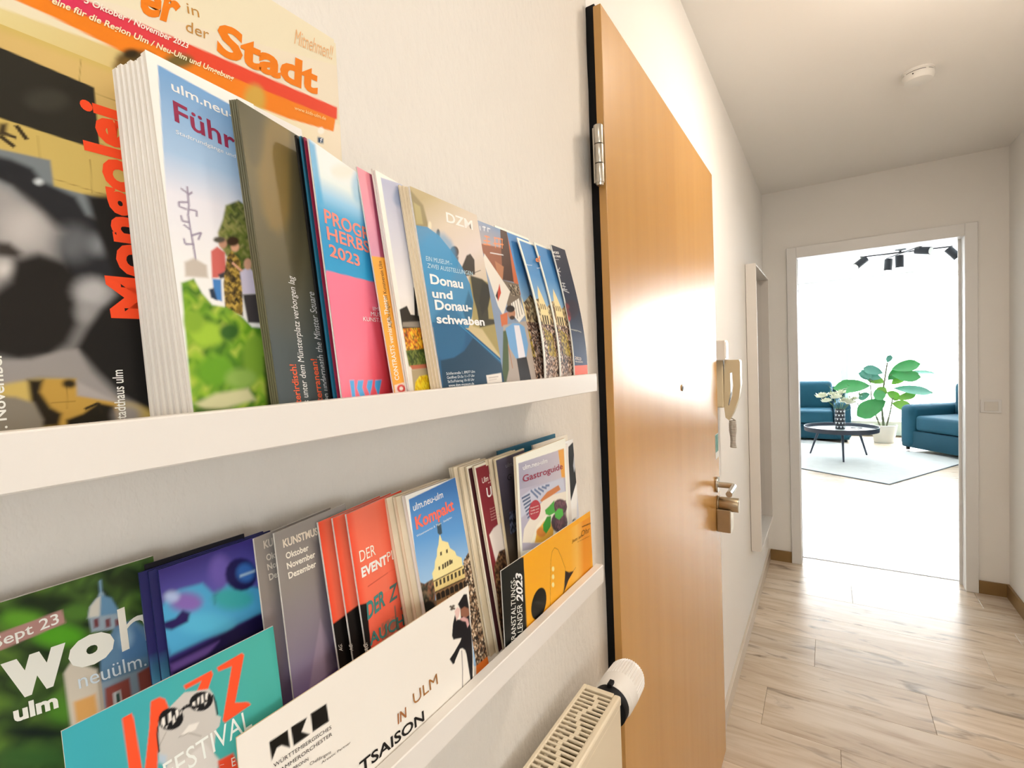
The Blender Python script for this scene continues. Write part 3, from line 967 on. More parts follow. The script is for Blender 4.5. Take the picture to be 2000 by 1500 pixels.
class Canvas:
    """small vertex-colour canvas for flat print, coordinates in millimetres on the cover"""

    def __init__(self, w, h, res, u0=0.0, v0=0.0):
        self.nx, self.ny = max(2, int(round(w / res)) + 1), max(2, int(round(h / res)) + 1)
        self.us = np.linspace(u0, u0 + w, self.nx)
        self.vs = np.linspace(v0, v0 + h, self.ny)
        self.U, self.V = np.meshgrid(self.us, self.vs)
        self.C = np.zeros((self.ny, self.nx, 3)) + 0.75
        self.res = res

    def mask(self, pts, soft):
        P = np.array(pts, float)
        m = soft + self.res
        i0, i1 = np.searchsorted(self.us, [P[:, 0].min() - m, P[:, 0].max() + m])
        j0, j1 = np.searchsorted(self.vs, [P[:, 1].min() - m, P[:, 1].max() + m])
        sl = (slice(j0, j1), slice(i0, i1))
        U, V = self.U[sl], self.V[sl]
        if U.size == 0:
            return sl, None
        inside = np.zeros(U.shape, bool)
        dist = np.full(U.shape, 1e9)
        n = len(P)
        for k in range(n):
            x0, y0 = P[k]
            x1, y1 = P[(k + 1) % n]
            if y0 != y1:
                cond = (y0 > V) != (y1 > V)
                inside ^= cond & (U < (x1 - x0) * (V - y0) / (y1 - y0) + x0)
            dx, dy = x1 - x0, y1 - y0
            L2 = dx * dx + dy * dy + 1e-12
            t = np.clip(((U - x0) * dx + (V - y0) * dy) / L2, 0, 1)
            dist = np.minimum(dist, np.hypot(U - x0 - t * dx, V - y0 - t * dy))
        sd = np.where(inside, dist, -dist)
        s = max(soft, self.res * 0.6)
        a = np.clip(0.5 + sd / (2 * s), 0, 1)
        return sl, a * a * (3 - 2 * a)

    def poly(self, pts, col, soft=0.0, alpha=1.0):
        sl, a = self.mask(pts, soft)
        if a is not None:
            a = (a * alpha)[..., None]
            self.C[sl] = self.C[sl] * (1 - a) + ink(col) * a

    def blob(self, c, rx, ry, col, soft=0.0, rot=0.0, alpha=1.0):
        t = np.linspace(0, 2 * np.pi, 25)[:-1]
        x, y = rx * np.cos(t), ry * np.sin(t)
        self.poly(np.stack([c[0] + x * np.cos(rot) - y * np.sin(rot), c[1] + x * np.sin(rot) + y * np.cos(rot)], -1), col, soft, alpha)

    def line(self, pts, wd, col, soft=0.0):
        for p, q in zip(pts, pts[1:]):
            d = np.array(q, float) - np.array(p, float)
            nrm = np.array([-d[1], d[0]]) / (np.hypot(*d) + 1e-9) * wd / 2
            self.poly([np.array(p) + nrm, np.array(q) + nrm, np.array(q) - nrm, np.array(p) - nrm], col, soft)

    def grad(self, pts, stops, soft=0.0, alpha=1.0):
        """stops: list of ((u, v), colour); inverse-distance-like blend along the first-to-last axis"""
        sl, a = self.mask(pts, soft)
        if a is None:
            return
        p0, p1 = np.array(stops[0][0], float), np.array(stops[-1][0], float)
        d = p1 - p0
        L2 = d @ d
        t = ((self.U[sl] - p0[0]) * d[0] + (self.V[sl] - p0[1]) * d[1]) / L2
        ts = [((np.array(s[0], float) - p0) @ d) / L2 for s in stops]
        cs = np.array([ink(s[1]) for s in stops])
        col = np.stack([np.interp(t, ts, cs[:, k]) for k in range(3)], -1)
        a = (a * alpha)[..., None]
        self.C[sl] = self.C[sl] * (1 - a) + col * a

    def speck(self, pts, cols, cell, soft=0.0, seed=1, blur=0.5, alpha=1.0):
        """random mottling in several inks: leaves, crowds, gravel"""
        sl, a = self.mask(pts, soft)
        if a is None:
            return
        U, V = self.U[sl], self.V[sl]
        rg = np.random.RandomState(seed)
        u0, v0 = U.min() - cell, V.min() - cell
        nx, ny = int((U.max() - u0) / cell) + 4, int((V.max() - v0) / cell) + 4
        cs = np.array([ink(c) for c in cols])
        G = cs[rg.randint(0, len(cs), (ny, nx))]
        wob = 0.35 * cell
        fx = (U - u0 + wob * np.sin(V / cell * 2.3)) / cell
        fy = (V - v0 + wob * np.sin(U / cell * 2.9 + 1)) / cell
        fx, fy = np.clip(fx, 0, nx - 2.001), np.clip(fy, 0, ny - 2.001)
        ix, iy = fx.astype(int), fy.astype(int)
        tx, ty = fx - ix, fy - iy
        k = 0.5 / max(blur, 0.02)
        tx, ty = np.clip((tx - 0.5) * k + 0.5, 0, 1)[..., None], np.clip((ty - 0.5) * k + 0.5, 0, 1)[..., None]
        col = (G[iy, ix] * (1 - tx) + G[iy, ix + 1] * tx) * (1 - ty) + (G[iy + 1, ix] * (1 - tx) + G[iy + 1, ix + 1] * tx) * ty
        a = (a * alpha)[..., None]
        self.C[sl] = self.C[sl] * (1 - a) + col * a


M_INK = bpy.data.materials.new('printed_ink')
M_INK.use_nodes = True
_nt = M_INK.node_tree
_p = _nt.nodes['Principled BSDF']
_a = _nt.nodes.new('ShaderNodeAttribute')
_a.attribute_name = 'ink'
_nt.links.new(_a.outputs['Color'], _p.inputs['Base Color'])
_p.inputs['Roughness'].default_value = 0.42
_p.inputs['Specular IOR Level'].default_value = 0.16


def paper_material(name, col, line, scale=900):
    """page block: thin page lines across the thickness"""
    m = mat(name, hexc(col), 0.7, spec=0.2)
    nt = m.node_tree
    L = nt.links.new
    tc = nt.nodes.new('ShaderNodeTexCoord')
    mp = nt.nodes.new('ShaderNodeMapping')
    mp.inputs['Scale'].default_value = (6, 6, scale)
    n_ = nt.nodes.new('ShaderNodeTexNoise')
    n_.inputs['Scale'].default_value = 1.0
    n_.inputs['Detail'].default_value = 2
    r = nt.nodes.new('ShaderNodeValToRGB')
    r.color_ramp.elements[0].position, r.color_ramp.elements[0].color = 0.35, (*hexc(line), 1)
    r.color_ramp.elements[1].position, r.color_ramp.elements[1].color = 0.6, (*hexc(col), 1)
    L(tc.outputs['Object'], mp.inputs['Vector'])
    L(mp.outputs[0], n_.inputs['Vector'])
    L(n_.outputs['Fac'], r.inputs['Fac'])
    L(r.outputs['Color'], nt.nodes['Principled BSDF'].inputs['Base Color'])
    return m


M_PAPER = paper_material('white_paper', 'efebe6', 'd9d2ca')
M_CREAM = paper_material('cream_paper', 'efe3cd', 'd4c09c')
TEXT_CACHE = {}


def glyphs(s, bold, shear=0.0):
    key = (s, bold, shear)
    if key not in TEXT_CACHE:
        cu = bpy.data.curves.new('txt', 'FONT')
        cu.body = s
        cu.size = 1.0
        cu.offset = bold
        cu.shear = shear
        cu.resolution_u = 3
        ob = bpy.data.objects.new('txt', cu)
        me = bpy.data.meshes.new_from_object(ob)
        bpy.data.objects.remove(ob)
        co = np.zeros(len(me.vertices) * 3)
        me.vertices.foreach_get('co', co)
        co = co.reshape(-1, 3)[:, :2]
        polys = [tuple(p.vertices) for p in me.polygons]
        bpy.data.meshes.remove(me)
        bpy.data.curves.remove(cu)
        TEXT_CACHE[key] = (co, polys)
    return TEXT_CACHE[key]


CAP = None
INKS = {}


def ink_mat(h):
    if h not in INKS:
        INKS[h] = mat('ink_' + h, tuple(ink(h)), 0.45, spec=0.16)
    return INKS[h]


def bend_fn(kind, w, h):
    if not kind:
        return lambda u, v: 0 * u
    a, b2 = kind
    return lambda u, v: -a * np.sin(np.pi * np.clip(v / h, 0, 1) ** 0.8) + b2 * np.sin(np.pi * np.clip(u / w, 0, 1))


def leaflet(name, label, cat, group, O, U, V, w, h, t, ops=(), texts=(), res=0.8, clip=None, bend=None, pages=None, edge=None):
    """w, h, t in metres; ops and texts use millimetres; clip=(u0,u1,v0,v1) in mm limits the printed grid"""
    global CAP
    O, U, V = Vector(O), Vector(U).normalized(), Vector(V).normalized()
    N = U.cross(V).normalized()
    root = empty(name)
    m = Matrix((U, V, N)).transposed().to_4x4()
    m.translation = O
    root.matrix_world = m
    tag(root, label, cat, group)
    bf = bend_fn(bend, w, h)
    # paper block
    nu, nv = (8, 24) if bend else (1, 1)
    bm = bmesh.new()
    fr, bk = [], []
    for j in range(nv + 1):
        for i in range(nu + 1):
            u, v = w * i / nu, h * j / nv
            z = float(bf(np.float64(u), np.float64(v)))
            fr.append(bm.verts.new((u, v, z)))
            bk.append(bm.verts.new((u, v, z - t)))
    ix = lambda i, j: j * (nu + 1) + i
    for j in range(nv):
        for i in range(nu):
            bm.faces.new((fr[ix(i, j)], fr[ix(i + 1, j)], fr[ix(i + 1, j + 1)], fr[ix(i, j + 1)]))
            bm.faces.new((bk[ix(i, j)], bk[ix(i, j + 1)], bk[ix(i + 1, j + 1)], bk[ix(i + 1, j)]))
    loop = [ix(i, 0) for i in range(nu)] + [ix(nu, j) for j in range(nv)] + [ix(i, nv) for i in range(nu, 0, -1)] + [ix(0, j) for j in range(nv, 0, -1)]
    for a, c in zip(loop, loop[1:] + loop[:1]):
        bm.faces.new((fr[a], bk[a], bk[c], fr[c]))
    me = bpy.data.meshes.new('pages')
    bm.to_mesh(me)
    bm.free()
    me.materials.append(pages or M_PAPER)
    if bend:
        me.polygons.foreach_set('use_smooth', [len(p.vertices) == 4 and abs(p.normal.z) > 0.5 for p in me.polygons])
    pg = bpy.data.objects.new('pages', me)
    COL.objects.link(pg)
    pg.parent = root
    if edge:
        b_ = MB()
        for q_ in range(edge[1]):
            zz = -t * (q_ + 0.5) / edge[1]
            b_.box((-0.0004, 0.001, zz - t * 0.18 / edge[1]), (0.0006, h + 0.0003, zz + t * 0.18 / edge[1]))
        b_.build('page_edges', edge[0], root)
    if ops:
        c = clip or (0, w * 1000, 0, h * 1000)
        cv = Canvas(c[1] - c[0], c[3] - c[2], res, c[0], c[2])
        for op in ops:
            getattr(cv, op[0])(*op[1], **(op[2] if len(op) > 2 else {}))
        nx, ny = cv.nx, cv.ny
        co = np.zeros((ny, nx, 3))
        co[..., 0], co[..., 1] = cv.U / 1000, cv.V / 1000
        co[..., 2] = bf(co[..., 0], co[..., 1]) + 0.00025
        idx = np.arange(nx * ny).reshape(ny, nx)
        quads = np.stack([idx[:-1, :-1], idx[:-1, 1:], idx[1:, 1:], idx[1:, :-1]], -1).reshape(-1, 4)
        me = bpy.data.meshes.new('cover')
        me.vertices.add(nx * ny)
        me.vertices.foreach_set('co', co.ravel())
        me.loops.add(quads.size)
        me.loops.foreach_set('vertex_index', quads.ravel().astype(np.int32))
        me.polygons.add(len(quads))
        me.polygons.foreach_set('loop_start', np.arange(0, quads.size, 4, dtype=np.int32))
        me.polygons.foreach_set('loop_total', np.full(len(quads), 4, np.int32))
        me.update(calc_edges=True)
        at = me.color_attributes.new('ink', 'FLOAT_COLOR', 'POINT')
        at.data.foreach_set('color', np.concatenate([cv.C, np.ones((ny, nx, 1))], -1).ravel())
        if bend:
            me.polygons.foreach_set('use_smooth', np.ones(len(quads), bool))
        me.materials.append(M_INK)
        o = bpy.data.objects.new('cover', me)
        COL.objects.link(o)
        o.parent = root
    if CAP is None:
        CAP = glyphs('H', 0.0)[0][:, 1].max()
    for k, tx in enumerate(texts):
        s, col, bl, br, tl = tx[:5]
        opt = tx[5] if len(tx) > 5 else {}
        bold = opt.get('bold', 0.0)
        co, polys = glyphs(s, bold, opt.get('shear', 0.0))
        if not len(co):
            continue
        x0, x1 = co[:, 0].min(), co[:, 0].max()
        y0, y1 = (co[:, 1].min(), co[:, 1].max()) if opt.get('bbox') else (0.0, glyphs('x', bold)[0][:, 1].max() if opt.get('xh') else CAP + bold)
        bl, br, tl = (np.array(q_) / 1000 for q_ in (bl, br, tl))
        a = (co[:, 0] - x0) / (x1 - x0)
        c = (co[:, 1] - y0) / (y1 - y0)
        uv = bl + a[:, None] * (br - bl) + c[:, None] * (tl - bl)
        keep = opt.get('clip')
        z = bf(uv[:, 0], uv[:, 1]) + 0.0004 + 0.00004 * k
        vt = np.concatenate([uv, z[:, None]], 1)
        if keep is not None:
            polys = [p for p in polys if all(keep[0] / 1000 <= uv[i][0] <= keep[1] / 1000 and keep[2] / 1000 <= uv[i][1] <= keep[3] / 1000 for i in p)]
        me = bpy.data.meshes.new('lettering')
        me.from_pydata([tuple(p) for p in vt], [], polys)
        me.materials.append(ink_mat(col))
        o = bpy.data.objects.new('lettering', me)
        COL.objects.link(o)
        o.parent = root
    return root


# leaflets: flat print in millimetres on each cover
leaflet('magazine', 'second copy of the cream family magazine peeping out behind the first', 'magazine', 'leaflets on the upper ledge', (0.0035, 0.059, 1.3576), (-0.0, 1.0, 0.0), (0.0, 0.0, 1.0), 0.2195, 0.3055, 0.0022, [
    ('poly', ([(-5, -5), (224.5, -5), (224.5, 310.5), (-5, 310.5)], 'd9cfb4', 0, 1)),
    ('poly', ([(-28.7, 224.2), (242.5, 293.5), (220.7, 248.1), (-28.6, 225.7)], 'd9cdb8', 0, 1)),
    ('grad', ([(-5.2, 217.1), (97.6, 225.6), (220.1, 239.0), (215.0, 163.6), (-10.0, 135.8)], [((17.5, 214.0), 'cfc089'), ((69.1, 219.4), 'c9b277'), ((119.1, 226.4), 'd6cda0'), ((212.6, 233.3), 'e0d2bb')], 0, 1)),
    ('poly', ([(28.3, 234.2), (37.2, 234.1), (216.1, 246.2), (212.5, 231.0), (170.6, 225.5), (69.3, 222.6), (36.7, 225.6), (22.0, 226.0)], 'd9781f', 0, 1)),
    ('poly', ([(41.2, 240.1), (51.8, 242.6), (103.0, 246.0), (217.5, 252.6), (216.8, 242.4), (102.3, 235.7), (37.2, 234.1)], 'd0452f', 0, 1)),
    ('grad', ([(41.2, 240.1), (51.8, 242.6), (103.0, 246.0), (102.3, 235.7), (37.2, 234.1)], [((38.7, 235.0), 'c8325a'), ((98.5, 239.3), 'cc4038')], 0, 1)),
    ('poly', ([(85.0, 227.2), (84.0, 224.7), (81.6, 221.8), (78.2, 219.0), (74.2, 216.8), (70.4, 215.4), (67.3, 215.0), (65.3, 215.6), (64.7, 217.3), (65.6, 219.6), (67.8, 222.3), (71.0, 225.1), (74.9, 227.4), (78.8, 229.0), (82.1, 229.5), (84.3, 228.9)], '4a3a20', 2.36, 1)),
    ('poly', ([(75.1, 217.2), (74.5, 214.5), (73.0, 211.8), (70.8, 209.5), (68.4, 207.9), (66.1, 207.3), (64.2, 207.7), (63.0, 209.1), (62.7, 211.3), (63.3, 213.9), (64.7, 216.5), (66.8, 218.8), (69.2, 220.5), (71.6, 221.2), (73.5, 220.8), (74.8, 219.4)], '6a5226', 2.36, 1)),
    ('poly', ([(106.6, 236.6), (105.8, 234.5), (103.8, 232.1), (101.0, 229.8), (97.7, 227.9), (94.6, 226.8), (92.0, 226.5), (90.3, 227.1), (89.8, 228.5), (90.6, 230.5), (92.4, 232.8), (95.1, 235.1), (98.3, 237.0), (101.5, 238.2), (104.2, 238.6), (106.0, 238.1)], '6a5a30', 2.36, 1)),
    ('poly', ([(75.7, 225.7), (75.3, 224.5), (74.5, 223.2), (73.2, 222.1), (71.8, 221.2), (70.5, 220.7), (69.3, 220.7), (68.6, 221.2), (68.4, 222.1), (68.8, 223.3), (69.6, 224.6), (70.8, 225.7), (72.2, 226.6), (73.6, 227.1), (74.7, 227.1), (75.5, 226.6)], '2f2614', 1.46, 1)),
    ('poly', ([(154.2, 231.8), (153.2, 227.0), (151.2, 222.5), (148.4, 218.9), (145.2, 216.8), (142.3, 216.5), (139.9, 218.0), (138.4, 221.0), (138.1, 225.1), (139.0, 229.6), (140.9, 234.1), (143.6, 237.7), (146.7, 239.9), (149.8, 240.4), (152.3, 239.1), (153.8, 236.0)], 'b0a24e', 3.26, 0.7)),
], (), res=1.0)
leaflet('magazine', 'large cream family magazine with orange title leaning on the wall behind the leaflets', 'magazine', 'leaflets on the upper ledge', (0.0065, 0.055, 1.3576), (-0.0, 1.0, 0.0), (0.0, 0.0, 1.0), 0.2195, 0.3055, 0.0022, [
    ('poly', ([(-5, -5), (224.5, -5), (224.5, 310.5), (-5, 310.5)], 'd9cfb4', 0, 1)),
    ('poly', ([(-25.0, 222.5), (243.9, 291.2), (222.3, 246.2), (-24.9, 224.0)], 'd9cdb8', 0, 1)),
    ('grad', ([(-1.7, 215.5), (100.2, 223.9), (221.7, 237.2), (216.6, 162.5), (-6.4, 134.9)], [((20.8, 212.4), 'cfc089'), ((72.0, 217.8), 'c9b277'), ((121.5, 224.7), 'd6cda0'), ((214.2, 231.5), 'e0d2bb')], 0, 1)),
    ('poly', ([(31.6, 232.4), (40.4, 232.3), (217.7, 244.4), (214.1, 229.3), (172.6, 223.8), (72.2, 220.9), (39.9, 223.9), (25.3, 224.3)], 'd9781f', 0, 1)),
    ('poly', ([(44.3, 238.3), (54.8, 240.7), (105.6, 244.1), (219.0, 250.7), (218.3, 240.6), (104.9, 233.9), (40.4, 232.3)], 'd0452f', 0, 1)),
    ('grad', ([(44.3, 238.3), (54.8, 240.7), (105.6, 244.1), (104.9, 233.9), (40.4, 232.3)], [((41.8, 233.2), 'c8325a'), ((101.1, 237.4), 'cc4038')], 0, 1)),
    ('poly', ([(87.7, 225.5), (86.8, 223.0), (84.4, 220.1), (80.9, 217.4), (77.0, 215.1), (73.3, 213.7), (70.2, 213.4), (68.2, 214.0), (67.6, 215.6), (68.5, 218.0), (70.6, 220.7), (73.9, 223.4), (77.7, 225.7), (81.6, 227.2), (84.8, 227.7), (87.0, 227.1)], '4a3a20', 2.36, 1)),
    ('poly', ([(78.0, 215.6), (77.3, 212.9), (75.8, 210.2), (73.7, 207.9), (71.3, 206.4), (69.0, 205.8), (67.1, 206.2), (65.9, 207.6), (65.6, 209.7), (66.2, 212.3), (67.6, 214.9), (69.7, 217.2), (72.1, 218.8), (74.4, 219.5), (76.4, 219.1), (77.6, 217.8)], '6a5226', 2.36, 1)),
    ('poly', ([(109.1, 234.8), (108.4, 232.7), (106.4, 230.4), (103.6, 228.1), (100.4, 226.2), (97.2, 225.0), (94.7, 224.8), (93.0, 225.4), (92.5, 226.7), (93.2, 228.7), (95.1, 231.0), (97.7, 233.3), (100.9, 235.2), (104.1, 236.4), (106.8, 236.8), (108.6, 236.3)], '6a5a30', 2.36, 1)),
    ('poly', ([(78.5, 224.0), (78.1, 222.8), (77.3, 221.6), (76.1, 220.4), (74.7, 219.5), (73.3, 219.0), (72.2, 219.1), (71.5, 219.6), (71.3, 220.5), (71.6, 221.6), (72.4, 222.9), (73.6, 224.0), (75.0, 224.9), (76.4, 225.4), (77.5, 225.4), (78.3, 224.9)], '2f2614', 1.46, 1)),
    ('poly', ([(156.3, 230.1), (155.4, 225.3), (153.3, 220.8), (150.5, 217.3), (147.4, 215.2), (144.5, 214.9), (142.1, 216.3), (140.7, 219.3), (140.4, 223.4), (141.2, 227.9), (143.1, 232.3), (145.8, 235.9), (148.9, 238.1), (151.9, 238.6), (154.4, 237.3), (155.9, 234.3)], 'b0a24e', 3.26, 0.7)),
    ('poly', ([(205.1, 226.6), (204.8, 225.5), (204.0, 224.3), (203.0, 223.3), (201.8, 222.6), (200.7, 222.4), (199.7, 222.7), (199.1, 223.4), (199.0, 224.4), (199.3, 225.6), (200.0, 226.7), (201.0, 227.7), (202.2, 228.4), (203.3, 228.6), (204.3, 228.4), (204.9, 227.7)], 'e9ddd0', 0, 1)),
    ('poly', ([(198.6, 219.4), (203.8, 220.3), (203.5, 215.9), (198.4, 215.1)], '2f4a66', 0, 1)),
], [
    ('er', 'd9761c', (80.1, 249.4), (100.5, 252.9), (83.6, 263.8), {'bold': 0.04, 'xh': True}),
    ('in', 'b08040', (107.3, 263.2), (114.4, 264.4), (107.0, 267.5), {'xh': True}),
    ('der', 'b08040', (105.5, 251.2), (119.4, 253.0), (105.8, 255.8), {'xh': True}),
    ('Stadt', 'd9761c', (123.6, 247.6), (200.6, 253.6), (126.0, 268.6), {'bold': 0.04}),
    ('Mitnehmen!!', 'd8a878', (182.3, 283.0), (216.3, 287.6), (184.6, 294.8), {'bold': 0.0}),
    ('5 Oktober / November 2023', 'f2d8cc', (54.3, 239.0), (105.9, 240.7), (55.3, 242.7), {'bold': 0.02}),
    ('eine für die Region Ulm / Neu-Ulm und Umgebung', 'f0d9b4', (40.6, 230.8), (133.5, 233.3), (41.7, 234.4), {'bold': 0.02}),
    ('www.kids-ulm.de', 'e8c890', (179.0, 232.7), (206.8, 235.5), (179.6, 235.6), {}),
    ('f', 'f0eae4', (200.0, 215.7), (202.2, 216.0), (200.6, 219.4), {'bbox': True}),
], res=1.0)
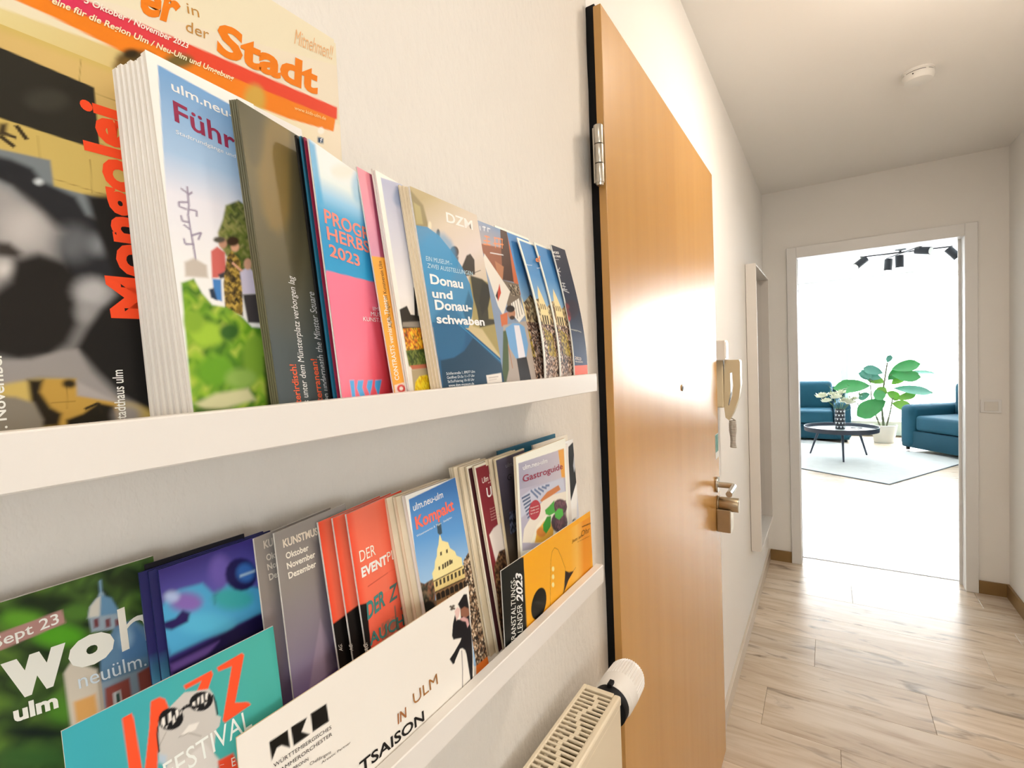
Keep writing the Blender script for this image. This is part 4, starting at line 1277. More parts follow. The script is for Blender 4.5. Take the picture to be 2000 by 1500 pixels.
leaflet('magazine', 'black and yellow photo booklet with upright red Mongolei title', 'magazine', 'leaflets on the upper ledge', (0.033, -0.065, 1.3576), (-0.0, 1.0, 0.0), (-0.0896, 0.0, 0.996), 0.205, 0.206, 0.002, [
    ('poly', ([(-5, -5), (210.0, -5), (210.0, 211.0), (-5, 211.0)], 'bda55e', 0, 1)),
    ('poly', ([(135.6, 202.8), (183.3, 203.6), (185.6, 175.5), (177.3, 172.2), (171.1, 189.1), (134.8, 192.1)], 'c4a769', 2.96, 1)),
    ('line', ([(168.7, 204.2), (166.6, 188.9)], 0.35, '8f7a3f', 0)),
    ('line', ([(147.0, 167.5), (184.0, 157.8)], 0.35, '8f7a3f', 0)),
    ('line', ([(133.6, 137.8), (176.8, 132.4)], 0.35, '8f7a3f', 0)),
    ('line', ([(147.9, 155.4), (147.9, 142.9)], 0.35, '8f7a3f', 0)),
    ('line', ([(167.7, 150.4), (167.2, 132.2)], 0.35, '8f7a3f', 0)),
    ('line', ([(173.3, 188.1), (185.9, 187.7)], 0.35, '8f7a3f', 0)),
    ('poly', ([(134.4, 194.5), (173.1, 191.0), (172.6, 156.7), (131.7, 159.4)], '2a2822', 0, 1)),
    ('poly', ([(161.4, 179.1), (160.6, 176.6), (158.5, 173.9), (155.7, 171.5), (152.4, 169.7), (149.3, 168.8), (146.8, 168.9), (145.2, 170.0), (144.8, 171.8), (145.5, 174.2), (147.4, 176.8), (150.1, 179.1), (153.3, 181.0), (156.5, 182.0), (159.2, 182.1), (161.0, 181.0)], '3a3831', 2.96, 1)),
    ('poly', ([(135.0, 156.5), (137.5, 157.5), (136.4, 151.1), (133.3, 150.0)], '3a3020', 1.16, 1)),
    ('line', ([(134.5, 150.4), (139.1, 146.9)], 2, '3a3020', 0)),
    ('line', ([(140.5, 157.8), (143.8, 152.1)], 2, '352c1c', 0)),
    ('line', ([(135.3, 152.4), (140.1, 151.6)], 1.6, '3f3424', 0)),
    ('poly', ([(130.5, 143.9), (151.7, 144.6), (151.9, 131.6), (176.6, 129.9), (183.1, 94.7), (182.1, 84.6), (125.6, 78.3)], '71787c', 0.86, 1)),
    ('poly', ([(128.5, 110.8), (172.7, 121.0), (195.6, 138.8), (187.8, 19.0), (169.0, 21.6), (152.6, 35.4), (122.9, 36.8)], '6f6d6c', 2.96, 1)),
    ('poly', ([(130.3, 140.5), (137.3, 140.3), (144.6, 138.3), (147.4, 133.0), (151.3, 131.5), (160.0, 128.4), (163.6, 120.0), (173.8, 116.6), (178.1, 94.0), (178.8, 84.3), (153.2, 81.4), (151.6, 103.7), (144.2, 117.2), (136.3, 127.2), (129.5, 130.2)], '26272a', 2.06, 1)),
    ('poly', ([(147.9, 132.7), (147.7, 132.1), (147.3, 131.5), (146.8, 131.1), (146.3, 130.8), (145.7, 130.8), (145.3, 131.0), (145.0, 131.3), (144.9, 131.8), (145.1, 132.4), (145.5, 133.0), (145.9, 133.4), (146.5, 133.7), (147.1, 133.8), (147.5, 133.6), (147.8, 133.2)], 'c9cfd2', 1.46, 1)),
    ('poly', ([(129.8, 127.5), (135.7, 125.5), (142.6, 120.0), (149.2, 112.5), (154.1, 108.2), (147.9, 97.0), (140.6, 95.1), (132.5, 84.4), (125.9, 76.5)], '9a9694', 4.76, 1)),
    ('poly', ([(145.6, 109.5), (144.8, 106.1), (143.2, 103.1), (140.9, 100.9), (138.3, 99.8), (136.0, 100.0), (134.1, 101.4), (132.9, 103.7), (132.7, 106.7), (133.4, 109.9), (134.9, 112.8), (137.1, 115.1), (139.6, 116.3), (142.1, 116.3), (144.1, 115.0), (145.3, 112.6)], 'b5b0ad', 5.96, 1)),
    ('poly', ([(128.6, 99.5), (133.7, 99.7), (137.5, 96.0), (136.2, 92.9), (128.1, 93.0)], '3a3532', 2.36, 1)),
    ('poly', ([(134.8, 87.6), (134.4, 86.4), (133.7, 85.4), (132.6, 84.6), (131.4, 84.2), (130.3, 84.3), (129.4, 84.8), (128.8, 85.6), (128.6, 86.7), (129.0, 87.8), (129.7, 88.9), (130.7, 89.6), (131.9, 90.0), (133.1, 90.0), (134.0, 89.5), (134.6, 88.7)], 'c9c4c0', 3.56, 1)),
    ('poly', ([(134.6, 91.9), (143.4, 96.3), (153.4, 93.3), (156.9, 86.0), (157.1, 73.5), (154.9, 62.4), (150.6, 53.1), (143.8, 47.0), (132.4, 44.9), (123.7, 47.8), (125.8, 74.4), (132.2, 81.5)], '211f1d', 2.96, 1)),
    ('poly', ([(164.2, 105.4), (163.3, 101.9), (161.6, 98.7), (159.2, 96.4), (156.5, 95.3), (154.1, 95.6), (152.1, 97.1), (150.9, 99.7), (150.7, 102.9), (151.5, 106.3), (153.1, 109.3), (155.4, 111.7), (158.0, 112.9), (160.6, 112.8), (162.7, 111.3), (163.9, 108.7)], '5e6063', 5.96, 1)),
    ('poly', ([(171.3, 105.9), (170.8, 103.9), (169.8, 102.1), (168.4, 100.8), (166.9, 100.2), (165.4, 100.3), (164.3, 101.2), (163.6, 102.6), (163.5, 104.4), (163.9, 106.4), (164.9, 108.1), (166.2, 109.4), (167.8, 110.1), (169.2, 110.0), (170.4, 109.2), (171.2, 107.8)], '7a7d80', 4.76, 1)),
    ('poly', ([(169.7, 80.2), (168.8, 77.4), (167.1, 74.8), (164.6, 73.1), (161.9, 72.3), (159.3, 72.6), (157.2, 74.0), (156.0, 76.2), (155.7, 78.8), (156.5, 81.6), (158.1, 84.1), (160.5, 85.9), (163.2, 86.8), (165.8, 86.6), (168.0, 85.2), (169.4, 83.0)], 'a8a6a6', 4.76, 1)),
    ('poly', ([(162.9, 69.2), (162.4, 67.3), (161.5, 65.7), (160.2, 64.6), (158.7, 64.2), (157.3, 64.5), (156.2, 65.4), (155.6, 66.9), (155.5, 68.7), (155.9, 70.5), (156.8, 72.1), (158.1, 73.2), (159.5, 73.7), (160.9, 73.4), (162.1, 72.5), (162.7, 71.0)], '8f8d8c', 4.16, 1)),
    ('poly', ([(164.5, 130.4), (195.6, 138.8), (190.7, 10.1), (183.0, 15.2), (170.0, 25.6), (161.4, 38.1), (153.9, 50.8), (158.3, 59.4), (165.6, 71.0), (172.9, 78.9), (172.1, 92.8), (167.8, 110.1)], '1c1b1a', 2.36, 1)),
    ('poly', ([(123.5, 45.1), (136.6, 44.9), (147.9, 49.2), (153.9, 50.0), (158.3, 38.2), (167.9, 24.1), (169.0, 21.6), (151.8, 26.2), (152.0, 35.4), (138.6, 36.8), (122.6, 32.7)], '8f8a88', 1.76, 1)),
    ('poly', ([(139.6, 35.6), (152.0, 35.0), (152.2, 26.9), (168.0, 21.7), (167.3, 11.2), (140.8, 10.1), (141.6, 20.4), (136.8, 28.1)], 'b28e42', 0.86, 1)),
    ('line', ([(148.3, 33.3), (147.8, 20.5)], 0.3, '8a6d30', 0)),
    ('line', ([(141.9, 24.0), (151.0, 24.0)], 0.3, '8a6d30', 0)),
    ('poly', ([(134.8, 35.5), (140.1, 35.2), (138.5, 29.5), (141.7, 21.8), (145.4, 18.5), (143.8, 12.7), (137.2, 12.8), (135.0, 25.4)], '241e14', 1.46, 1)),
    ('poly', ([(122.3, 29.3), (130.1, 27.9), (136.0, 24.6), (138.5, 16.3), (137.4, 9.2), (121.0, 11.6)], '7d766a', 1.46, 1)),
    ('poly', ([(152.1, 32.7), (151.8, 31.9), (151.2, 31.3), (150.3, 30.8), (149.3, 30.7), (148.3, 31.0), (147.5, 31.5), (147.0, 32.2), (146.9, 33.0), (147.1, 33.8), (147.7, 34.5), (148.6, 34.9), (149.6, 35.0), (150.6, 34.8), (151.4, 34.3), (151.9, 33.5)], '2a2418', 1.46, 1)),
    ('poly', ([(146.8, 15.3), (153.4, 17.6), (160.0, 22.4), (166.2, 20.2), (167.3, 11.2), (146.9, 10.0)], '1f1c14', 1.16, 1)),
    ('line', ([(154.2, 19.8), (160.0, 22.4), (160.8, 16.8)], 1.2, '241f14', 0)),
    ('poly', ([(152.5, 33.8), (155.8, 31.3), (167.7, 22.5), (152.2, 26.9)], 'a19a98', 1.46, 1)),
    ('poly', ([(177.8, 14.1), (177.2, 11.9), (175.6, 10.2), (173.5, 9.3), (171.2, 9.1), (168.9, 9.9), (167.1, 11.3), (166.0, 13.3), (165.8, 15.5), (166.4, 17.5), (167.8, 19.2), (169.9, 20.3), (172.2, 20.5), (174.5, 19.8), (176.4, 18.4), (177.6, 16.4)], '8a8480', 3.56, 1)),
], [
    ('Mongolei', 'ee4a26', (189.6, 66.8), (185.1, 182.5), (169.2, 66.5), {'bold': 0.04}),
    ('stadthaus ulm', 'e8e4de', (170.8, 11.5), (171.6, 39.0), (166.2, 11.5), {'bold': 0.01}),
    ('1. November', 'e8e4de', (126.2, 11.5), (126.9, 48.5), (122.4, 11.4), {'bold': 0.02}),
], res=0.65, clip=(60, 206, 0, 206))
leaflet('leaflet', 'white leaflet edge, rearmost copy counted from the wall in the vine-leaflet stack', 'leaflet', 'leaflets on the upper ledge', (0.0425, 0.115, 1.3576), (-0.1191, 0.9929, 0.0), (-0.0768, 0.0, 0.997), 0.099, 0.2, 0.0036, (), ())
leaflet('leaflet', 'white leaflet edge, second copy counted from the wall in the vine-leaflet stack', 'leaflet', 'leaflets on the upper ledge', (0.0471, 0.1163, 1.3576), (-0.1191, 0.9929, 0.0), (-0.0847, 0.0, 0.9964), 0.099, 0.2016, 0.0036, (), ())
leaflet('leaflet', 'white leaflet edge, third copy counted from the wall in the vine-leaflet stack', 'leaflet', 'leaflets on the upper ledge', (0.0517, 0.1175, 1.3576), (-0.1191, 0.9929, 0.0), (-0.0926, 0.0, 0.9957), 0.099, 0.2012, 0.0036, (), ())
leaflet('leaflet', 'white leaflet edge, fourth copy counted from the wall in the vine-leaflet stack', 'leaflet', 'leaflets on the upper ledge', (0.0563, 0.1188, 1.3576), (-0.1191, 0.9929, 0.0), (-0.1005, 0.0, 0.9949), 0.099, 0.2028, 0.0036, (), ())
leaflet('leaflet', 'white leaflet edge, fifth copy counted from the wall in the vine-leaflet stack', 'leaflet', 'leaflets on the upper ledge', (0.0608, 0.12, 1.3576), (-0.1191, 0.9929, 0.0), (-0.1084, 0.0, 0.9941), 0.099, 0.2023, 0.0036, (), ())
leaflet('leaflet', 'white leaflet edge, sixth copy counted from the wall in the vine-leaflet stack', 'leaflet', 'leaflets on the upper ledge', (0.0654, 0.1213, 1.3576), (-0.1191, 0.9929, 0.0), (-0.1162, 0.0, 0.9932), 0.099, 0.2039, 0.0036, (), ())
leaflet('leaflet', 'white-edged leaflet showing walkers above green vines, front copy of its stack', 'leaflet', 'leaflets on the upper ledge', (0.07, 0.1225, 1.3576), (-0.1191, 0.9929, 0.0), (-0.124, 0.0, 0.9923), 0.099, 0.2065, 0.0041, [
    ('poly', ([(-5, -5), (104.0, -5), (104.0, 211.5), (-5, 211.5)], 'e9e4df', 0, 1)),
    ('grad', ([(5.5, 201.8), (62.3, 197.8), (57.4, 96.1), (53.3, 29.1), (-7.9, 16.2), (-0.1, 115.0)], [((5.8, 201.4), '6f9ac8'), ((5.4, 155.4), '9db9d8'), ((4.7, 131.8), 'd9d9e6'), ((2.8, 92.7), 'ece6ea')], 0, 1)),
    ('speck', ([(26.7, 108.2), (26.4, 115.7), (30.5, 124.2), (33.5, 133.5), (42.3, 139.0), (49.4, 136.1), (51.7, 118.7), (50.2, 95.1), (34.3, 94.4)], ['5f6b2e', '7d8248', '414d28', '8c8a52'], 2.2, 1.0, 3, 0.5, 1)),
    ('poly', ([(48.4, 149.3), (50.1, 137.2), (52.3, 116.1), (51.0, 100.6), (47.3, 111.5), (44.9, 127.8)], '23261a', 0.86, 1)),
    ('line', ([(12.5, 138.1), (12.0, 127.5), (10.9, 121.7), (11.1, 114.6), (11.6, 103.6), (11.9, 93.3)], 1.0, '8a8098', 0)),
    ('line', ([(12.4, 134.1), (8.9, 135.8)], 1.0, '8a8098', 0)),
    ('line', ([(12.3, 133.2), (14.9, 135.6)], 1.0, '8a8098', 0)),
    ('line', ([(11.8, 129.1), (6.8, 127.7), (6.8, 125.3), (10.5, 124.8)], 1.0, '8a8098', 0)),
    ('line', ([(11.7, 125.1), (15.9, 125.4), (15.5, 122.1)], 1.0, '8a8098', 0)),
    ('line', ([(11.1, 117.8), (7.4, 117.6), (7.0, 120.7)], 1.0, '8a8098', 0)),
    ('line', ([(11.0, 113.8), (7.9, 115.8)], 1.0, '8a8098', 0)),
    ('line', ([(11.4, 110.7), (16.8, 113.5), (14.6, 109.0)], 1.0, '8a8098', 0)),
    ('line', ([(11.9, 106.0), (7.3, 105.1), (6.9, 108.2)], 1.0, '8a8098', 0)),
    ('poly', ([(5.7, 95.0), (10.8, 98.2), (17.4, 95.4), (17.2, 88.3), (5.1, 87.3)], 'b9b0a6', 1.16, 1)),
    ('poly', ([(20.9, 104.0), (24.9, 107.4), (29.1, 104.8), (28.5, 94.0), (22.9, 89.1), (19.5, 88.6)], 'c0605a', 0.8, 1)),
    ('poly', ([(31.2, 110.6), (30.8, 109.3), (30.1, 108.2), (29.2, 107.4), (28.2, 107.0), (27.2, 107.0), (26.5, 107.5), (26.1, 108.4), (26.0, 109.5), (26.4, 110.7), (27.1, 111.8), (28.0, 112.6), (29.0, 113.1), (30.0, 113.1), (30.7, 112.6), (31.2, 111.7)], 'b88a72', 0.86, 1)),
    ('poly', ([(30.4, 112.5), (30.0, 111.7), (29.1, 110.9), (27.9, 110.3), (26.5, 109.8), (25.2, 109.7), (24.1, 109.9), (23.4, 110.3), (23.2, 110.9), (23.6, 111.7), (24.4, 112.5), (25.6, 113.1), (27.0, 113.5), (28.3, 113.7), (29.5, 113.6), (30.2, 113.1)], '4f4a40', 1.01, 1)),
    ('poly', ([(19.6, 88.2), (24.6, 88.5), (23.4, 75.8), (19.2, 76.6)], '3f78b8', 0.8, 1)),
    ('poly', ([(16.8, 81.9), (19.7, 83.0), (20.8, 76.0), (17.3, 77.2)], '24344a', 0.8, 1)),
    ('poly', ([(23.2, 91.1), (28.5, 94.0), (30.2, 90.9), (24.1, 88.8)], '3a3a42', 0.8, 1)),
    ('speck', ([(29.5, 101.5), (33.3, 106.8), (37.8, 101.7), (37.6, 89.5), (34.9, 68.2), (24.6, 71.5), (25.6, 86.2)], ['2f281c', 'c2a24c', '5a4a2c', '80682e'], 1.4, 0.6, 7, 0.5, 1)),
    ('poly', ([(38.5, 109.9), (38.1, 108.8), (37.4, 107.7), (36.4, 106.9), (35.4, 106.5), (34.4, 106.5), (33.6, 106.9), (33.2, 107.8), (33.1, 108.9), (33.5, 110.0), (34.2, 111.1), (35.1, 111.9), (36.2, 112.3), (37.2, 112.3), (38.0, 111.9), (38.5, 111.0)], 'd2a184', 0.86, 1)),
    ('poly', ([(38.9, 113.4), (38.4, 112.2), (37.4, 111.1), (36.1, 110.2), (34.5, 109.6), (33.0, 109.6), (31.9, 109.9), (31.2, 110.7), (31.0, 111.8), (31.5, 112.9), (32.4, 114.1), (33.8, 115.0), (35.3, 115.5), (36.8, 115.6), (38.0, 115.3), (38.8, 114.5)], '3b2c20', 1.01, 1)),
    ('line', ([(32.7, 99.6), (37.4, 95.8), (41.8, 95.2)], 1.6, 'd2a184', 0)),
    ('poly', ([(36.8, 94.4), (42.4, 99.1), (47.8, 94.3), (48.5, 83.1), (36.7, 81.3)], 'c9c3d8', 0.8, 1)),
    ('poly', ([(45.2, 100.9), (44.8, 99.5), (44.1, 98.2), (43.1, 97.3), (42.1, 96.9), (41.1, 97.0), (40.4, 97.7), (40.0, 98.7), (40.0, 100.0), (40.4, 101.4), (41.1, 102.6), (42.0, 103.5), (43.1, 104.0), (44.1, 103.9), (44.8, 103.3), (45.2, 102.2)], 'c89a80', 0.86, 1)),
    ('poly', ([(36.7, 81.3), (48.0, 83.2), (48.2, 64.8), (37.5, 64.6)], '3c393b', 0.8, 1)),
    ('poly', ([(47.3, 100.8), (51.0, 93.9), (50.1, 64.9), (45.5, 66.4), (48.2, 87.4)], '1b181c', 0.8, 1)),
    ('speck', ([(2.5, 83.5), (9.4, 86.8), (12.9, 79.1), (17.6, 73.3), (25.6, 72.8), (33.6, 68.5), (39.8, 62.2), (47.3, 62.1), (48.7, 39.6), (49.6, 12.8), (47.7, 0.9), (-0.6, 7.5), (0.2, 36.9)], ['5c8c20', '86ac30', '3f6a1c', 'a4b848', '6f9a2c', '4a7a20'], 4, 1.0, 5, 0.5, 1)),
    ('poly', ([(21.8, 56.9), (20.7, 54.1), (18.3, 51.7), (15.0, 50.2), (11.4, 49.6), (8.0, 50.1), (5.3, 51.5), (3.7, 53.7), (3.4, 56.2), (4.4, 58.9), (6.5, 61.2), (9.6, 62.8), (13.2, 63.6), (16.8, 63.2), (19.7, 61.9), (21.5, 59.6)], '94b838', 2.96, 1)),
    ('poly', ([(31.4, 58.9), (30.6, 57.0), (29.1, 55.3), (27.0, 54.2), (24.7, 53.8), (22.5, 54.1), (20.8, 55.1), (19.8, 56.6), (19.6, 58.4), (20.3, 60.2), (21.7, 61.9), (23.7, 63.0), (26.0, 63.5), (28.3, 63.3), (30.1, 62.3), (31.2, 60.8)], '2f5a20', 2.36, 1)),
    ('poly', ([(11.7, 63.5), (11.0, 61.1), (9.6, 59.0), (7.7, 57.6), (5.6, 57.1), (3.8, 57.4), (2.3, 58.7), (1.4, 60.6), (1.3, 62.9), (2.0, 65.2), (3.3, 67.2), (5.2, 68.7), (7.2, 69.3), (9.1, 69.0), (10.7, 67.8), (11.6, 65.8)], '7ca030', 2.36, 1)),
    ('poly', ([(47.5, 44.0), (46.0, 38.7), (43.5, 34.4), (40.4, 31.6), (37.1, 30.7), (34.2, 31.8), (32.0, 34.8), (30.9, 39.1), (31.0, 44.1), (32.3, 49.1), (34.7, 53.5), (37.7, 56.4), (41.0, 57.6), (44.1, 56.6), (46.4, 53.7), (47.6, 49.3)], '6f9430', 2.96, 1)),
    ('poly', ([(24.8, 36.1), (23.5, 32.8), (20.8, 30.1), (17.2, 28.4), (13.2, 28.0), (9.5, 28.8), (6.6, 30.8), (4.9, 33.6), (4.5, 36.7), (5.7, 39.9), (8.1, 42.5), (11.5, 44.3), (15.4, 45.0), (19.3, 44.3), (22.5, 42.4), (24.4, 39.5)], '5f9424', 2.96, 1)),
    ('poly', ([(38.1, 31.5), (37.0, 29.3), (34.6, 27.5), (31.3, 26.5), (27.6, 26.3), (24.2, 26.9), (21.4, 28.3), (19.7, 30.2), (19.3, 32.3), (20.3, 34.4), (22.5, 36.1), (25.6, 37.2), (29.2, 37.6), (32.8, 37.0), (35.8, 35.7), (37.7, 33.7)], '7fa04a', 2.96, 1)),
    ('poly', ([(1.7, 19.8), (12.7, 24.2), (31.9, 26.0), (35.4, 19.2), (17.9, 15.9), (6.8, 14.1)], 'c2c096', 2.06, 1)),
    ('poly', ([(0.7, 17.7), (17.8, 15.2), (12.5, 11.1), (0.0, 12.6)], '3a5a20', 1.76, 1)),
    ('poly', ([(44.6, 44.0), (48.1, 35.3), (48.7, 0.8), (41.1, 1.8)], '263018', 2.06, 1)),
], [
    ('ulm.neu-ulm', 'f0eef0', (11.1, 190.8), (61.4, 189.7), (11.2, 196.2), {'bold': 0.012}),
    ('Führungen', '8b2f4c', (10.5, 173.6), (89.0, 164.6), (10.8, 185.1), {'bold': 0.015}),
    ('Stadtrundgänge und Führungen', 'e8e8f0', (10.1, 166.3), (63.6, 164.9), (10.3, 168.5), {}),
], res=0.7, clip=(0, 62, 0, 207))
leaflet('leaflet', 'thin olive leaflet edge, rear copy behind the dark olive front one', 'leaflet', 'leaflets on the upper ledge', (0.0722, 0.164, 1.3576), (-0.2607, 0.9654, 0.0), (-0.124, 0.0, 0.9923), 0.099, 0.1965, 0.0009, (), (), res=0.9, pages=mat('olive_stock', hexc('6b664e'), 0.5))
leaflet('leaflet', 'thin olive leaflet edge, second copy behind the dark olive front one', 'leaflet', 'leaflets on the upper ledge', (0.0735, 0.1646, 1.3576), (-0.2607, 0.9654, 0.0), (-0.124, 0.0, 0.9923), 0.099, 0.1965, 0.0009, (), (), res=0.9, pages=mat('olive_stock', hexc('6b664e'), 0.5))
leaflet('leaflet', 'thin olive leaflet edge, third copy behind the dark olive front one', 'leaflet', 'leaflets on the upper ledge', (0.0747, 0.1652, 1.3576), (-0.2607, 0.9654, 0.0), (-0.124, 0.0, 0.9923), 0.099, 0.1965, 0.0009, (), (), res=0.9, pages=mat('olive_stock', hexc('6b664e'), 0.5))
leaflet('leaflet', 'dark olive leaflet with upright white and orange text, front copy', 'leaflet', 'leaflets on the upper ledge', (0.076, 0.1658, 1.3576), (-0.2607, 0.9654, 0.0), (-0.124, 0.0, 0.9923), 0.099, 0.1965, 0.0009, [
    ('grad', ([(-5, -5), (104.0, -5), (104.0, 201.5), (-5, 201.5)], [((0, 0.0), '474f52'), ((0, 49.125), '4b5354'), ((0, 108.075), '625c46'), ((0, 157.20000000000002), '6b6245'), ((0, 196.5), '58543f')], 0, 1)),
    ('poly', ([(42.6, 169.5), (38.1, 152.2), (31.6, 137.1), (24.5, 126.5), (17.6, 121.9), (12.1, 123.4), (8.6, 130.6), (7.5, 142.3), (8.9, 157.1), (12.6, 173.1), (18.3, 188.0), (25.3, 199.8), (32.5, 206.3), (38.8, 206.3), (43.0, 199.2), (44.4, 186.2)], '86703f', 5.36, 0.75)),
    ('poly', ([(46.9, 156.1), (41.0, 127.8), (35.1, 104.6), (30.2, 89.3), (26.7, 83.9), (25.1, 88.6), (25.7, 102.8), (28.4, 124.7), (32.8, 151.5), (38.3, 179.5), (44.4, 204.6), (49.9, 222.7), (53.9, 230.2), (55.7, 225.7), (55.0, 209.6), (51.9, 184.9)], '4a4636', 3.56, 0.6)),
    ('poly', ([(17.4, 181.4), (15.6, 173.6), (12.9, 166.6), (9.9, 161.6), (7.0, 159.1), (4.6, 159.5), (3.1, 162.8), (2.6, 168.3), (3.2, 175.3), (4.9, 182.8), (7.4, 189.7), (10.4, 195.1), (13.4, 197.9), (16.0, 197.8), (17.6, 194.6), (18.2, 188.8)], '5a5540', 2.96, 0.5)),
], [
    ('Unterirdisch!', 'e0623f', (17.7, 8.3), (17.4, 39.1), (12.4, 8.3), {'bold': 0.015}),
    ('Was unter dem Münsterplatz verborgen lag', 'e6e6e2', (24.0, 7.6), (26.1, 95.5), (18.8, 7.6), {'shear': 0.15}),
    ('Subterranean!', 'e0623f', (36.8, 5.2), (36.4, 42.6), (31.1, 5.3), {'bold': 0.015}),
    ('Hidden underneath the Minster Square', 'e6e6e2', (44.0, 4.4), (42.8, 87.6), (37.8, 4.5), {'shear': 0.15}),
], res=0.9, pages=mat('olive_stock', hexc('6b664e'), 0.5))
leaflet('leaflet', 'black leaflet edge tucked between the olive leaflets and the autumn programme', 'leaflet', 'leaflets on the upper ledge', (0.0735, 0.203, 1.3576), (-0.3387, 0.9409, 0.0), (-0.1123, 0.0, 0.9937), 0.097, 0.1885, 0.0014, [
    ('poly', ([(-5, -5), (102.0, -5), (102.0, 193.5), (-5, 193.5)], '0d1013', 0, 1)),
], (), res=2.0, pages=mat('stock_0d1013', hexc('0d1013'), 0.45))
leaflet('leaflet', 'dark teal leaflet edge just behind the pink and blue autumn programme', 'leaflet', 'leaflets on the upper ledge', (0.0757, 0.2048, 1.3576), (-0.3387, 0.9409, 0.0), (-0.1123, 0.0, 0.9937), 0.097, 0.188, 0.0014, [
    ('grad', ([(-5, -5), (102.0, -5), (102.0, 193.0), (-5, 193.0)], [((0, 0.0), '1b5f7a'), ((0, 112.8), '1c5f80'), ((0, 188.0), '1b2a40')], 0, 1)),
], (), res=2.0, pages=mat('stock_1d6684', hexc('1d6684'), 0.45))
leaflet('leaflet', 'thin crimson leaflet edge behind the pink and blue autumn programme', 'leaflet', 'leaflets on the upper ledge', (0.077, 0.2062, 1.3576), (-0.3387, 0.9409, 0.0), (-0.1123, 0.0, 0.9937), 0.097, 0.1875, 0.0006, [
    ('poly', ([(-5, -5), (102.0, -5), (102.0, 192.5), (-5, 192.5)], '8a2440', 0, 1)),
], (), res=2.0, pages=mat('stock_8a2440', hexc('8a2440'), 0.45))
leaflet('leaflet', 'blue and pink autumn programme leaflet with coral letters', 'leaflet', 'leaflets on the upper ledge', (0.0786, 0.2079, 1.3576), (-0.3387, 0.9409, 0.0), (-0.1113, 0.0, 0.9938), 0.096, 0.1866, 0.001, [
    ('poly', ([(-5, -5), (101.0, -5), (101.0, 191.57553276784995), (-5, 191.57553276784995)], 'f07088', 0, 1)),
    ('grad', ([(-8.7, 189.4), (88.5, 206.6), (79.6, 103.8), (-8.9, 97.4)], [((30.4, 192.9), 'eeeae8'), ((31.3, 166.6), 'd9e4f0'), ((33.1, 153.9), '8fc0e0'), ((35.2, 142.5), '3f9ccc'), ((38.8, 127.3), '2f8fc4'), ((35.0, 101.0), '2c96c8')], 0, 1)),
    ('poly', ([(-3.7, 186.9), (6.5, 185.3), (7.3, 145.9), (0.6, 142.6)], '3f9fd0', 2.36, 0.8)),
    ('poly', ([(52.7, 185.3), (50.8, 182.5), (46.8, 179.2), (41.3, 176.0), (35.2, 173.4), (29.5, 171.7), (25.0, 171.2), (22.3, 171.9), (21.7, 173.6), (23.3, 176.2), (26.8, 179.3), (31.9, 182.4), (37.9, 185.2), (43.8, 187.1), (48.8, 187.8), (52.0, 187.2)], 'f0d9cc', 3.56, 0.7)),
    ('poly', ([(70.2, 180.1), (67.8, 174.3), (64.1, 168.8), (59.5, 164.5), (54.9, 162.1), (50.8, 161.8), (47.9, 163.6), (46.6, 167.2), (47.0, 172.1), (49.1, 177.6), (52.6, 183.0), (57.0, 187.4), (61.7, 190.2), (66.0, 190.8), (69.1, 189.1), (70.6, 185.4)], '4aa6d4', 4.16, 0.5)),
    ('poly', ([(0.4, 99.8), (63.0, 102.5), (78.2, 8.7), (0.8, 13.7)], 'f0708a', 0, 1)),
    ('grad', ([(0.4, 99.8), (63.0, 102.5), (78.2, 8.7), (0.8, 13.7)], [((15.9, 89.1), 'f27590'), ((26.4, 45.1), 'ee6a82'), ((69.1, 21.0), 'd43a40')], 0, 1)),
    ('poly', ([(50.3, 80.0), (67.6, 81.7), (81.4, 8.4), (60.0, 10.1)], 'c8343c', 3.56, 0.6)),
    ('poly', ([(11.1, 27.1), (16.4, 27.2), (15.5, 15.0), (11.5, 14.8)], 'f5a4bc', 0.89, 1)),
    ('poly', ([(11.1, 27.1), (16.4, 27.2), (15.5, 15.0), (11.5, 14.8)], '3f9ad4', 0, 1)),
    ('poly', ([(21.3, 26.7), (28.5, 26.7), (25.7, 21.6), (28.4, 14.6), (22.2, 14.0), (18.8, 21.5)], 'f5a4bc', 0.89, 1)),
    ('poly', ([(21.3, 26.7), (28.5, 26.7), (25.7, 21.6), (28.4, 14.6), (22.2, 14.0), (18.8, 21.5)], '3f9ad4', 0, 1)),
    ('poly', ([(34.3, 26.5), (41.3, 26.6), (38.5, 21.5), (34.3, 15.8), (31.5, 21.8)], 'f5a4bc', 0.89, 1)),
    ('poly', ([(34.3, 26.5), (41.3, 26.6), (38.5, 21.5), (34.3, 15.8), (31.5, 21.8)], '3f9ad4', 0, 1)),
    ('poly', ([(44.6, 26.3), (54.1, 26.5), (47.3, 15.8), (45.9, 15.0), (42.9, 21.8)], 'f5a4bc', 0.89, 1)),
    ('poly', ([(44.6, 26.3), (54.1, 26.5), (47.3, 15.8), (45.9, 15.0), (42.9, 21.8)], '3f9ad4', 0, 1)),
], [
    ('PROGRAMM', 'ff8578', (6.0, 133.1), (101.6, 136.9), (6.6, 142.6), {'bold': 0.02}),
    ('HERBST', 'ff8578', (6.6, 122.0), (73.4, 125.8), (6.9, 130.9), {'bold': 0.02}),
    ('2023', 'ff8578', (6.7, 110.9), (44.0, 111.2), (6.8, 119.2), {'bold': 0.02}),
    ('IM', 'fbe4e4', (54.3, 79.5), (62.9, 80.1), (54.5, 82.5), {}),
    ('MUSEUM', 'fbe4e4', (50.1, 74.9), (80.0, 77.0), (50.4, 78.2), {}),
    ('KUNST.PUNKT', 'fbe4e4', (38.2, 70.1), (86.8, 72.7), (38.5, 73.2), {}),
], res=0.8)
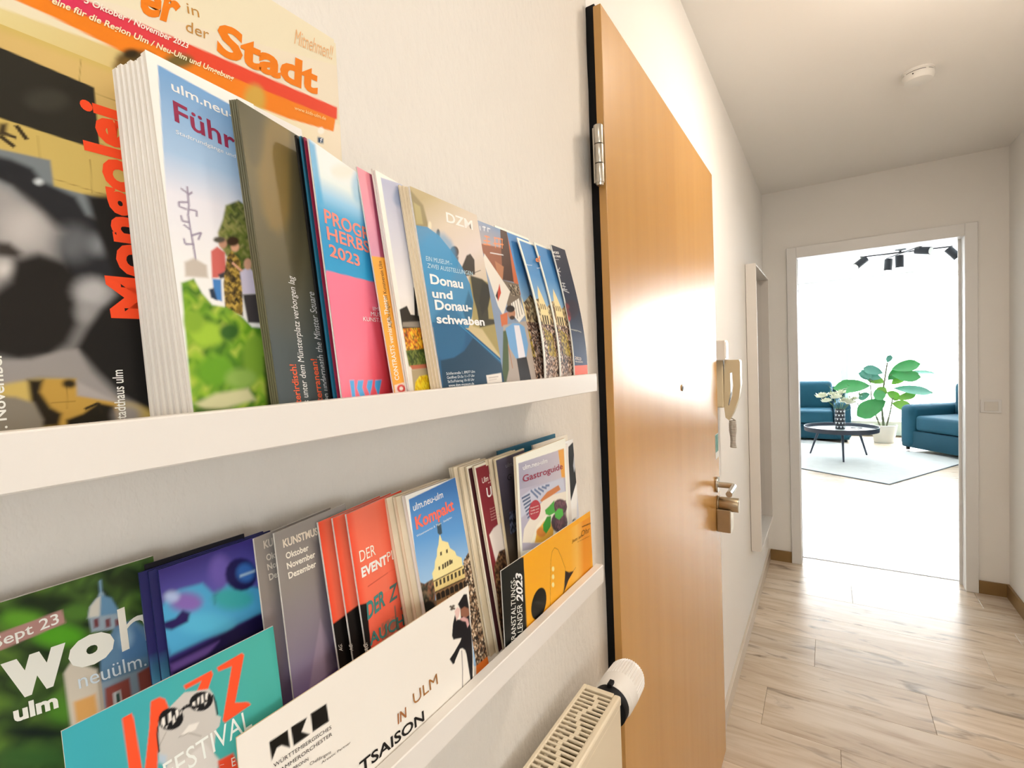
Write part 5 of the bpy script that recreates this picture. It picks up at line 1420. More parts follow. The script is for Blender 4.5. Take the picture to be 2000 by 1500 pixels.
leaflet('leaflet', 'narrow mauve leaflet with orange lower half and upright lettering', 'leaflet', 'leaflets on the upper ledge', (0.0708, 0.2619, 1.3576), (-0.1961, 0.9806, 0.0), (-0.1577, 0.0, 0.9875), 0.09, 0.191, 0.001, [
    ('poly', ([(-5, -5), (95.0, -5), (95.0, 195.9806488467636), (-5, 195.9806488467636)], 'd98a9c', 0, 1)),
    ('grad', ([(1.9, 195.5), (28.2, 200.8), (18.2, 117.6), (-4.5, 117.8)], [((7.1, 190.1), 'e08a98'), ((8.3, 124.6), 'c98aa4')], 0, 1)),
    ('poly', ([(15.0, 192.2), (21.6, 193.5), (16.7, 121.1), (10.9, 121.5)], '96445c', 1.01, 1)),
    ('poly', ([(-2.7, 120.7), (118.1, 135.3), (68.1, -11.5), (-9.8, -2.2)], 'e8a03c', 0, 1)),
    ('poly', ([(14.2, 120.6), (24.1, 121.7), (22.3, 8.6), (14.8, 9.2)], 'd9882c', 1.01, 1)),
    ('poly', ([(1.6, 21.1), (14.7, 22.9), (16.1, 12.8), (0.9, 12.7)], 'f0cfc4', 0, 1)),
    ('poly', ([(15.1, 17.9), (14.4, 16.7), (12.9, 15.7), (10.9, 15.2), (8.8, 15.1), (6.8, 15.4), (5.3, 16.2), (4.4, 17.3), (4.3, 18.5), (5.1, 19.7), (6.5, 20.7), (8.4, 21.2), (10.6, 21.4), (12.6, 21.0), (14.2, 20.2), (15.1, 19.1)], 'c8433c', 0.5, 1)),
    ('poly', ([(12.2, 18.1), (11.8, 17.5), (11.1, 17.1), (10.2, 16.8), (9.3, 16.8), (8.3, 16.9), (7.6, 17.3), (7.2, 17.8), (7.2, 18.4), (7.5, 18.9), (8.2, 19.3), (9.1, 19.6), (10.1, 19.7), (11.0, 19.5), (11.7, 19.1), (12.2, 18.6)], 'f0d8d0', 0.4, 1)),
], [
    ('CONTRASTS vernissage, Theater', 'f4e6d8', (8.9, 25.1), (9.9, 91.8), (3.4, 24.7), {'bold': 0.01}),
    ('Aufführungen im Kunstverein Ulm', '4a3418', (11.2, 66.2), (11.2, 119.2), (6.9, 65.5), {}),
], res=0.7)
leaflet('leaflet', 'white leaflet behind the flower-bed one, only its pale edge showing', 'leaflet', 'leaflets on the upper ledge', (0.069, 0.2767, 1.3576), (-0.1961, 0.9806, 0.0), (-0.1415, 0.0, 0.9899), 0.097, 0.1935, 0.0014, (), (), res=0.7)
leaflet('leaflet', 'white leaflet with grey sky over orange and yellow flower beds', 'leaflet', 'leaflets on the upper ledge', (0.0708, 0.2777, 1.3576), (-0.1961, 0.9806, 0.0), (-0.1423, 0.0, 0.9898), 0.097, 0.1925, 0.0014, [
    ('poly', ([(-5, -5), (102.0, -5), (102.0, 197.5), (-5, 197.5)], 'e9e2da', 0, 1)),
    ('grad', ([(5.9, 188.4), (80.3, 200.1), (34.4, -7.3), (-0.5, -3.4), (5.8, 84.8)], [((16.7, 185.2), 'a9adc6'), ((15.1, 144.9), 'c3c4d2'), ((14.5, 92.2), 'e2dedd'), ((16.0, 72.7), 'ddd6cc')], 0, 1)),
    ('poly', ([(38.9, 182.7), (37.2, 179.0), (34.1, 175.4), (30.3, 172.5), (26.3, 170.7), (22.7, 170.2), (20.1, 171.2), (18.7, 173.4), (18.9, 176.6), (20.5, 180.1), (23.3, 183.7), (27.0, 186.6), (31.0, 188.6), (34.7, 189.2), (37.6, 188.3), (39.0, 186.0)], '8a98b8', 2.96, 0.8)),
    ('poly', ([(3.7, 80.8), (14.8, 85.0), (18.6, 78.1), (36.8, 78.2), (40.9, 66.1), (3.6, 64.2)], '2b2722', 0.6, 1)),
    ('poly', ([(29.3, 102.0), (32.9, 104.5), (28.8, 76.2), (23.9, 75.9)], '24211e', 0.5, 1)),
    ('poly', ([(5.4, 70.7), (38.1, 74.2), (39.1, 68.7), (4.3, 66.8)], '8c8378', 0.8, 1)),
    ('speck', ([(4.0, 65.5), (41.7, 68.9), (40.7, 48.1), (4.3, 46.5)], ['e8a428', 'd97a26', 'f2c238', '6a3a1c', 'b85a24'], 1.6, 0.5, 2, 0.5, 1)),
    ('speck', ([(3.6, 47.8), (41.6, 50.9), (37.9, 34.4), (4.6, 35.1)], ['3f5224', '5a6a30', '2f3d1c', '77803c'], 1.8, 0.6, 4, 0.5, 1)),
    ('poly', ([(5.8, 35.7), (34.9, 37.2), (35.0, 33.1), (8.3, 32.5)], 'b0644a', 0.5, 1)),
    ('poly', ([(7.2, 32.5), (47.2, 34.2), (41.9, 8.2), (5.7, 11.1)], 'a89878', 0.86, 1)),
    ('speck', ([(10.0, 22.2), (17.2, 27.0), (29.6, 27.9), (33.9, 21.0), (35.7, 14.1), (6.1, 12.3)], ['ecc41c', 'f2d43a', 'c89a14'], 1.6, 0.8, 6, 0.5, 1)),
], (), res=0.7)
leaflet('leaflet', 'page edge of a museum leaflet, rear copy behind the Donau cover', 'leaflet', 'leaflets on the upper ledge', (0.0709, 0.304, 1.3576), (-0.0499, 0.9988, 0.0), (-0.1459, 0.0, 0.9893), 0.1005, 0.1895, 0.0016, (), (), res=0.7, pages=M_CREAM)
leaflet('leaflet', 'page edge of a museum leaflet, second copy behind the Donau cover', 'leaflet', 'leaflets on the upper ledge', (0.0728, 0.306, 1.3576), (-0.0499, 0.9988, 0.0), (-0.1459, 0.0, 0.9893), 0.1005, 0.1889, 0.0016, (), (), res=0.7, pages=M_CREAM)
leaflet('leaflet', 'page edge of a museum leaflet, third copy behind the Donau cover', 'leaflet', 'leaflets on the upper ledge', (0.0747, 0.308, 1.3576), (-0.0499, 0.9988, 0.0), (-0.1459, 0.0, 0.9893), 0.1005, 0.1883, 0.0016, (), (), res=0.7, pages=M_CREAM)
leaflet('leaflet', 'museum leaflet with blue disc and white Donau lettering, front copy', 'leaflet', 'leaflets on the upper ledge', (0.0766, 0.31, 1.3576), (-0.0499, 0.9988, 0.0), (-0.1459, 0.0, 0.9893), 0.1005, 0.1888, 0.0016, [
    ('poly', ([(-5, -5), (105.5, -5), (105.5, 193.79999999999998), (-5, 193.79999999999998)], 'b9a888', 0, 1)),
    ('grad', ([(-1.8, 188.2), (101.9, 196.2), (102.1, 12.7), (1.3, 13.6)], [((36.6, 192.9), 'a8966a'), ((52.4, 169.1), 'c7b9a6'), ((68.3, 140.9), 'cfc2bc'), ((91.6, 87.8), 'bfae84')], 0, 1)),
    ('poly', ([(-2.1, 186.8), (14.1, 175.9), (17.4, 156.9), (-0.8, 152.8)], '84764a', 1.76, 1)),
    ('poly', ([(1.6, 175.1), (9.7, 173.4), (9.8, 157.8), (0.8, 155.7)], 'a39562', 1.16, 1)),
    ('poly', ([(31.9, 154.1), (31.2, 152.2), (30.2, 150.5), (29.1, 149.3), (28.0, 148.7), (27.1, 148.9), (26.5, 149.7), (26.3, 151.2), (26.6, 153.0), (27.2, 154.9), (28.2, 156.6), (29.3, 157.8), (30.4, 158.4), (31.4, 158.3), (32.0, 157.4), (32.2, 155.9)], '4f4528', 0.86, 1)),
    ('poly', ([(21.4, 159.2), (20.8, 157.5), (19.9, 156.0), (18.8, 154.9), (17.8, 154.4), (16.9, 154.5), (16.3, 155.2), (16.1, 156.4), (16.3, 158.0), (16.9, 159.6), (17.7, 161.1), (18.8, 162.2), (19.9, 162.8), (20.8, 162.7), (21.4, 162.0), (21.6, 160.7)], 'd9cbb0', 1.16, 1)),
    ('poly', ([(67.6, 120.5), (101.0, 119.0), (105.4, 105.7), (103.0, 79.5), (104.5, 38.4), (75.5, 69.2), (61.0, 71.4)], '9a8c5a', 1.76, 1)),
    ('poly', ([(70.3, 121.6), (90.6, 120.7), (101.5, 116.0), (100.5, 103.7), (92.5, 90.9), (90.7, 80.2), (107.6, 80.5), (101.8, 75.6), (72.0, 70.5), (71.9, 87.8), (69.3, 100.5)], '3a382c', 1.16, 1)),
    ('poly', ([(89.7, 117.6), (104.9, 113.3), (93.5, 93.9), (79.4, 82.5), (78.0, 95.6)], '2f2e26', 1.46, 1)),
    ('poly', ([(57.2, 142.1), (56.0, 139.6), (53.8, 137.3), (51.1, 135.5), (48.3, 134.6), (45.7, 134.6), (43.7, 135.5), (42.7, 137.2), (42.8, 139.4), (44.0, 141.9), (46.0, 144.2), (48.7, 145.9), (51.6, 146.9), (54.2, 147.0), (56.2, 146.1), (57.3, 144.4)], '4a3c30', 0.92, 1)),
    ('poly', ([(43.8, 136.6), (55.4, 137.2), (51.4, 126.7), (43.5, 126.9)], '5a4e42', 1.16, 1)),
    ('poly', ([(58.2, 127.8), (69.6, 141.1), (76.7, 144.1), (82.3, 138.9), (78.9, 123.6), (62.5, 119.8)], '3a322b', 0.92, 1)),
    ('line', ([(76.2, 124.6), (90.6, 129.7)], 0.6, '3a322b', 0)),
    ('poly', ([(-0.8, 154.6), (15.4, 156.7), (30.5, 152.1), (44.2, 142.2), (57.9, 129.1), (67.3, 112.6), (68.1, 96.1), (61.9, 81.3), (52.6, 68.9), (-0.8, 67.2), (-2.4, 107.1)], '2a7fae', 0.4, 0.93)),
    ('poly', ([(51.8, 132.4), (46.3, 120.8), (36.8, 110.7), (25.2, 103.4), (13.3, 100.1), (3.0, 100.9), (-4.5, 105.4), (-8.3, 113.0), (-8.0, 122.5), (-3.6, 132.9), (4.4, 142.6), (15.1, 150.5), (27.1, 155.1), (38.6, 155.5), (47.5, 151.4), (52.2, 143.2)], '2f8abc', 4.76, 0.6)),
    ('poly', ([(62.9, 105.6), (67.6, 94.6), (61.0, 79.9), (52.1, 69.6), (48.0, 84.6)], '2a5a78', 1.76, 0.8)),
    ('poly', ([(1.3, 71.7), (35.6, 72.2), (52.6, 67.1), (106.9, 36.8), (106.9, 9.4), (-0.3, 11.3)], '1d5278', 0, 1)),
    ('poly', ([(46.6, 62.5), (41.7, 52.4), (33.5, 44.1), (23.6, 38.8), (13.5, 37.1), (4.7, 39.0), (-1.6, 44.2), (-4.7, 51.9), (-4.2, 60.9), (-0.2, 70.1), (6.9, 78.3), (16.2, 84.2), (26.5, 87.0), (36.1, 85.8), (43.5, 80.7), (47.2, 72.5)], '2a6288', 3.56, 0.7)),
    ('poly', ([(3.9, 39.1), (23.0, 41.4), (40.1, 47.4), (57.8, 60.0), (105.5, 30.7), (106.9, 9.4), (0.7, 11.2)], '183c54', 0.92, 1)),
    ('line', ([(37.9, 72.3), (104.7, 34.6)], 1.0, '3a86b4', 0)),
    ('poly', ([(69.3, 23.9), (97.4, 25.3), (96.2, 16.0), (69.2, 15.8)], 'dfd8d0', 0, 1)),
    ('line', ([(72.9, 21.3), (90.7, 21.9)], 0.8, 'a89c98', 0)),
    ('line', ([(73.0, 19.0), (87.2, 19.5)], 0.6, 'b8aca4', 0)),
], [
    ('DZM', 'e6dcd6', (45.1, 168.5), (88.5, 170.5), (46.3, 178.2), {'bold': 0.02}),
    ('EIN MUSEUM –', 'bcd8ea', (5.8, 125.3), (43.0, 126.8), (6.4, 129.4), {}),
    ('ZWEI AUSSTELLUNGEN', 'bcd8ea', (6.0, 119.1), (74.4, 121.9), (6.6, 123.1), {}),
    ('Donau', 'f4efe8', (6.8, 105.5), (54.6, 106.9), (7.3, 114.1), {'bold': 0.03}),
    ('und', 'f4efe8', (6.1, 93.4), (35.0, 94.7), (6.8, 100.9), {'bold': 0.03}),
    ('Donau-', 'f4efe8', (7.5, 83.1), (62.6, 85.6), (8.0, 91.6), {'bold': 0.03}),
    ('schwaben', 'f4efe8', (6.5, 71.3), (81.0, 72.9), (6.8, 79.0), {'bold': 0.03}),
    ('Schillerstraße 1, 89077 Ulm', 'd6dee4', (7.9, 26.5), (50.8, 27.0), (8.1, 28.8), {'bold': 0}),
    ('Geöffnet Di-So 11-17 Uhr', 'd6dee4', (8.0, 23.1), (49.3, 23.3), (8.2, 25.4), {'bold': 0}),
    ('Sa/So/Feiertag 10-18 Uhr', 'd6dee4', (8.1, 19.7), (47.7, 19.7), (8.3, 22.0), {'bold': 0}),
    ('www.dzm-museum.de', 'd6dee4', (8.3, 16.3), (46.2, 16.1), (8.4, 18.6), {'bold': 0.012}),
], res=0.7, pages=M_PAPER)
leaflet('leaflet', 'leaflet showing a man in a light blue shirt before brick houses', 'leaflet', 'leaflets on the upper ledge', (0.0575, 0.4075, 1.3576), (-0.02, 0.9998, 0.0), (-0.1752, 0.0, 0.9845), 0.094, 0.1955, 0.001, [
    ('poly', ([(-5, -5), (99.0, -5), (99.0, 200.5), (-5, 200.5)], '7f90a8', 0, 1)),
    ('grad', ([(-0.7, 193.9), (108.4, 205.8), (96.9, 173.8), (-12.6, 153.7)], [((54.4, 197.1), '7088a8'), ((50.3, 167.0), 'a89a98')], 0, 1)),
    ('poly', ([(27.8, 167.7), (73.1, 171.2), (59.1, 130.5), (45.1, 133.8), (32.8, 148.7)], '8a5238', 0.86, 1)),
    ('poly', ([(81.2, 200.0), (96.3, 202.4), (84.9, 131.1), (59.1, 130.5)], '43281c', 0.5, 1)),
    ('poly', ([(95.9, 201.2), (107.3, 202.8), (101.0, 119.4), (88.9, 114.6), (83.5, 131.9)], 'b8623a', 0.86, 1)),
    ('poly', ([(51.1, 151.7), (68.0, 147.4), (58.4, 128.8), (50.1, 131.1)], 'a8704e', 0.86, 1)),
    ('poly', ([(59.1, 130.5), (94.4, 129.6), (89.1, 96.7), (56.9, 97.8)], '6f6458', 1.01, 1)),
    ('speck', ([(70.3, 126.7), (93.7, 127.7), (92.4, 114.9), (70.1, 112.7)], ['4a4034', 'a89a84', '2c2620'], 1.6, 0.4, 9, 0.5, 1)),
    ('poly', ([(32.7, 157.0), (70.4, 118.0), (44.2, 87.6), (37.4, 97.9), (26.9, 147.8)], 'd6d0c6', 0.4, 1)),
    ('poly', ([(40.5, 111.5), (50.5, 125.2), (49.7, 114.1), (39.1, 103.0)], 'b8402c', 0.3, 1)),
    ('poly', ([(36.9, 109.5), (43.8, 116.9), (39.7, 104.8)], '2a2a2a', 0.3, 1)),
    ('poly', ([(66.9, 103.7), (87.9, 111.8), (94.1, 91.6), (76.8, 81.7), (65.1, 89.8)], 'dedad2', 0.4, 1)),
    ('line', ([(69.7, 105.4), (68.2, 83.4)], 1.1, '26231f', 0)),
    ('line', ([(75.6, 107.3), (74.5, 86.2)], 1.1, '26231f', 0)),
    ('line', ([(81.6, 109.2), (80.8, 89.0)], 1.1, '26231f', 0)),
    ('line', ([(87.6, 111.2), (87.3, 91.9)], 1.1, '26231f', 0)),
    ('poly', ([(38.4, 88.1), (55.1, 92.5), (49.6, 77.0), (36.8, 74.8)], 'c06a44', 0.86, 1)),
    ('poly', ([(40.4, 76.6), (113.9, 87.3), (104.2, 7.0), (20.9, 12.0)], 'a89c92', 1.16, 1)),
    ('poly', ([(38.1, 69.9), (47.8, 71.9), (36.6, 27.3), (27.2, 13.2), (18.7, 13.7)], '4a5a3c', 1.16, 1)),
    ('poly', ([(72.0, 91.9), (70.4, 89.3), (67.7, 87.0), (64.4, 85.4), (61.0, 84.7), (58.0, 85.0), (55.8, 86.3), (54.8, 88.3), (55.1, 90.8), (56.6, 93.4), (59.2, 95.7), (62.4, 97.3), (65.8, 98.1), (68.9, 97.8), (71.2, 96.6), (72.3, 94.5)], 'a87a60', 0.8, 1)),
    ('poly', ([(72.7, 97.6), (71.4, 95.9), (68.7, 94.3), (65.2, 93.2), (61.3, 92.6), (57.8, 92.7), (55.0, 93.4), (53.4, 94.6), (53.2, 96.1), (54.5, 97.8), (57.1, 99.3), (60.5, 100.5), (64.3, 101.1), (68.0, 101.1), (70.9, 100.4), (72.6, 99.2)], '201a18', 0.86, 1)),
    ('poly', ([(68.8, 86.9), (68.1, 85.9), (66.5, 85.0), (64.4, 84.4), (62.1, 84.1), (59.9, 84.1), (58.2, 84.6), (57.3, 85.3), (57.2, 86.2), (57.9, 87.2), (59.5, 88.0), (61.5, 88.7), (63.8, 89.0), (66.0, 88.9), (67.7, 88.5), (68.7, 87.8)], '3a2a22', 0.86, 1)),
    ('poly', ([(43.8, 73.4), (61.6, 80.1), (76.5, 80.8), (86.8, 76.9), (88.1, 55.6), (77.6, 39.0), (54.8, 39.3), (45.3, 51.8)], '6f9ecb', 0.6, 1)),
    ('poly', ([(63.6, 77.6), (75.5, 78.2), (76.6, 40.7), (60.9, 38.7)], 'dad8e0', 0.6, 1)),
    ('poly', ([(56.4, 39.3), (79.1, 41.2), (83.0, 8.3), (56.7, 9.8)], '221e20', 0.6, 1)),
    ('line', ([(43.4, 55.1), (44.2, 40.3), (44.7, 28.7)], 1.6, 'a87a60', 0)),
    ('line', ([(41.1, 178.8), (51.5, 179.6)], 1.3, 'f08648', 0)),
    ('line', ([(46.1, 180.6), (42.8, 168.9)], 1.3, 'f08648', 0)),
    ('line', ([(37.3, 172.9), (50.4, 174.2)], 1.3, 'f08648', 0)),
    ('line', ([(34.9, 168.3), (49.8, 170.0)], 1.3, 'f08648', 0)),
    ('line', ([(61.0, 181.2), (80.4, 183.0)], 1.3, 'f08648', 0)),
    ('line', ([(62.4, 180.5), (59.2, 168.6)], 1.3, 'f08648', 0)),
    ('line', ([(71.6, 183.3), (67.8, 170.2)], 1.3, 'f08648', 0)),
    ('line', ([(79.1, 183.1), (74.1, 170.5)], 1.3, 'f08648', 0)),
    ('line', ([(57.2, 173.4), (79.3, 176.3)], 1.3, 'f08648', 0)),
    ('line', ([(36.1, 189.5), (35.3, 184.3)], 1.0, 'e4e4e8', 0)),
    ('line', ([(41.0, 189.7), (47.8, 190.4)], 1.0, 'e4e4e8', 0)),
    ('line', ([(45.2, 191.2), (42.9, 185.1)], 1.0, 'e4e4e8', 0)),
    ('line', ([(51.9, 191.3), (50.7, 185.9)], 1.0, 'e4e4e8', 0)),
    ('line', ([(52.2, 190.5), (57.0, 190.7)], 1.0, 'e4e4e8', 0)),
    ('line', ([(45.1, 160.1), (73.2, 162.4)], 1.0, 'e4e4e8', 0)),
], (), res=0.8, bend=(-0.003, 0))
leaflet('leaflet', 'blue-sky crowd leaflet mostly hidden behind the man in the blue shirt', 'leaflet', 'leaflets on the upper ledge', (0.0545, 0.479, 1.3576), (-0.02, 0.9998, 0.0), (-0.1752, 0.0, 0.9845), 0.08, 0.199, 0.001, [
    ('poly', ([(-2, -2), (82.0, -2), (82.0, 201.0), (-2, 201.0)], 'e9e3da', 0, 1)),
    ('grad', ([(3.5, 4), (79.0, 4), (79.0, 196.0), (3.5, 196.0)], [((0.0, 199.0), '3f7cb6'), ((0.0, 149.25), '4a86bc'), ((0.0, 99.5), '93b4cf')], 0, 1)),
    ('speck', ([(3.2, 115.41999999999999), (16.0, 119.39999999999999), (27.200000000000003, 107.46000000000001), (48.0, 119.39999999999999), (60.0, 109.45), (79.0, 119.39999999999999), (79.0, 79.60000000000001), (3.2, 79.60000000000001)], ['c9b48a', '8a6f52', 'd8c8a0', '5a4a3c', '3a3430'], 3.2, 0.3, 2, 0.4, 1)),
    ('poly', ([(8.0, 99.5), (11.200000000000001, 123.38), (16.0, 135.32000000000002), (20.8, 123.38), (27.200000000000003, 103.48), (27.200000000000003, 83.58), (8.0, 83.58)], 'e0cf9c', 0.3, 1)),
    ('poly', ([(11.200000000000001, 103.48), (13.200000000000001, 103.48), (13.200000000000001, 110.44500000000001), (11.200000000000001, 110.44500000000001)], '5a4a34', 0.2, 1)),
    ('poly', ([(9.6, 83.58), (12.8, 83.58), (12.8, 95.52), (9.6, 95.52)], '3a3024', 0.2, 1)),
    ('poly', ([(16.0, 103.48), (18.0, 103.48), (18.0, 110.44500000000001), (16.0, 110.44500000000001)], '5a4a34', 0.2, 1)),
    ('poly', ([(15.2, 83.58), (18.400000000000002, 83.58), (18.400000000000002, 95.52), (15.2, 95.52)], '3a3024', 0.2, 1)),
    ('poly', ([(20.8, 103.48), (22.800000000000004, 103.48), (22.800000000000004, 110.44500000000001), (20.8, 110.44500000000001)], '5a4a34', 0.2, 1)),
    ('poly', ([(20.8, 83.58), (24.000000000000004, 83.58), (24.000000000000004, 95.52), (20.8, 95.52)], '3a3024', 0.2, 1)),
    ('speck', ([(3.5, 83.58), (79.0, 83.58), (79.0, 4), (3.5, 4)], ['221c1c', '3a2c28', 'c9a890', '6a4c40', 'e2d2c4', '18141a', '8a6a58'], 1.7, 0, 5, 0.3, 1)),
    ('speck', ([(6.4, 79.60000000000001), (27.200000000000003, 71.64), (32.0, 39.800000000000004), (12.8, 43.78)], ['b09a3c', '6a5a2c', 'c9b04a', '3a3020'], 2.0, 0.8, 9, 0.4, 0.8)),
    ('poly', ([(3.5, -1), (80.0, -1), (80.0, 12), (3.5, 12)], 'ef8a52', 0, 1)),
], (), res=0.8, bend=(-0.004, 0))
leaflet('leaflet', 'middle blue-sky leaflet of three with a packed town-square crowd', 'leaflet', 'leaflets on the upper ledge', (0.0562, 0.5165, 1.3576), (-0.02, 0.9998, 0.0), (-0.1561, 0.0, 0.9877), 0.085, 0.19, 0.001, [
    ('poly', ([(-2, -2), (87.0, -2), (87.0, 192.0), (-2, 192.0)], 'e9e3da', 0, 1)),
    ('grad', ([(3.5, 4), (84.0, 4), (84.0, 187.0), (3.5, 187.0)], [((0.0, 190.0), '3f7cb6'), ((0.0, 142.5), '4a86bc'), ((0.0, 95.0), '93b4cf')], 0, 1)),
    ('speck', ([(3.4, 110.19999999999999), (17.0, 114.0), (28.900000000000002, 102.60000000000001), (51.0, 114.0), (63.75, 104.50000000000001), (84.0, 114.0), (84.0, 76.0), (3.4, 76.0)], ['c9b48a', '8a6f52', 'd8c8a0', '5a4a3c', '3a3430'], 3.2, 0.3, 3, 0.4, 1)),
    ('poly', ([(8.5, 95.0), (11.9, 117.8), (17.0, 129.20000000000002), (22.1, 117.8), (28.900000000000002, 98.8), (28.900000000000002, 79.8), (8.5, 79.8)], 'e0cf9c', 0.3, 1)),
    ('poly', ([(11.9, 98.8), (14.025, 98.8), (14.025, 105.45), (11.9, 105.45)], '5a4a34', 0.2, 1)),
    ('poly', ([(10.2, 79.8), (13.6, 79.8), (13.6, 91.2), (10.2, 91.2)], '3a3024', 0.2, 1)),
    ('poly', ([(17.0, 98.8), (19.125, 98.8), (19.125, 105.45), (17.0, 105.45)], '5a4a34', 0.2, 1)),
    ('poly', ([(16.15, 79.8), (19.55, 79.8), (19.55, 91.2), (16.15, 91.2)], '3a3024', 0.2, 1)),
    ('poly', ([(22.1, 98.8), (24.225, 98.8), (24.225, 105.45), (22.1, 105.45)], '5a4a34', 0.2, 1)),
    ('poly', ([(22.1, 79.8), (25.500000000000004, 79.8), (25.500000000000004, 91.2), (22.1, 91.2)], '3a3024', 0.2, 1)),
    ('speck', ([(3.5, 79.8), (84.0, 79.8), (84.0, 4), (3.5, 4)], ['221c1c', '3a2c28', 'c9a890', '6a4c40', 'e2d2c4', '18141a', '8a6a58'], 1.7, 0, 6, 0.3, 1)),
    ('speck', ([(6.8, 76.0), (28.900000000000002, 68.39999999999999), (34.0, 38.0), (13.6, 41.8)], ['b09a3c', '6a5a2c', 'c9b04a', '3a3020'], 2.0, 0.8, 10, 0.4, 0.8)),
], [
    ('Stadtbummel', 'dce6ee', (-2.4, 153.4), (17.6, 155.5), (-1.7, 155.2), {}),
], res=0.8, bend=(-0.01, 0))
leaflet('leaflet', 'blue-sky crowd leaflet with the orange letters ef, beside the navy one', 'leaflet', 'leaflets on the upper ledge', (0.0585, 0.553, 1.3576), (-0.02, 0.9998, 0.0), (-0.1532, 0.0, 0.9882), 0.09, 0.1905, 0.001, [
    ('poly', ([(-2, -2), (92.0, -2), (92.0, 192.5), (-2, 192.5)], 'e9e3da', 0, 1)),
    ('grad', ([(3.5, 4), (89.0, 4), (89.0, 187.5), (3.5, 187.5)], [((0.0, 190.5), '3f7cb6'), ((0.0, 142.875), '4a86bc'), ((0.0, 95.25), '93b4cf')], 0, 1)),
    ('speck', ([(3.6, 110.49), (18.0, 114.3), (30.6, 102.87), (54.0, 114.3), (67.5, 104.775), (89.0, 114.3), (89.0, 76.2), (3.6, 76.2)], ['c9b48a', '8a6f52', 'd8c8a0', '5a4a3c', '3a3430'], 3.2, 0.3, 4, 0.4, 1)),
    ('poly', ([(9.0, 95.25), (12.600000000000001, 118.11), (18.0, 129.54000000000002), (23.400000000000002, 118.11), (30.6, 99.06), (30.6, 80.00999999999999), (9.0, 80.00999999999999)], 'e0cf9c', 0.3, 1)),
    ('poly', ([(12.600000000000001, 99.06), (14.850000000000001, 99.06), (14.850000000000001, 105.7275), (12.600000000000001, 105.7275)], '5a4a34', 0.2, 1)),
    ('poly', ([(10.799999999999999, 80.00999999999999), (14.4, 80.00999999999999), (14.4, 91.44), (10.799999999999999, 91.44)], '3a3024', 0.2, 1)),
    ('poly', ([(18.0, 99.06), (20.25, 99.06), (20.25, 105.7275), (18.0, 105.7275)], '5a4a34', 0.2, 1)),
    ('poly', ([(17.1, 80.00999999999999), (20.7, 80.00999999999999), (20.7, 91.44), (17.1, 91.44)], '3a3024', 0.2, 1)),
    ('poly', ([(23.400000000000002, 99.06), (25.650000000000002, 99.06), (25.650000000000002, 105.7275), (23.400000000000002, 105.7275)], '5a4a34', 0.2, 1)),
    ('poly', ([(23.400000000000002, 80.00999999999999), (27.000000000000004, 80.00999999999999), (27.000000000000004, 91.44), (23.400000000000002, 91.44)], '3a3024', 0.2, 1)),
    ('speck', ([(3.5, 80.00999999999999), (89.0, 80.00999999999999), (89.0, 4), (3.5, 4)], ['221c1c', '3a2c28', 'c9a890', '6a4c40', 'e2d2c4', '18141a', '8a6a58'], 1.7, 0, 7, 0.3, 1)),
    ('speck', ([(7.2, 76.2), (30.6, 68.58), (36.0, 38.1), (14.4, 41.910000000000004)], ['b09a3c', '6a5a2c', 'c9b04a', '3a3020'], 2.0, 0.8, 11, 0.4, 0.8)),
], [
    ('ef', 'f0803c', (-11.0, 161.5), (4.3, 164.6), (-8.8, 169.4), {'bold': 0.02}),
    ('info', 'e8eef4', (-13.4, 152.1), (-2.7, 154.0), (-12.8, 154.0), {}),
], res=0.8, bend=(-0.009, 0))
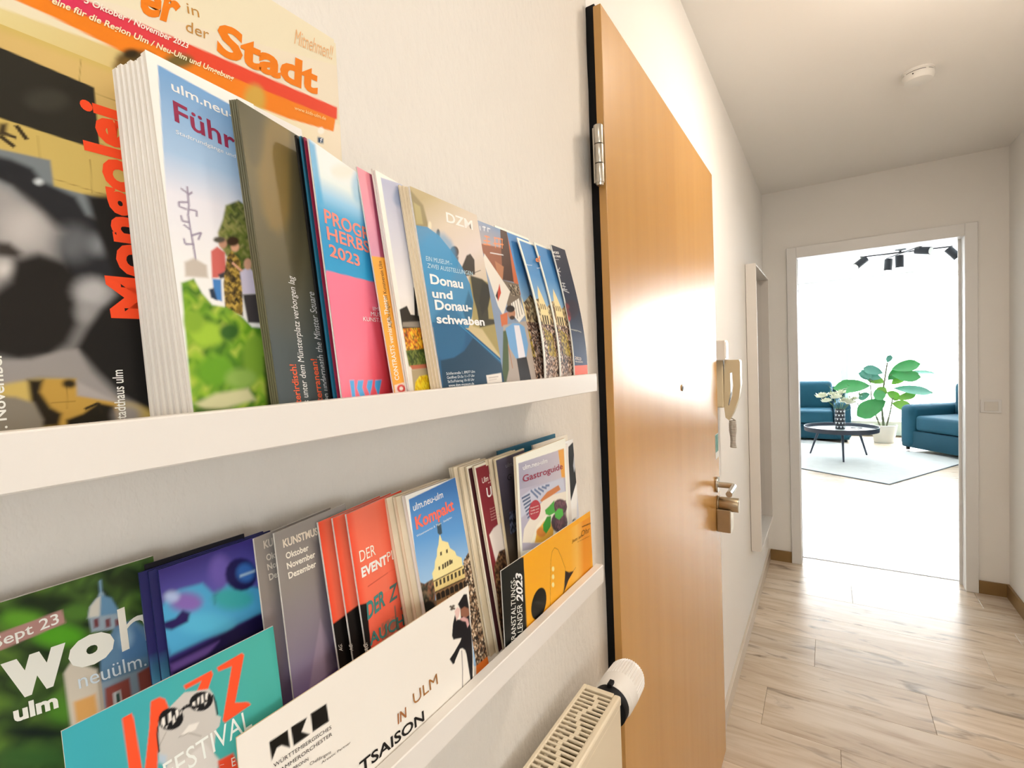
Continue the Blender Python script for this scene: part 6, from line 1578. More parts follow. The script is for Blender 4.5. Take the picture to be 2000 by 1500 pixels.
leaflet('leaflet', 'navy leaflet with white lettering and coral foot, last on the upper ledge', 'leaflet', 'leaflets on the upper ledge', (0.061, 0.59, 1.3576), (-0.0, 1.0, 0.0), (-0.1396, 0.0, 0.9902), 0.043, 0.1932, 0.0012, [
    ('poly', ([(0, 0), (50, 0), (50, 200), (0, 200)], 'e9e3da', 0, 1)),
    ('grad', ([(1.6, -1), (43.5, -1), (43.5, 194), (1.6, 194)], [((0, 194), '1d2438'), ((0, 90), '20293f'), ((0, 30), '2a3a5c')], 0, 1)),
    ('poly', ([(1.6, -1), (43.5, -1), (43.5, 27), (1.6, 27)], 'e4634a', 0, 1)),
    ('poly', ([(9.7, 94.3), (7.2, 90.5), (3.0, 87.2), (-2.3, 84.9), (-7.8, 83.9), (-12.8, 84.4), (-16.4, 86.2), (-18.2, 89.1), (-18.0, 92.7), (-15.7, 96.3), (-11.7, 99.6), (-6.5, 102.0), (-1.0, 103.1), (4.2, 102.8), (8.0, 101.0), (10.0, 98.0)], 'b03a34', 2.06, 1)),
    ('poly', ([(0.0, 90.6), (-1.3, 88.7), (-3.9, 87.0), (-7.1, 85.8), (-10.7, 85.3), (-13.9, 85.5), (-16.4, 86.4), (-17.7, 87.8), (-17.8, 89.6), (-16.5, 91.4), (-14.0, 93.1), (-10.8, 94.3), (-7.3, 94.9), (-4.0, 94.7), (-1.4, 93.8), (-0.0, 92.4)], 'e0503c', 1.46, 1)),
    ('poly', ([(39.5, 106.0), (35.7, 100.7), (29.2, 96.0), (20.8, 92.7), (12.1, 91.2), (4.2, 91.8), (-1.6, 94.2), (-4.6, 98.1), (-4.4, 102.9), (-1.1, 108.0), (5.0, 112.6), (13.0, 116.0), (21.8, 117.8), (30.0, 117.5), (36.3, 115.1), (39.7, 111.1)], '2c2030', 3.56, 0.8)),
    ('poly', ([(10.9, 107.2), (9.1, 105.2), (5.4, 103.4), (0.5, 102.0), (-5.0, 101.3), (-10.1, 101.3), (-14.2, 102.0), (-16.5, 103.3), (-16.9, 105.1), (-15.3, 107.0), (-11.8, 108.8), (-7.0, 110.2), (-1.5, 111.0), (3.7, 111.0), (7.9, 110.3), (10.5, 109.0)], '6a2a30', 2.06, 1)),
    ('line', ([(1.2, 75.6), (20.3, 74.7), (34.4, 72.7)], 0.8, 'a8a8a0', 0)),
    ('line', ([(6.2, 75.0), (19.9, 73.5)], 0.6, '8a8a80', 0)),
    ('line', ([(-4.3, 160.5), (5.1, 149.0)], 0.8, 'dcdce0', 0)),
    ('line', ([(9.6, 161.7), (-8.0, 149.7)], 0.8, 'dcdce0', 0)),
    ('line', ([(-8.0, 154.4), (9.3, 156.0)], 0.8, 'dcdce0', 0)),
    ('line', ([(1.3, 162.1), (-1.5, 147.4)], 0.8, 'dcdce0', 0)),
    ('line', ([(3.4, 139.2), (13.8, 139.7)], 1.0, 'cfd2d6', 0)),
    ('line', ([(3.0, 135.2), (13.2, 135.1)], 1.0, 'cfd2d6', 0)),
    ('line', ([(0.4, 131.0), (16.0, 131.0)], 1.0, 'cfd2d6', 0)),
    ('line', ([(8.4, 139.0), (7.2, 130.9)], 1.0, 'cfd2d6', 0)),
    ('line', ([(1.6, 129.5), (19.9, 127.3)], 1.0, 'cfd2d6', 0)),
    ('line', ([(-3.7, 171.6), (13.9, 174.0)], 0.5, 'cfcfd4', 0)),
], [
    ('NGES', 'e8e8ea', (-2.4, 180.3), (18.8, 182.9), (-1.6, 183.6), {'bold': 0.02}),
    ('GLORIE', 'e8e8ea', (-4.1, 175.2), (20.5, 178.0), (-3.5, 178.0), {'bold': 0.02}),
    ('2023', 'f4d4c8', (3.9, 35.4), (23.1, 33.5), (4.3, 39.3), {'bold': 0.01}),
    ('PROGRAMM', 'f4d4c8', (4.2, 31.4), (27.5, 30.1), (4.2, 33.5), {}),
], res=0.7, bend=(-0.008, 0))
leaflet('magazine', 'green city magazine with big white lettering over a domed building', 'magazine', 'leaflets on the lower ledge', (0.04, -0.02, 1.1024), (-0.0, 1.0, 0.0), (-0.1093, 0.0, 0.994), 0.138, 0.189, 0.0025, [
    ('poly', ([(-5, -5), (143.0, -5), (143.0, 194.0), (-5, 194.0)], '33452a', 0, 1)),
    ('speck', ([(66.9, 209.7), (151.4, 189.1), (136.6, 52.7), (59.4, 111.7)], ['2c3d22', '3f5a2a', '1c2a1a', '56762f', '28381f', '4a6a2c'], 6, 0, 21, 0.5, 1)),
    ('poly', ([(90.2, 174.9), (89.5, 173.2), (87.7, 172.3), (85.3, 172.4), (82.5, 173.3), (79.8, 175.0), (77.7, 177.1), (76.3, 179.4), (76.0, 181.4), (76.6, 183.0), (78.2, 183.9), (80.6, 184.0), (83.3, 183.2), (86.0, 181.6), (88.3, 179.4), (89.8, 177.1)], '5f9a2c', 3.56, 0.9)),
    ('poly', ([(108.4, 170.2), (107.8, 168.7), (106.3, 167.9), (104.2, 167.8), (101.8, 168.6), (99.5, 170.0), (97.7, 171.8), (96.5, 173.8), (96.2, 175.7), (96.8, 177.1), (98.2, 177.9), (100.2, 178.0), (102.6, 177.3), (104.9, 176.0), (106.9, 174.1), (108.1, 172.1)], '4f7a2e', 2.96, 0.8)),
    ('poly', ([(104.6, 160.0), (103.7, 158.3), (101.4, 157.7), (98.3, 158.1), (94.8, 159.5), (91.4, 161.6), (88.7, 164.1), (87.0, 166.6), (86.5, 168.8), (87.3, 170.4), (89.3, 171.1), (92.2, 170.9), (95.7, 169.7), (99.2, 167.6), (102.1, 165.0), (104.0, 162.3)], '4f9a20', 2.96, 0.9)),
    ('poly', ([(100.7, 179.1), (99.7, 177.8), (97.3, 177.4), (93.8, 178.0), (89.9, 179.4), (86.2, 181.4), (83.2, 183.6), (81.2, 185.9), (80.6, 187.7), (81.5, 189.0), (83.6, 189.5), (86.8, 189.0), (90.7, 187.8), (94.5, 185.8), (97.8, 183.5), (100.0, 181.1)], '1c2818', 3.56, 0.8)),
    ('poly', ([(138.6, 172.9), (137.5, 171.4), (134.8, 170.9), (131.0, 171.4), (126.6, 172.8), (122.5, 174.9), (119.1, 177.4), (116.9, 179.8), (116.3, 181.9), (117.3, 183.3), (119.7, 183.9), (123.3, 183.6), (127.6, 182.3), (131.9, 180.3), (135.5, 177.8), (137.9, 175.2)], '26301c', 3.56, 0.8)),
    ('poly', ([(96.6, 126.5), (96.0, 123.9), (94.8, 122.0), (93.2, 121.4), (91.5, 121.9), (89.8, 123.5), (88.6, 126.0), (87.9, 129.0), (87.8, 132.0), (88.3, 134.6), (89.5, 136.4), (91.0, 137.2), (92.8, 136.8), (94.4, 135.2), (95.8, 132.7), (96.5, 129.6)], '4a7a28', 2.96, 1)),
    ('poly', ([(95.7, 116.5), (94.5, 115.2), (91.6, 115.5), (87.5, 117.1), (82.9, 119.8), (78.5, 123.1), (74.9, 126.6), (72.7, 129.7), (72.0, 132.0), (73.0, 133.2), (75.5, 133.2), (79.2, 131.9), (83.7, 129.4), (88.3, 126.1), (92.3, 122.4), (94.9, 119.0)], '141c1c', 4.76, 1)),
    ('poly', ([(95.9, 104.0), (94.7, 102.5), (91.5, 102.8), (87.0, 104.7), (81.9, 107.9), (77.1, 111.8), (73.2, 115.8), (70.8, 119.3), (70.0, 122.0), (71.1, 123.4), (73.8, 123.4), (77.9, 121.9), (82.9, 119.0), (87.9, 115.1), (92.2, 110.9), (95.1, 107.0)], '33562a', 4.76, 1)),
    ('line', ([(113.3, 185.0), (113.1, 177.5)], 1.2, '6f8fa8', 0)),
    ('poly', ([(114.3, 176.0), (114.1, 175.3), (113.8, 174.8), (113.4, 174.5), (112.9, 174.5), (112.5, 174.9), (112.2, 175.5), (112.0, 176.2), (112.0, 177.0), (112.1, 177.8), (112.4, 178.3), (112.9, 178.6), (113.3, 178.5), (113.8, 178.2), (114.1, 177.6), (114.3, 176.9)], '8fa6b8', 0.86, 1)),
    ('poly', ([(106.8, 168.1), (108.0, 173.2), (110.4, 175.8), (113.2, 177.3), (117.1, 173.9), (119.2, 167.2), (119.0, 161.5), (111.5, 163.2)], '5f86a6', 0.8, 1)),
    ('poly', ([(106.8, 168.1), (108.0, 173.2), (111.2, 176.4), (112.8, 176.7), (111.2, 164.2)], 'c4c2b8', 0.8, 1)),
    ('poly', ([(107.1, 168.0), (119.0, 164.9), (119.0, 156.8), (107.5, 160.4)], '8a9aa8', 0.6, 1)),
    ('poly', ([(108.8, 166.3), (110.9, 166.1), (110.7, 161.6), (108.7, 162.0)], '6a3c40', 0.6, 1)),
    ('poly', ([(113.5, 164.1), (115.6, 163.9), (115.5, 159.4), (113.4, 159.8)], '6a3c40', 0.6, 1)),
    ('poly', ([(117.5, 162.2), (119.7, 162.0), (119.6, 157.4), (117.4, 157.9)], '6a3c40', 0.6, 1)),
    ('poly', ([(117.2, 158.6), (125.2, 158.7), (131.1, 151.0), (132.7, 141.2), (132.2, 119.5), (107.6, 122.5), (110.0, 147.1)], '5a7c9a', 0.86, 1)),
    ('poly', ([(118.5, 156.0), (126.4, 154.2), (131.3, 143.9), (131.3, 135.9), (118.4, 138.9)], '4a7098', 1.46, 1)),
    ('poly', ([(124.3, 149.4), (123.8, 147.3), (123.0, 145.9), (121.8, 145.2), (120.6, 145.4), (119.5, 146.4), (118.6, 148.1), (118.2, 150.2), (118.1, 152.4), (118.6, 154.4), (119.4, 155.8), (120.5, 156.6), (121.7, 156.4), (122.9, 155.4), (123.7, 153.7), (124.2, 151.6)], '7fa0bc', 2.36, 1)),
    ('poly', ([(107.2, 133.8), (133.3, 129.9), (132.6, 115.3), (110.2, 118.1), (107.3, 119.0)], '7f93a6', 0.86, 1)),
    ('poly', ([(110.2, 129.8), (120.7, 129.5), (120.8, 118.4), (109.6, 119.5)], '8a4a44', 0.8, 1)),
    ('poly', ([(124.4, 129.8), (131.6, 130.8), (132.2, 119.5), (124.5, 119.0)], '8a4a44', 0.8, 1)),
    ('poly', ([(113.2, 125.7), (116.3, 125.3), (116.4, 119.0), (113.0, 119.2)], 'c4ccd2', 0.6, 1)),
    ('poly', ([(114.3, 124.6), (115.8, 124.6), (115.8, 119.4), (114.2, 119.6)], '27443f', 0.5, 1)),
    ('poly', ([(95.3, 145.9), (98.7, 150.3), (107.9, 140.8), (107.6, 118.8), (108.7, 110.7), (95.8, 117.3), (95.5, 129.8)], 'c6bdae', 1.01, 1)),
    ('poly', ([(97.6, 130.4), (106.1, 129.4), (106.4, 118.7), (97.7, 119.6)], 'cf9c5c', 1.16, 1)),
    ('line', ([(108.4, 138.6), (108.3, 117.5)], 1.5, 'a89c8c', 0)),
    ('poly', ([(73.2, 175.4), (97.3, 176.5), (98.1, 169.6), (72.5, 167.5)], 'a8807a', 0, 1)),
], [
    ('Sept 23', 'eee6de', (72.7, 169.4), (95.8, 170.7), (72.5, 174.4), {'bold': 0.01}),
    ('w', 'ece5db', (74.6, 143.0), (97.3, 141.7), (74.4, 161.6), {'bold': 0.05, 'bbox': True}),
    ('o', 'ece5db', (97.8, 144.1), (116.5, 144.1), (97.2, 159.6), {'bold': 0.07, 'bbox': True}),
    ('h', 'e6dfd4', (118.9, 144.3), (133.1, 145.0), (118.8, 166.9), {'bold': 0.0, 'bbox': True}),
    ('ulm', 'ece5db', (76.7, 133.9), (92.0, 131.6), (76.6, 141.0), {'bold': 0.04}),
    ('neuülm.r', 'c8d4de', (100.2, 135.5), (133.0, 131.3), (100.0, 142.8), {}),
], res=0.75, clip=(50, 138, 40, 189))
leaflet('leaflet', 'thin black leaflet edge behind the purple and blue leaflets', 'leaflet', 'leaflets on the lower ledge', (0.0445, 0.112, 1.1024), (-0.0, 1.0, 0.0), (-0.1093, 0.0, 0.994), 0.055, 0.187, 0.001, [
    ('poly', ([(-5, -5), (60.0, -5), (60.0, 192.0), (-5, 192.0)], '14141c', 0, 1)),
], (), res=3, pages=mat('stock_black', hexc('14141c'), 0.5))
leaflet('leaflet', 'dark blue leaflet edge, rear copy behind the purple abstract cover', 'leaflet', 'leaflets on the lower ledge', (0.0468, 0.1085, 1.1024), (-0.0499, 0.9988, 0.0), (-0.1093, 0.0, 0.994), 0.072, 0.1845, 0.0012, [
    ('poly', ([(-5, -5), (77.0, -5), (77.0, 189.5), (-5, 189.5)], '3d3278', 0, 1)),
    ('grad', ([(-5, -5), (77.0, -5), (77.0, 189.5), (-5, 189.5)], [((0, 0.0), '1a1838'), ((0, 64.575), '221c4a'), ((0, 92.25), '4a94c4'), ((0, 121.77000000000001), '55a0cc'), ((0, 140.22), '2c2a60'), ((0, 184.5), '2a2a5c')], 0, 1)),
], (), res=0.7, pages=mat('stock_deep_blue', hexc('2a2f66'), 0.4))
leaflet('leaflet', 'dark blue leaflet edge, middle copy behind the purple abstract cover', 'leaflet', 'leaflets on the lower ledge', (0.0484, 0.1124, 1.1024), (-0.0499, 0.9988, 0.0), (-0.1093, 0.0, 0.994), 0.072, 0.1841, 0.0012, [
    ('poly', ([(-5, -5), (77.0, -5), (77.0, 189.1), (-5, 189.1)], '3d3278', 0, 1)),
    ('grad', ([(-5, -5), (77.0, -5), (77.0, 189.1), (-5, 189.1)], [((0, 0.0), '1a1838'), ((0, 64.43499999999999), '221c4a'), ((0, 92.05), '4a94c4'), ((0, 121.506), '55a0cc'), ((0, 139.916), '2c2a60'), ((0, 184.1), '2a2a5c')], 0, 1)),
], (), res=0.7, pages=mat('stock_deep_blue', hexc('2a2f66'), 0.4))
leaflet('leaflet', 'purple and turquoise abstract leaflet behind the jazz card, front copy', 'leaflet', 'leaflets on the lower ledge', (0.05, 0.1163, 1.1024), (-0.0499, 0.9988, 0.0), (-0.1093, 0.0, 0.994), 0.072, 0.1837, 0.0012, [
    ('poly', ([(-5, -5), (77.0, -5), (77.0, 188.7), (-5, 188.7)], '3d3278', 0, 1)),
    ('grad', ([(-2.7, 187.0), (66.2, 185.0), (61.6, 150.6), (-2.4, 165.1)], [((25.5, 184.9), '352c70'), ((26.1, 163.1), '5a55a8')], 0, 1)),
    ('poly', ([(-2.8, 161.3), (1.1, 165.5), (8.9, 169.2), (21.5, 167.7), (26.7, 159.6), (27.0, 153.0), (34.6, 162.8), (55.3, 150.9), (59.4, 135.0), (0.6, 135.9), (-0.9, 146.6)], '4fa4d0', 1.76, 1)),
    ('poly', ([(49.8, 146.3), (48.5, 144.2), (45.6, 143.3), (41.5, 143.6), (36.9, 145.2), (32.5, 147.7), (29.1, 150.7), (26.9, 153.8), (26.3, 156.5), (27.5, 158.5), (30.1, 159.5), (34.0, 159.3), (38.5, 157.9), (43.0, 155.5), (46.7, 152.4), (49.2, 149.2)], '3fa8ac', 3.56, 1)),
    ('poly', ([(36.9, 136.3), (35.3, 134.6), (31.5, 134.3), (26.1, 135.6), (20.0, 138.1), (14.3, 141.4), (9.7, 145.1), (6.8, 148.5), (6.0, 151.2), (7.3, 152.9), (10.6, 153.3), (15.6, 152.4), (21.4, 150.1), (27.4, 146.9), (32.5, 143.1), (35.9, 139.3)], '58b4d8', 3.56, 1)),
    ('poly', ([(38.6, 167.9), (37.6, 164.4), (35.9, 161.9), (33.6, 160.7), (31.1, 161.0), (28.9, 162.6), (27.2, 165.5), (26.2, 169.0), (26.2, 172.7), (27.1, 176.1), (28.7, 178.7), (31.0, 180.0), (33.4, 179.9), (35.7, 178.3), (37.5, 175.4), (38.6, 171.8)], '6a5aac', 3.56, 1)),
    ('poly', ([(20.2, 157.0), (19.3, 155.2), (17.2, 154.3), (14.4, 154.3), (11.2, 155.4), (8.1, 157.2), (5.6, 159.6), (4.1, 162.0), (3.7, 164.3), (4.6, 166.1), (6.5, 167.1), (9.2, 167.1), (12.4, 166.2), (15.5, 164.4), (18.1, 162.1), (19.8, 159.4)], '8468b4', 2.96, 1)),
    ('poly', ([(-1.8, 154.9), (5.4, 154.5), (9.5, 157.2), (13.1, 154.0), (11.5, 149.6), (3.0, 149.1), (-0.8, 151.5)], '2a1f58', 1.31, 1)),
    ('poly', ([(8.5, 165.3), (8.1, 164.3), (7.2, 163.7), (6.0, 163.6), (4.6, 163.9), (3.3, 164.8), (2.2, 165.9), (1.6, 167.1), (1.5, 168.3), (1.8, 169.3), (2.7, 169.9), (3.9, 170.1), (5.2, 169.7), (6.6, 168.9), (7.7, 167.8), (8.3, 166.5)], 'b0c0e4', 2.36, 1)),
    ('poly', ([(54.4, 160.0), (53.1, 156.4), (50.5, 154.0), (47.0, 153.2), (43.1, 154.0), (39.5, 156.3), (36.8, 159.7), (35.1, 163.7), (34.9, 167.7), (36.1, 171.2), (38.5, 173.6), (41.8, 174.6), (45.6, 174.0), (49.3, 171.8), (52.3, 168.4), (54.1, 164.2)], '221e50', 1.46, 1)),
    ('poly', ([(53.0, 161.7), (52.3, 159.7), (50.8, 158.3), (48.8, 157.8), (46.6, 158.3), (44.5, 159.6), (42.9, 161.5), (41.9, 163.8), (41.8, 166.1), (42.4, 168.1), (43.9, 169.5), (45.8, 170.0), (48.0, 169.7), (50.1, 168.4), (51.8, 166.5), (52.9, 164.1)], '3a6ab4', 2.36, 1)),
    ('line', ([(43.7, 163.1), (53.2, 162.8)], 1.2, 'b8d4ee', 1)),
    ('poly', ([(0.3, 133.0), (59.4, 134.4), (58.0, 123.9), (-0.4, 126.5)], '231c4c', 1.46, 1)),
    ('poly', ([(0.1, 131.2), (26.4, 130.6), (16.4, 124.3), (0.1, 123.2)], '6e54a4', 1.76, 1)),
    ('poly', ([(0.5, 127.0), (58.3, 126.1), (52.7, 84.8), (-0.6, 116.7)], '1a1638', 1.46, 1)),
], (), res=0.7, pages=mat('stock_deep_blue', hexc('2a2f66'), 0.4))
leaflet('postcard', 'turquoise jazz festival card with orange letters and a face in sunglasses', 'postcard', 'leaflets on the lower ledge', (0.0772, 0.064, 1.1024), (0.0, 1.0, 0.0), (-0.1074, 0.0, 0.9942), 0.0965, 0.1385, 0.0008, [
    ('poly', ([(-5, -5), (101.5, -5), (101.5, 143.5), (-5, 143.5)], '3f9f9a', 0, 1)),
    ('grad', ([(0.2, 140.6), (101.6, 136.9), (106.0, 86.4), (86.9, 52.4), (-1.8, 117.8)], [((6.6, 126.6), '3a9ca8'), ((82.1, 120.2), '46a298')], 0, 1)),
    ('poly', ([(93.9, 138.5), (102.2, 136.6), (102.5, 88.5), (96.4, 92.2)], '2f8a7e', 2.36, 0.5)),
    ('poly', ([(20.9, 131.0), (24.7, 131.1), (25.3, 128.3), (26.3, 102.4), (21.3, 106.0)], 'e8502c', 0, 1)),
    ('poly', ([(32.6, 131.9), (36.4, 131.8), (38.6, 129.4), (40.0, 123.0), (34.8, 120.6), (32.0, 98.3), (27.0, 101.9), (31.0, 120.9)], 'e8502c', 0, 1)),
    ('poly', ([(47.0, 131.3), (60.7, 131.6), (61.3, 129.2), (57.3, 121.8), (52.7, 125.1), (55.4, 128.9), (47.8, 128.9)], 'e8502c', 0, 1)),
    ('poly', ([(63.4, 131.7), (77.1, 132.5), (78.2, 130.7), (70.5, 108.5), (77.5, 104.3), (78.6, 102.4), (64.2, 101.3), (63.2, 103.2), (71.0, 128.2), (64.2, 129.1)], 'e8502c', 0, 1)),
    ('poly', ([(70.7, 107.8), (76.4, 105.3), (78.1, 102.5), (64.9, 102.1)], 'e8502c', 0, 1)),
    ('poly', ([(71.6, 107.8), (74.6, 111.7), (76.4, 105.6)], '44a19a', 0, 1)),
    ('poly', ([(34.0, 117.3), (38.6, 123.8), (47.1, 127.8), (58.6, 122.9), (60.4, 118.8), (60.6, 107.8), (62.6, 105.4), (61.3, 101.4), (59.5, 100.7), (57.1, 89.8), (58.1, 83.7), (53.5, 82.9), (34.2, 96.7), (36.4, 98.5), (33.4, 102.8)], 'bdb9b4', 0.3, 1)),
    ('poly', ([(53.5, 97.6), (59.3, 84.7), (57.6, 79.9), (35.6, 95.7), (36.8, 98.2), (44.2, 95.8)], 'cac6c2', 0.86, 1)),
    ('poly', ([(33.7, 105.4), (36.3, 103.0), (35.8, 97.8), (32.9, 102.1)], 'a9bac8', 1.01, 1)),
    ('poly', ([(43.5, 108.3), (47.4, 110.9), (52.1, 109.4), (50.1, 106.8), (45.9, 107.2)], 'dcd8d2', 0.5, 1)),
    ('line', ([(42.4, 107.9), (47.0, 107.1), (52.3, 101.9)], 0.5, '9a958e', 0)),
    ('line', ([(33.5, 108.7), (35.8, 111.7), (37.5, 113.9)], 0.4, '9a958e', 0)),
    ('poly', ([(45.3, 118.1), (45.5, 116.2), (45.1, 114.7), (44.2, 113.5), (42.9, 112.8), (41.4, 112.8), (39.7, 113.3), (38.1, 114.3), (36.6, 115.8), (35.6, 117.5), (34.9, 119.3), (34.7, 121.1), (35.1, 122.6), (35.9, 123.8), (37.1, 124.5), (38.6, 124.6), (40.3, 124.1), (42.0, 123.2), (43.4, 121.7), (44.6, 120.0)], '17171a', 0.2, 1)),
    ('poly', ([(59.7, 118.3), (59.8, 116.7), (59.4, 115.3), (58.4, 114.2), (57.1, 113.7), (55.4, 113.6), (53.7, 114.1), (52.0, 115.1), (50.5, 116.4), (49.4, 117.9), (48.8, 119.6), (48.6, 121.2), (49.0, 122.5), (49.9, 123.6), (51.2, 124.2), (52.8, 124.3), (54.6, 123.8), (56.3, 122.9), (57.8, 121.6), (59.0, 120.0)], '17171a', 0.2, 1)),
    ('poly', ([(36.3, 121.3), (37.5, 121.1), (37.4, 117.8), (36.6, 116.7), (35.8, 118.9)], 'dedad4', 0.15, 1)),
    ('poly', ([(39.1, 121.8), (40.4, 122.2), (40.2, 117.8), (38.9, 117.5)], 'dedad4', 0.15, 1)),
    ('poly', ([(40.7, 118.5), (41.6, 119.7), (41.8, 116.2), (40.7, 115.7)], 'dedad4', 0.15, 1)),
    ('poly', ([(42.3, 121.5), (43.6, 121.6), (43.5, 118.5), (42.4, 117.5)], 'dedad4', 0.15, 1)),
    ('poly', ([(37.3, 116.3), (38.3, 116.5), (37.9, 115.3)], 'dedad4', 0.15, 1)),
    ('poly', ([(43.9, 119.9), (44.6, 119.0), (44.0, 117.7)], 'dedad4', 0.15, 1)),
    ('poly', ([(50.1, 120.8), (51.4, 120.6), (51.4, 118.2), (49.9, 119.4)], 'dedad4', 0.15, 1)),
    ('poly', ([(52.6, 121.6), (53.7, 121.6), (53.0, 117.9), (52.3, 118.9)], 'dedad4', 0.15, 1)),
    ('poly', ([(54.5, 121.7), (55.4, 121.8), (55.3, 117.7), (54.1, 117.8)], 'dedad4', 0.15, 1)),
    ('poly', ([(56.5, 121.7), (57.9, 121.5), (56.9, 117.9), (56.2, 118.9)], 'dedad4', 0.15, 1)),
    ('poly', ([(51.0, 117.0), (52.3, 116.5), (51.7, 115.7)], 'dedad4', 0.15, 1)),
    ('poly', ([(55.7, 117.4), (56.8, 116.8), (55.8, 115.9)], 'dedad4', 0.15, 1)),
    ('line', ([(45.0, 119.9), (46.9, 120.7), (49.4, 119.7)], 1.6, '17171a', 0)),
    ('line', ([(34.3, 118.7), (33.7, 114.7), (33.6, 106.5)], 0.8, '1f2528', 0)),
    ('line', ([(59.9, 119.1), (60.8, 114.4), (61.1, 107.5)], 0.8, '1f2528', 0)),
    ('poly', ([(58.5, 84.7), (66.3, 83.5), (69.7, 71.2), (58.7, 79.1)], 'd8482c', 0.86, 1)),
], [
    ('FESTIVAL', 'dfe8df', (34.9, 89.6), (77.8, 90.8), (34.3, 100.0), {'bold': 0.0}),
    ('E', 'e8d8cc', (65.0, 77.0), (66.9, 76.6), (65.0, 81.6), {}),
    ('–', 'f0e4da', (59.2, 81.4), (61.2, 80.6), (59.3, 82.8), {}),
], res=0.6, clip=(0, 96.5, 60, 138.5))
leaflet('leaflet', 'rear copy of the grey violet museum leaflet, half hidden by its twin', 'leaflet', 'leaflets on the lower ledge', (0.0585, 0.165, 1.1024), (-0.2425, 0.9701, 0.0), (-0.098, 0.0, 0.9952), 0.07, 0.1873, 0.0009, [
    ('grad', ([(-5, -5), (75.0, -5), (75.0, 192.29999999999998), (-5, 192.29999999999998)], [((0, 0.0), '1c1626'), ((0, 28.094999999999995), '33264a'), ((0, 65.55499999999999), '745a90'), ((0, 103.015), '7d7384'), ((0, 149.84), '837c78'), ((0, 187.29999999999998), '8a8480')], 0, 1)),
], [
    ('KUNSTMUSEUM', 'c4bab0', (6.5, 178.8), (46.7, 176.8), (6.5, 183.7), {'bold': 0.03}),
    ('Oktober', 'ccc4ba', (7.4, 170.6), (25.9, 169.6), (7.1, 174.6), {'bold': 0.025}),
    ('November', 'ccc4ba', (7.4, 164.6), (30.8, 163.3), (7.1, 168.6), {'bold': 0.025}),
    ('Dezember', 'ccc4ba', (7.6, 158.0), (30.9, 156.6), (7.3, 162.1), {'bold': 0.025}),
], res=0.8)
leaflet('leaflet', 'grey to violet art museum leaflet listing October to December, front copy', 'leaflet', 'leaflets on the lower ledge', (0.0607, 0.1769, 1.1024), (-0.2425, 0.9701, 0.0), (-0.098, 0.0, 0.9952), 0.07, 0.1873, 0.0009, [
    ('grad', ([(-5, -5), (75.0, -5), (75.0, 192.29999999999998), (-5, 192.29999999999998)], [((0, 0.0), '1c1626'), ((0, 28.094999999999995), '33264a'), ((0, 65.55499999999999), '745a90'), ((0, 103.015), '7d7384'), ((0, 149.84), '837c78'), ((0, 187.29999999999998), '8a8480')], 0, 1)),
    ('poly', ([(13.1, 78.0), (18.9, 92.0), (30.2, 116.8), (41.2, 77.5)], 'a08ea0', 1.46, 0.55)),
    ('poly', ([(31.5, 171.9), (51.8, 168.8), (58.3, 47.0), (32.9, 63.4)], '3a2f40', 4.16, 0.45)),
], [
    ('KUNSTMUSEUM', 'dcd0c0', (6.0, 176.0), (49.6, 173.3), (5.9, 181.2), {'bold': 0.03}),
    ('Oktober', 'e4dcd0', (7.1, 168.0), (27.4, 166.6), (6.8, 172.1), {'bold': 0.025}),
    ('November', 'e4dcd0', (7.0, 161.4), (32.7, 160.0), (6.7, 165.5), {'bold': 0.025}),
    ('Dezember', 'e4dcd0', (7.2, 154.9), (32.3, 153.3), (7.0, 159.0), {'bold': 0.025}),
], res=0.8)
leaflet('leaflet', 'coral red planner, rear copy beside the museum leaflets', 'leaflet', 'leaflets on the lower ledge', (0.0618, 0.2135, 1.1024), (-0.2425, 0.9701, 0.0), (-0.1386, 0.0, 0.9903), 0.074, 0.1837, 0.0012, [
    ('poly', ([(-5, -5), (79.0, -5), (79.0, 188.7), (-5, 188.7)], 'ea5f42', 0, 1)),
    ('grad', ([(-2, 60), (80, 60), (80, 185.7), (-2, 185.7)], [((0, 0), 'e0492c'), ((9, 0), 'ee6c52'), ((34, 0), 'ee7058'), ((58, 0), 'dc4a2c')], 0, 1)),
    ('poly', ([(-2, -2), (80, -2), (80, 111.5), (-2, 111.5)], '131110', 0.3, 1)),
], [
    ('AG.', 'd8d4cc', (5.3, 89.5), (5.2, 94.6), (1.9, 91.3), {}),
], res=0.7)
leaflet('leaflet', 'coral red planner, middle copy beside the museum leaflets', 'leaflet', 'leaflets on the lower ledge', (0.0635, 0.2243, 1.1024), (-0.2425, 0.9701, 0.0), (-0.1386, 0.0, 0.9903), 0.074, 0.1837, 0.0012, [
    ('poly', ([(-5, -5), (79.0, -5), (79.0, 188.7), (-5, 188.7)], 'ea5f42', 0, 1)),
    ('grad', ([(-2, 60), (80, 60), (80, 185.7), (-2, 185.7)], [((0, 0), 'e0492c'), ((9, 0), 'ee6c52'), ((34, 0), 'ee7058'), ((58, 0), 'dc4a2c')], 0, 1)),
    ('poly', ([(-2, -2), (80, -2), (80, 114.4), (-2, 114.4)], '131110', 0.3, 1)),
], [
    ('AG.', 'd8d4cc', (0.9, 87.0), (0.8, 92.1), (-2.6, 88.8), {}),
], res=0.7)
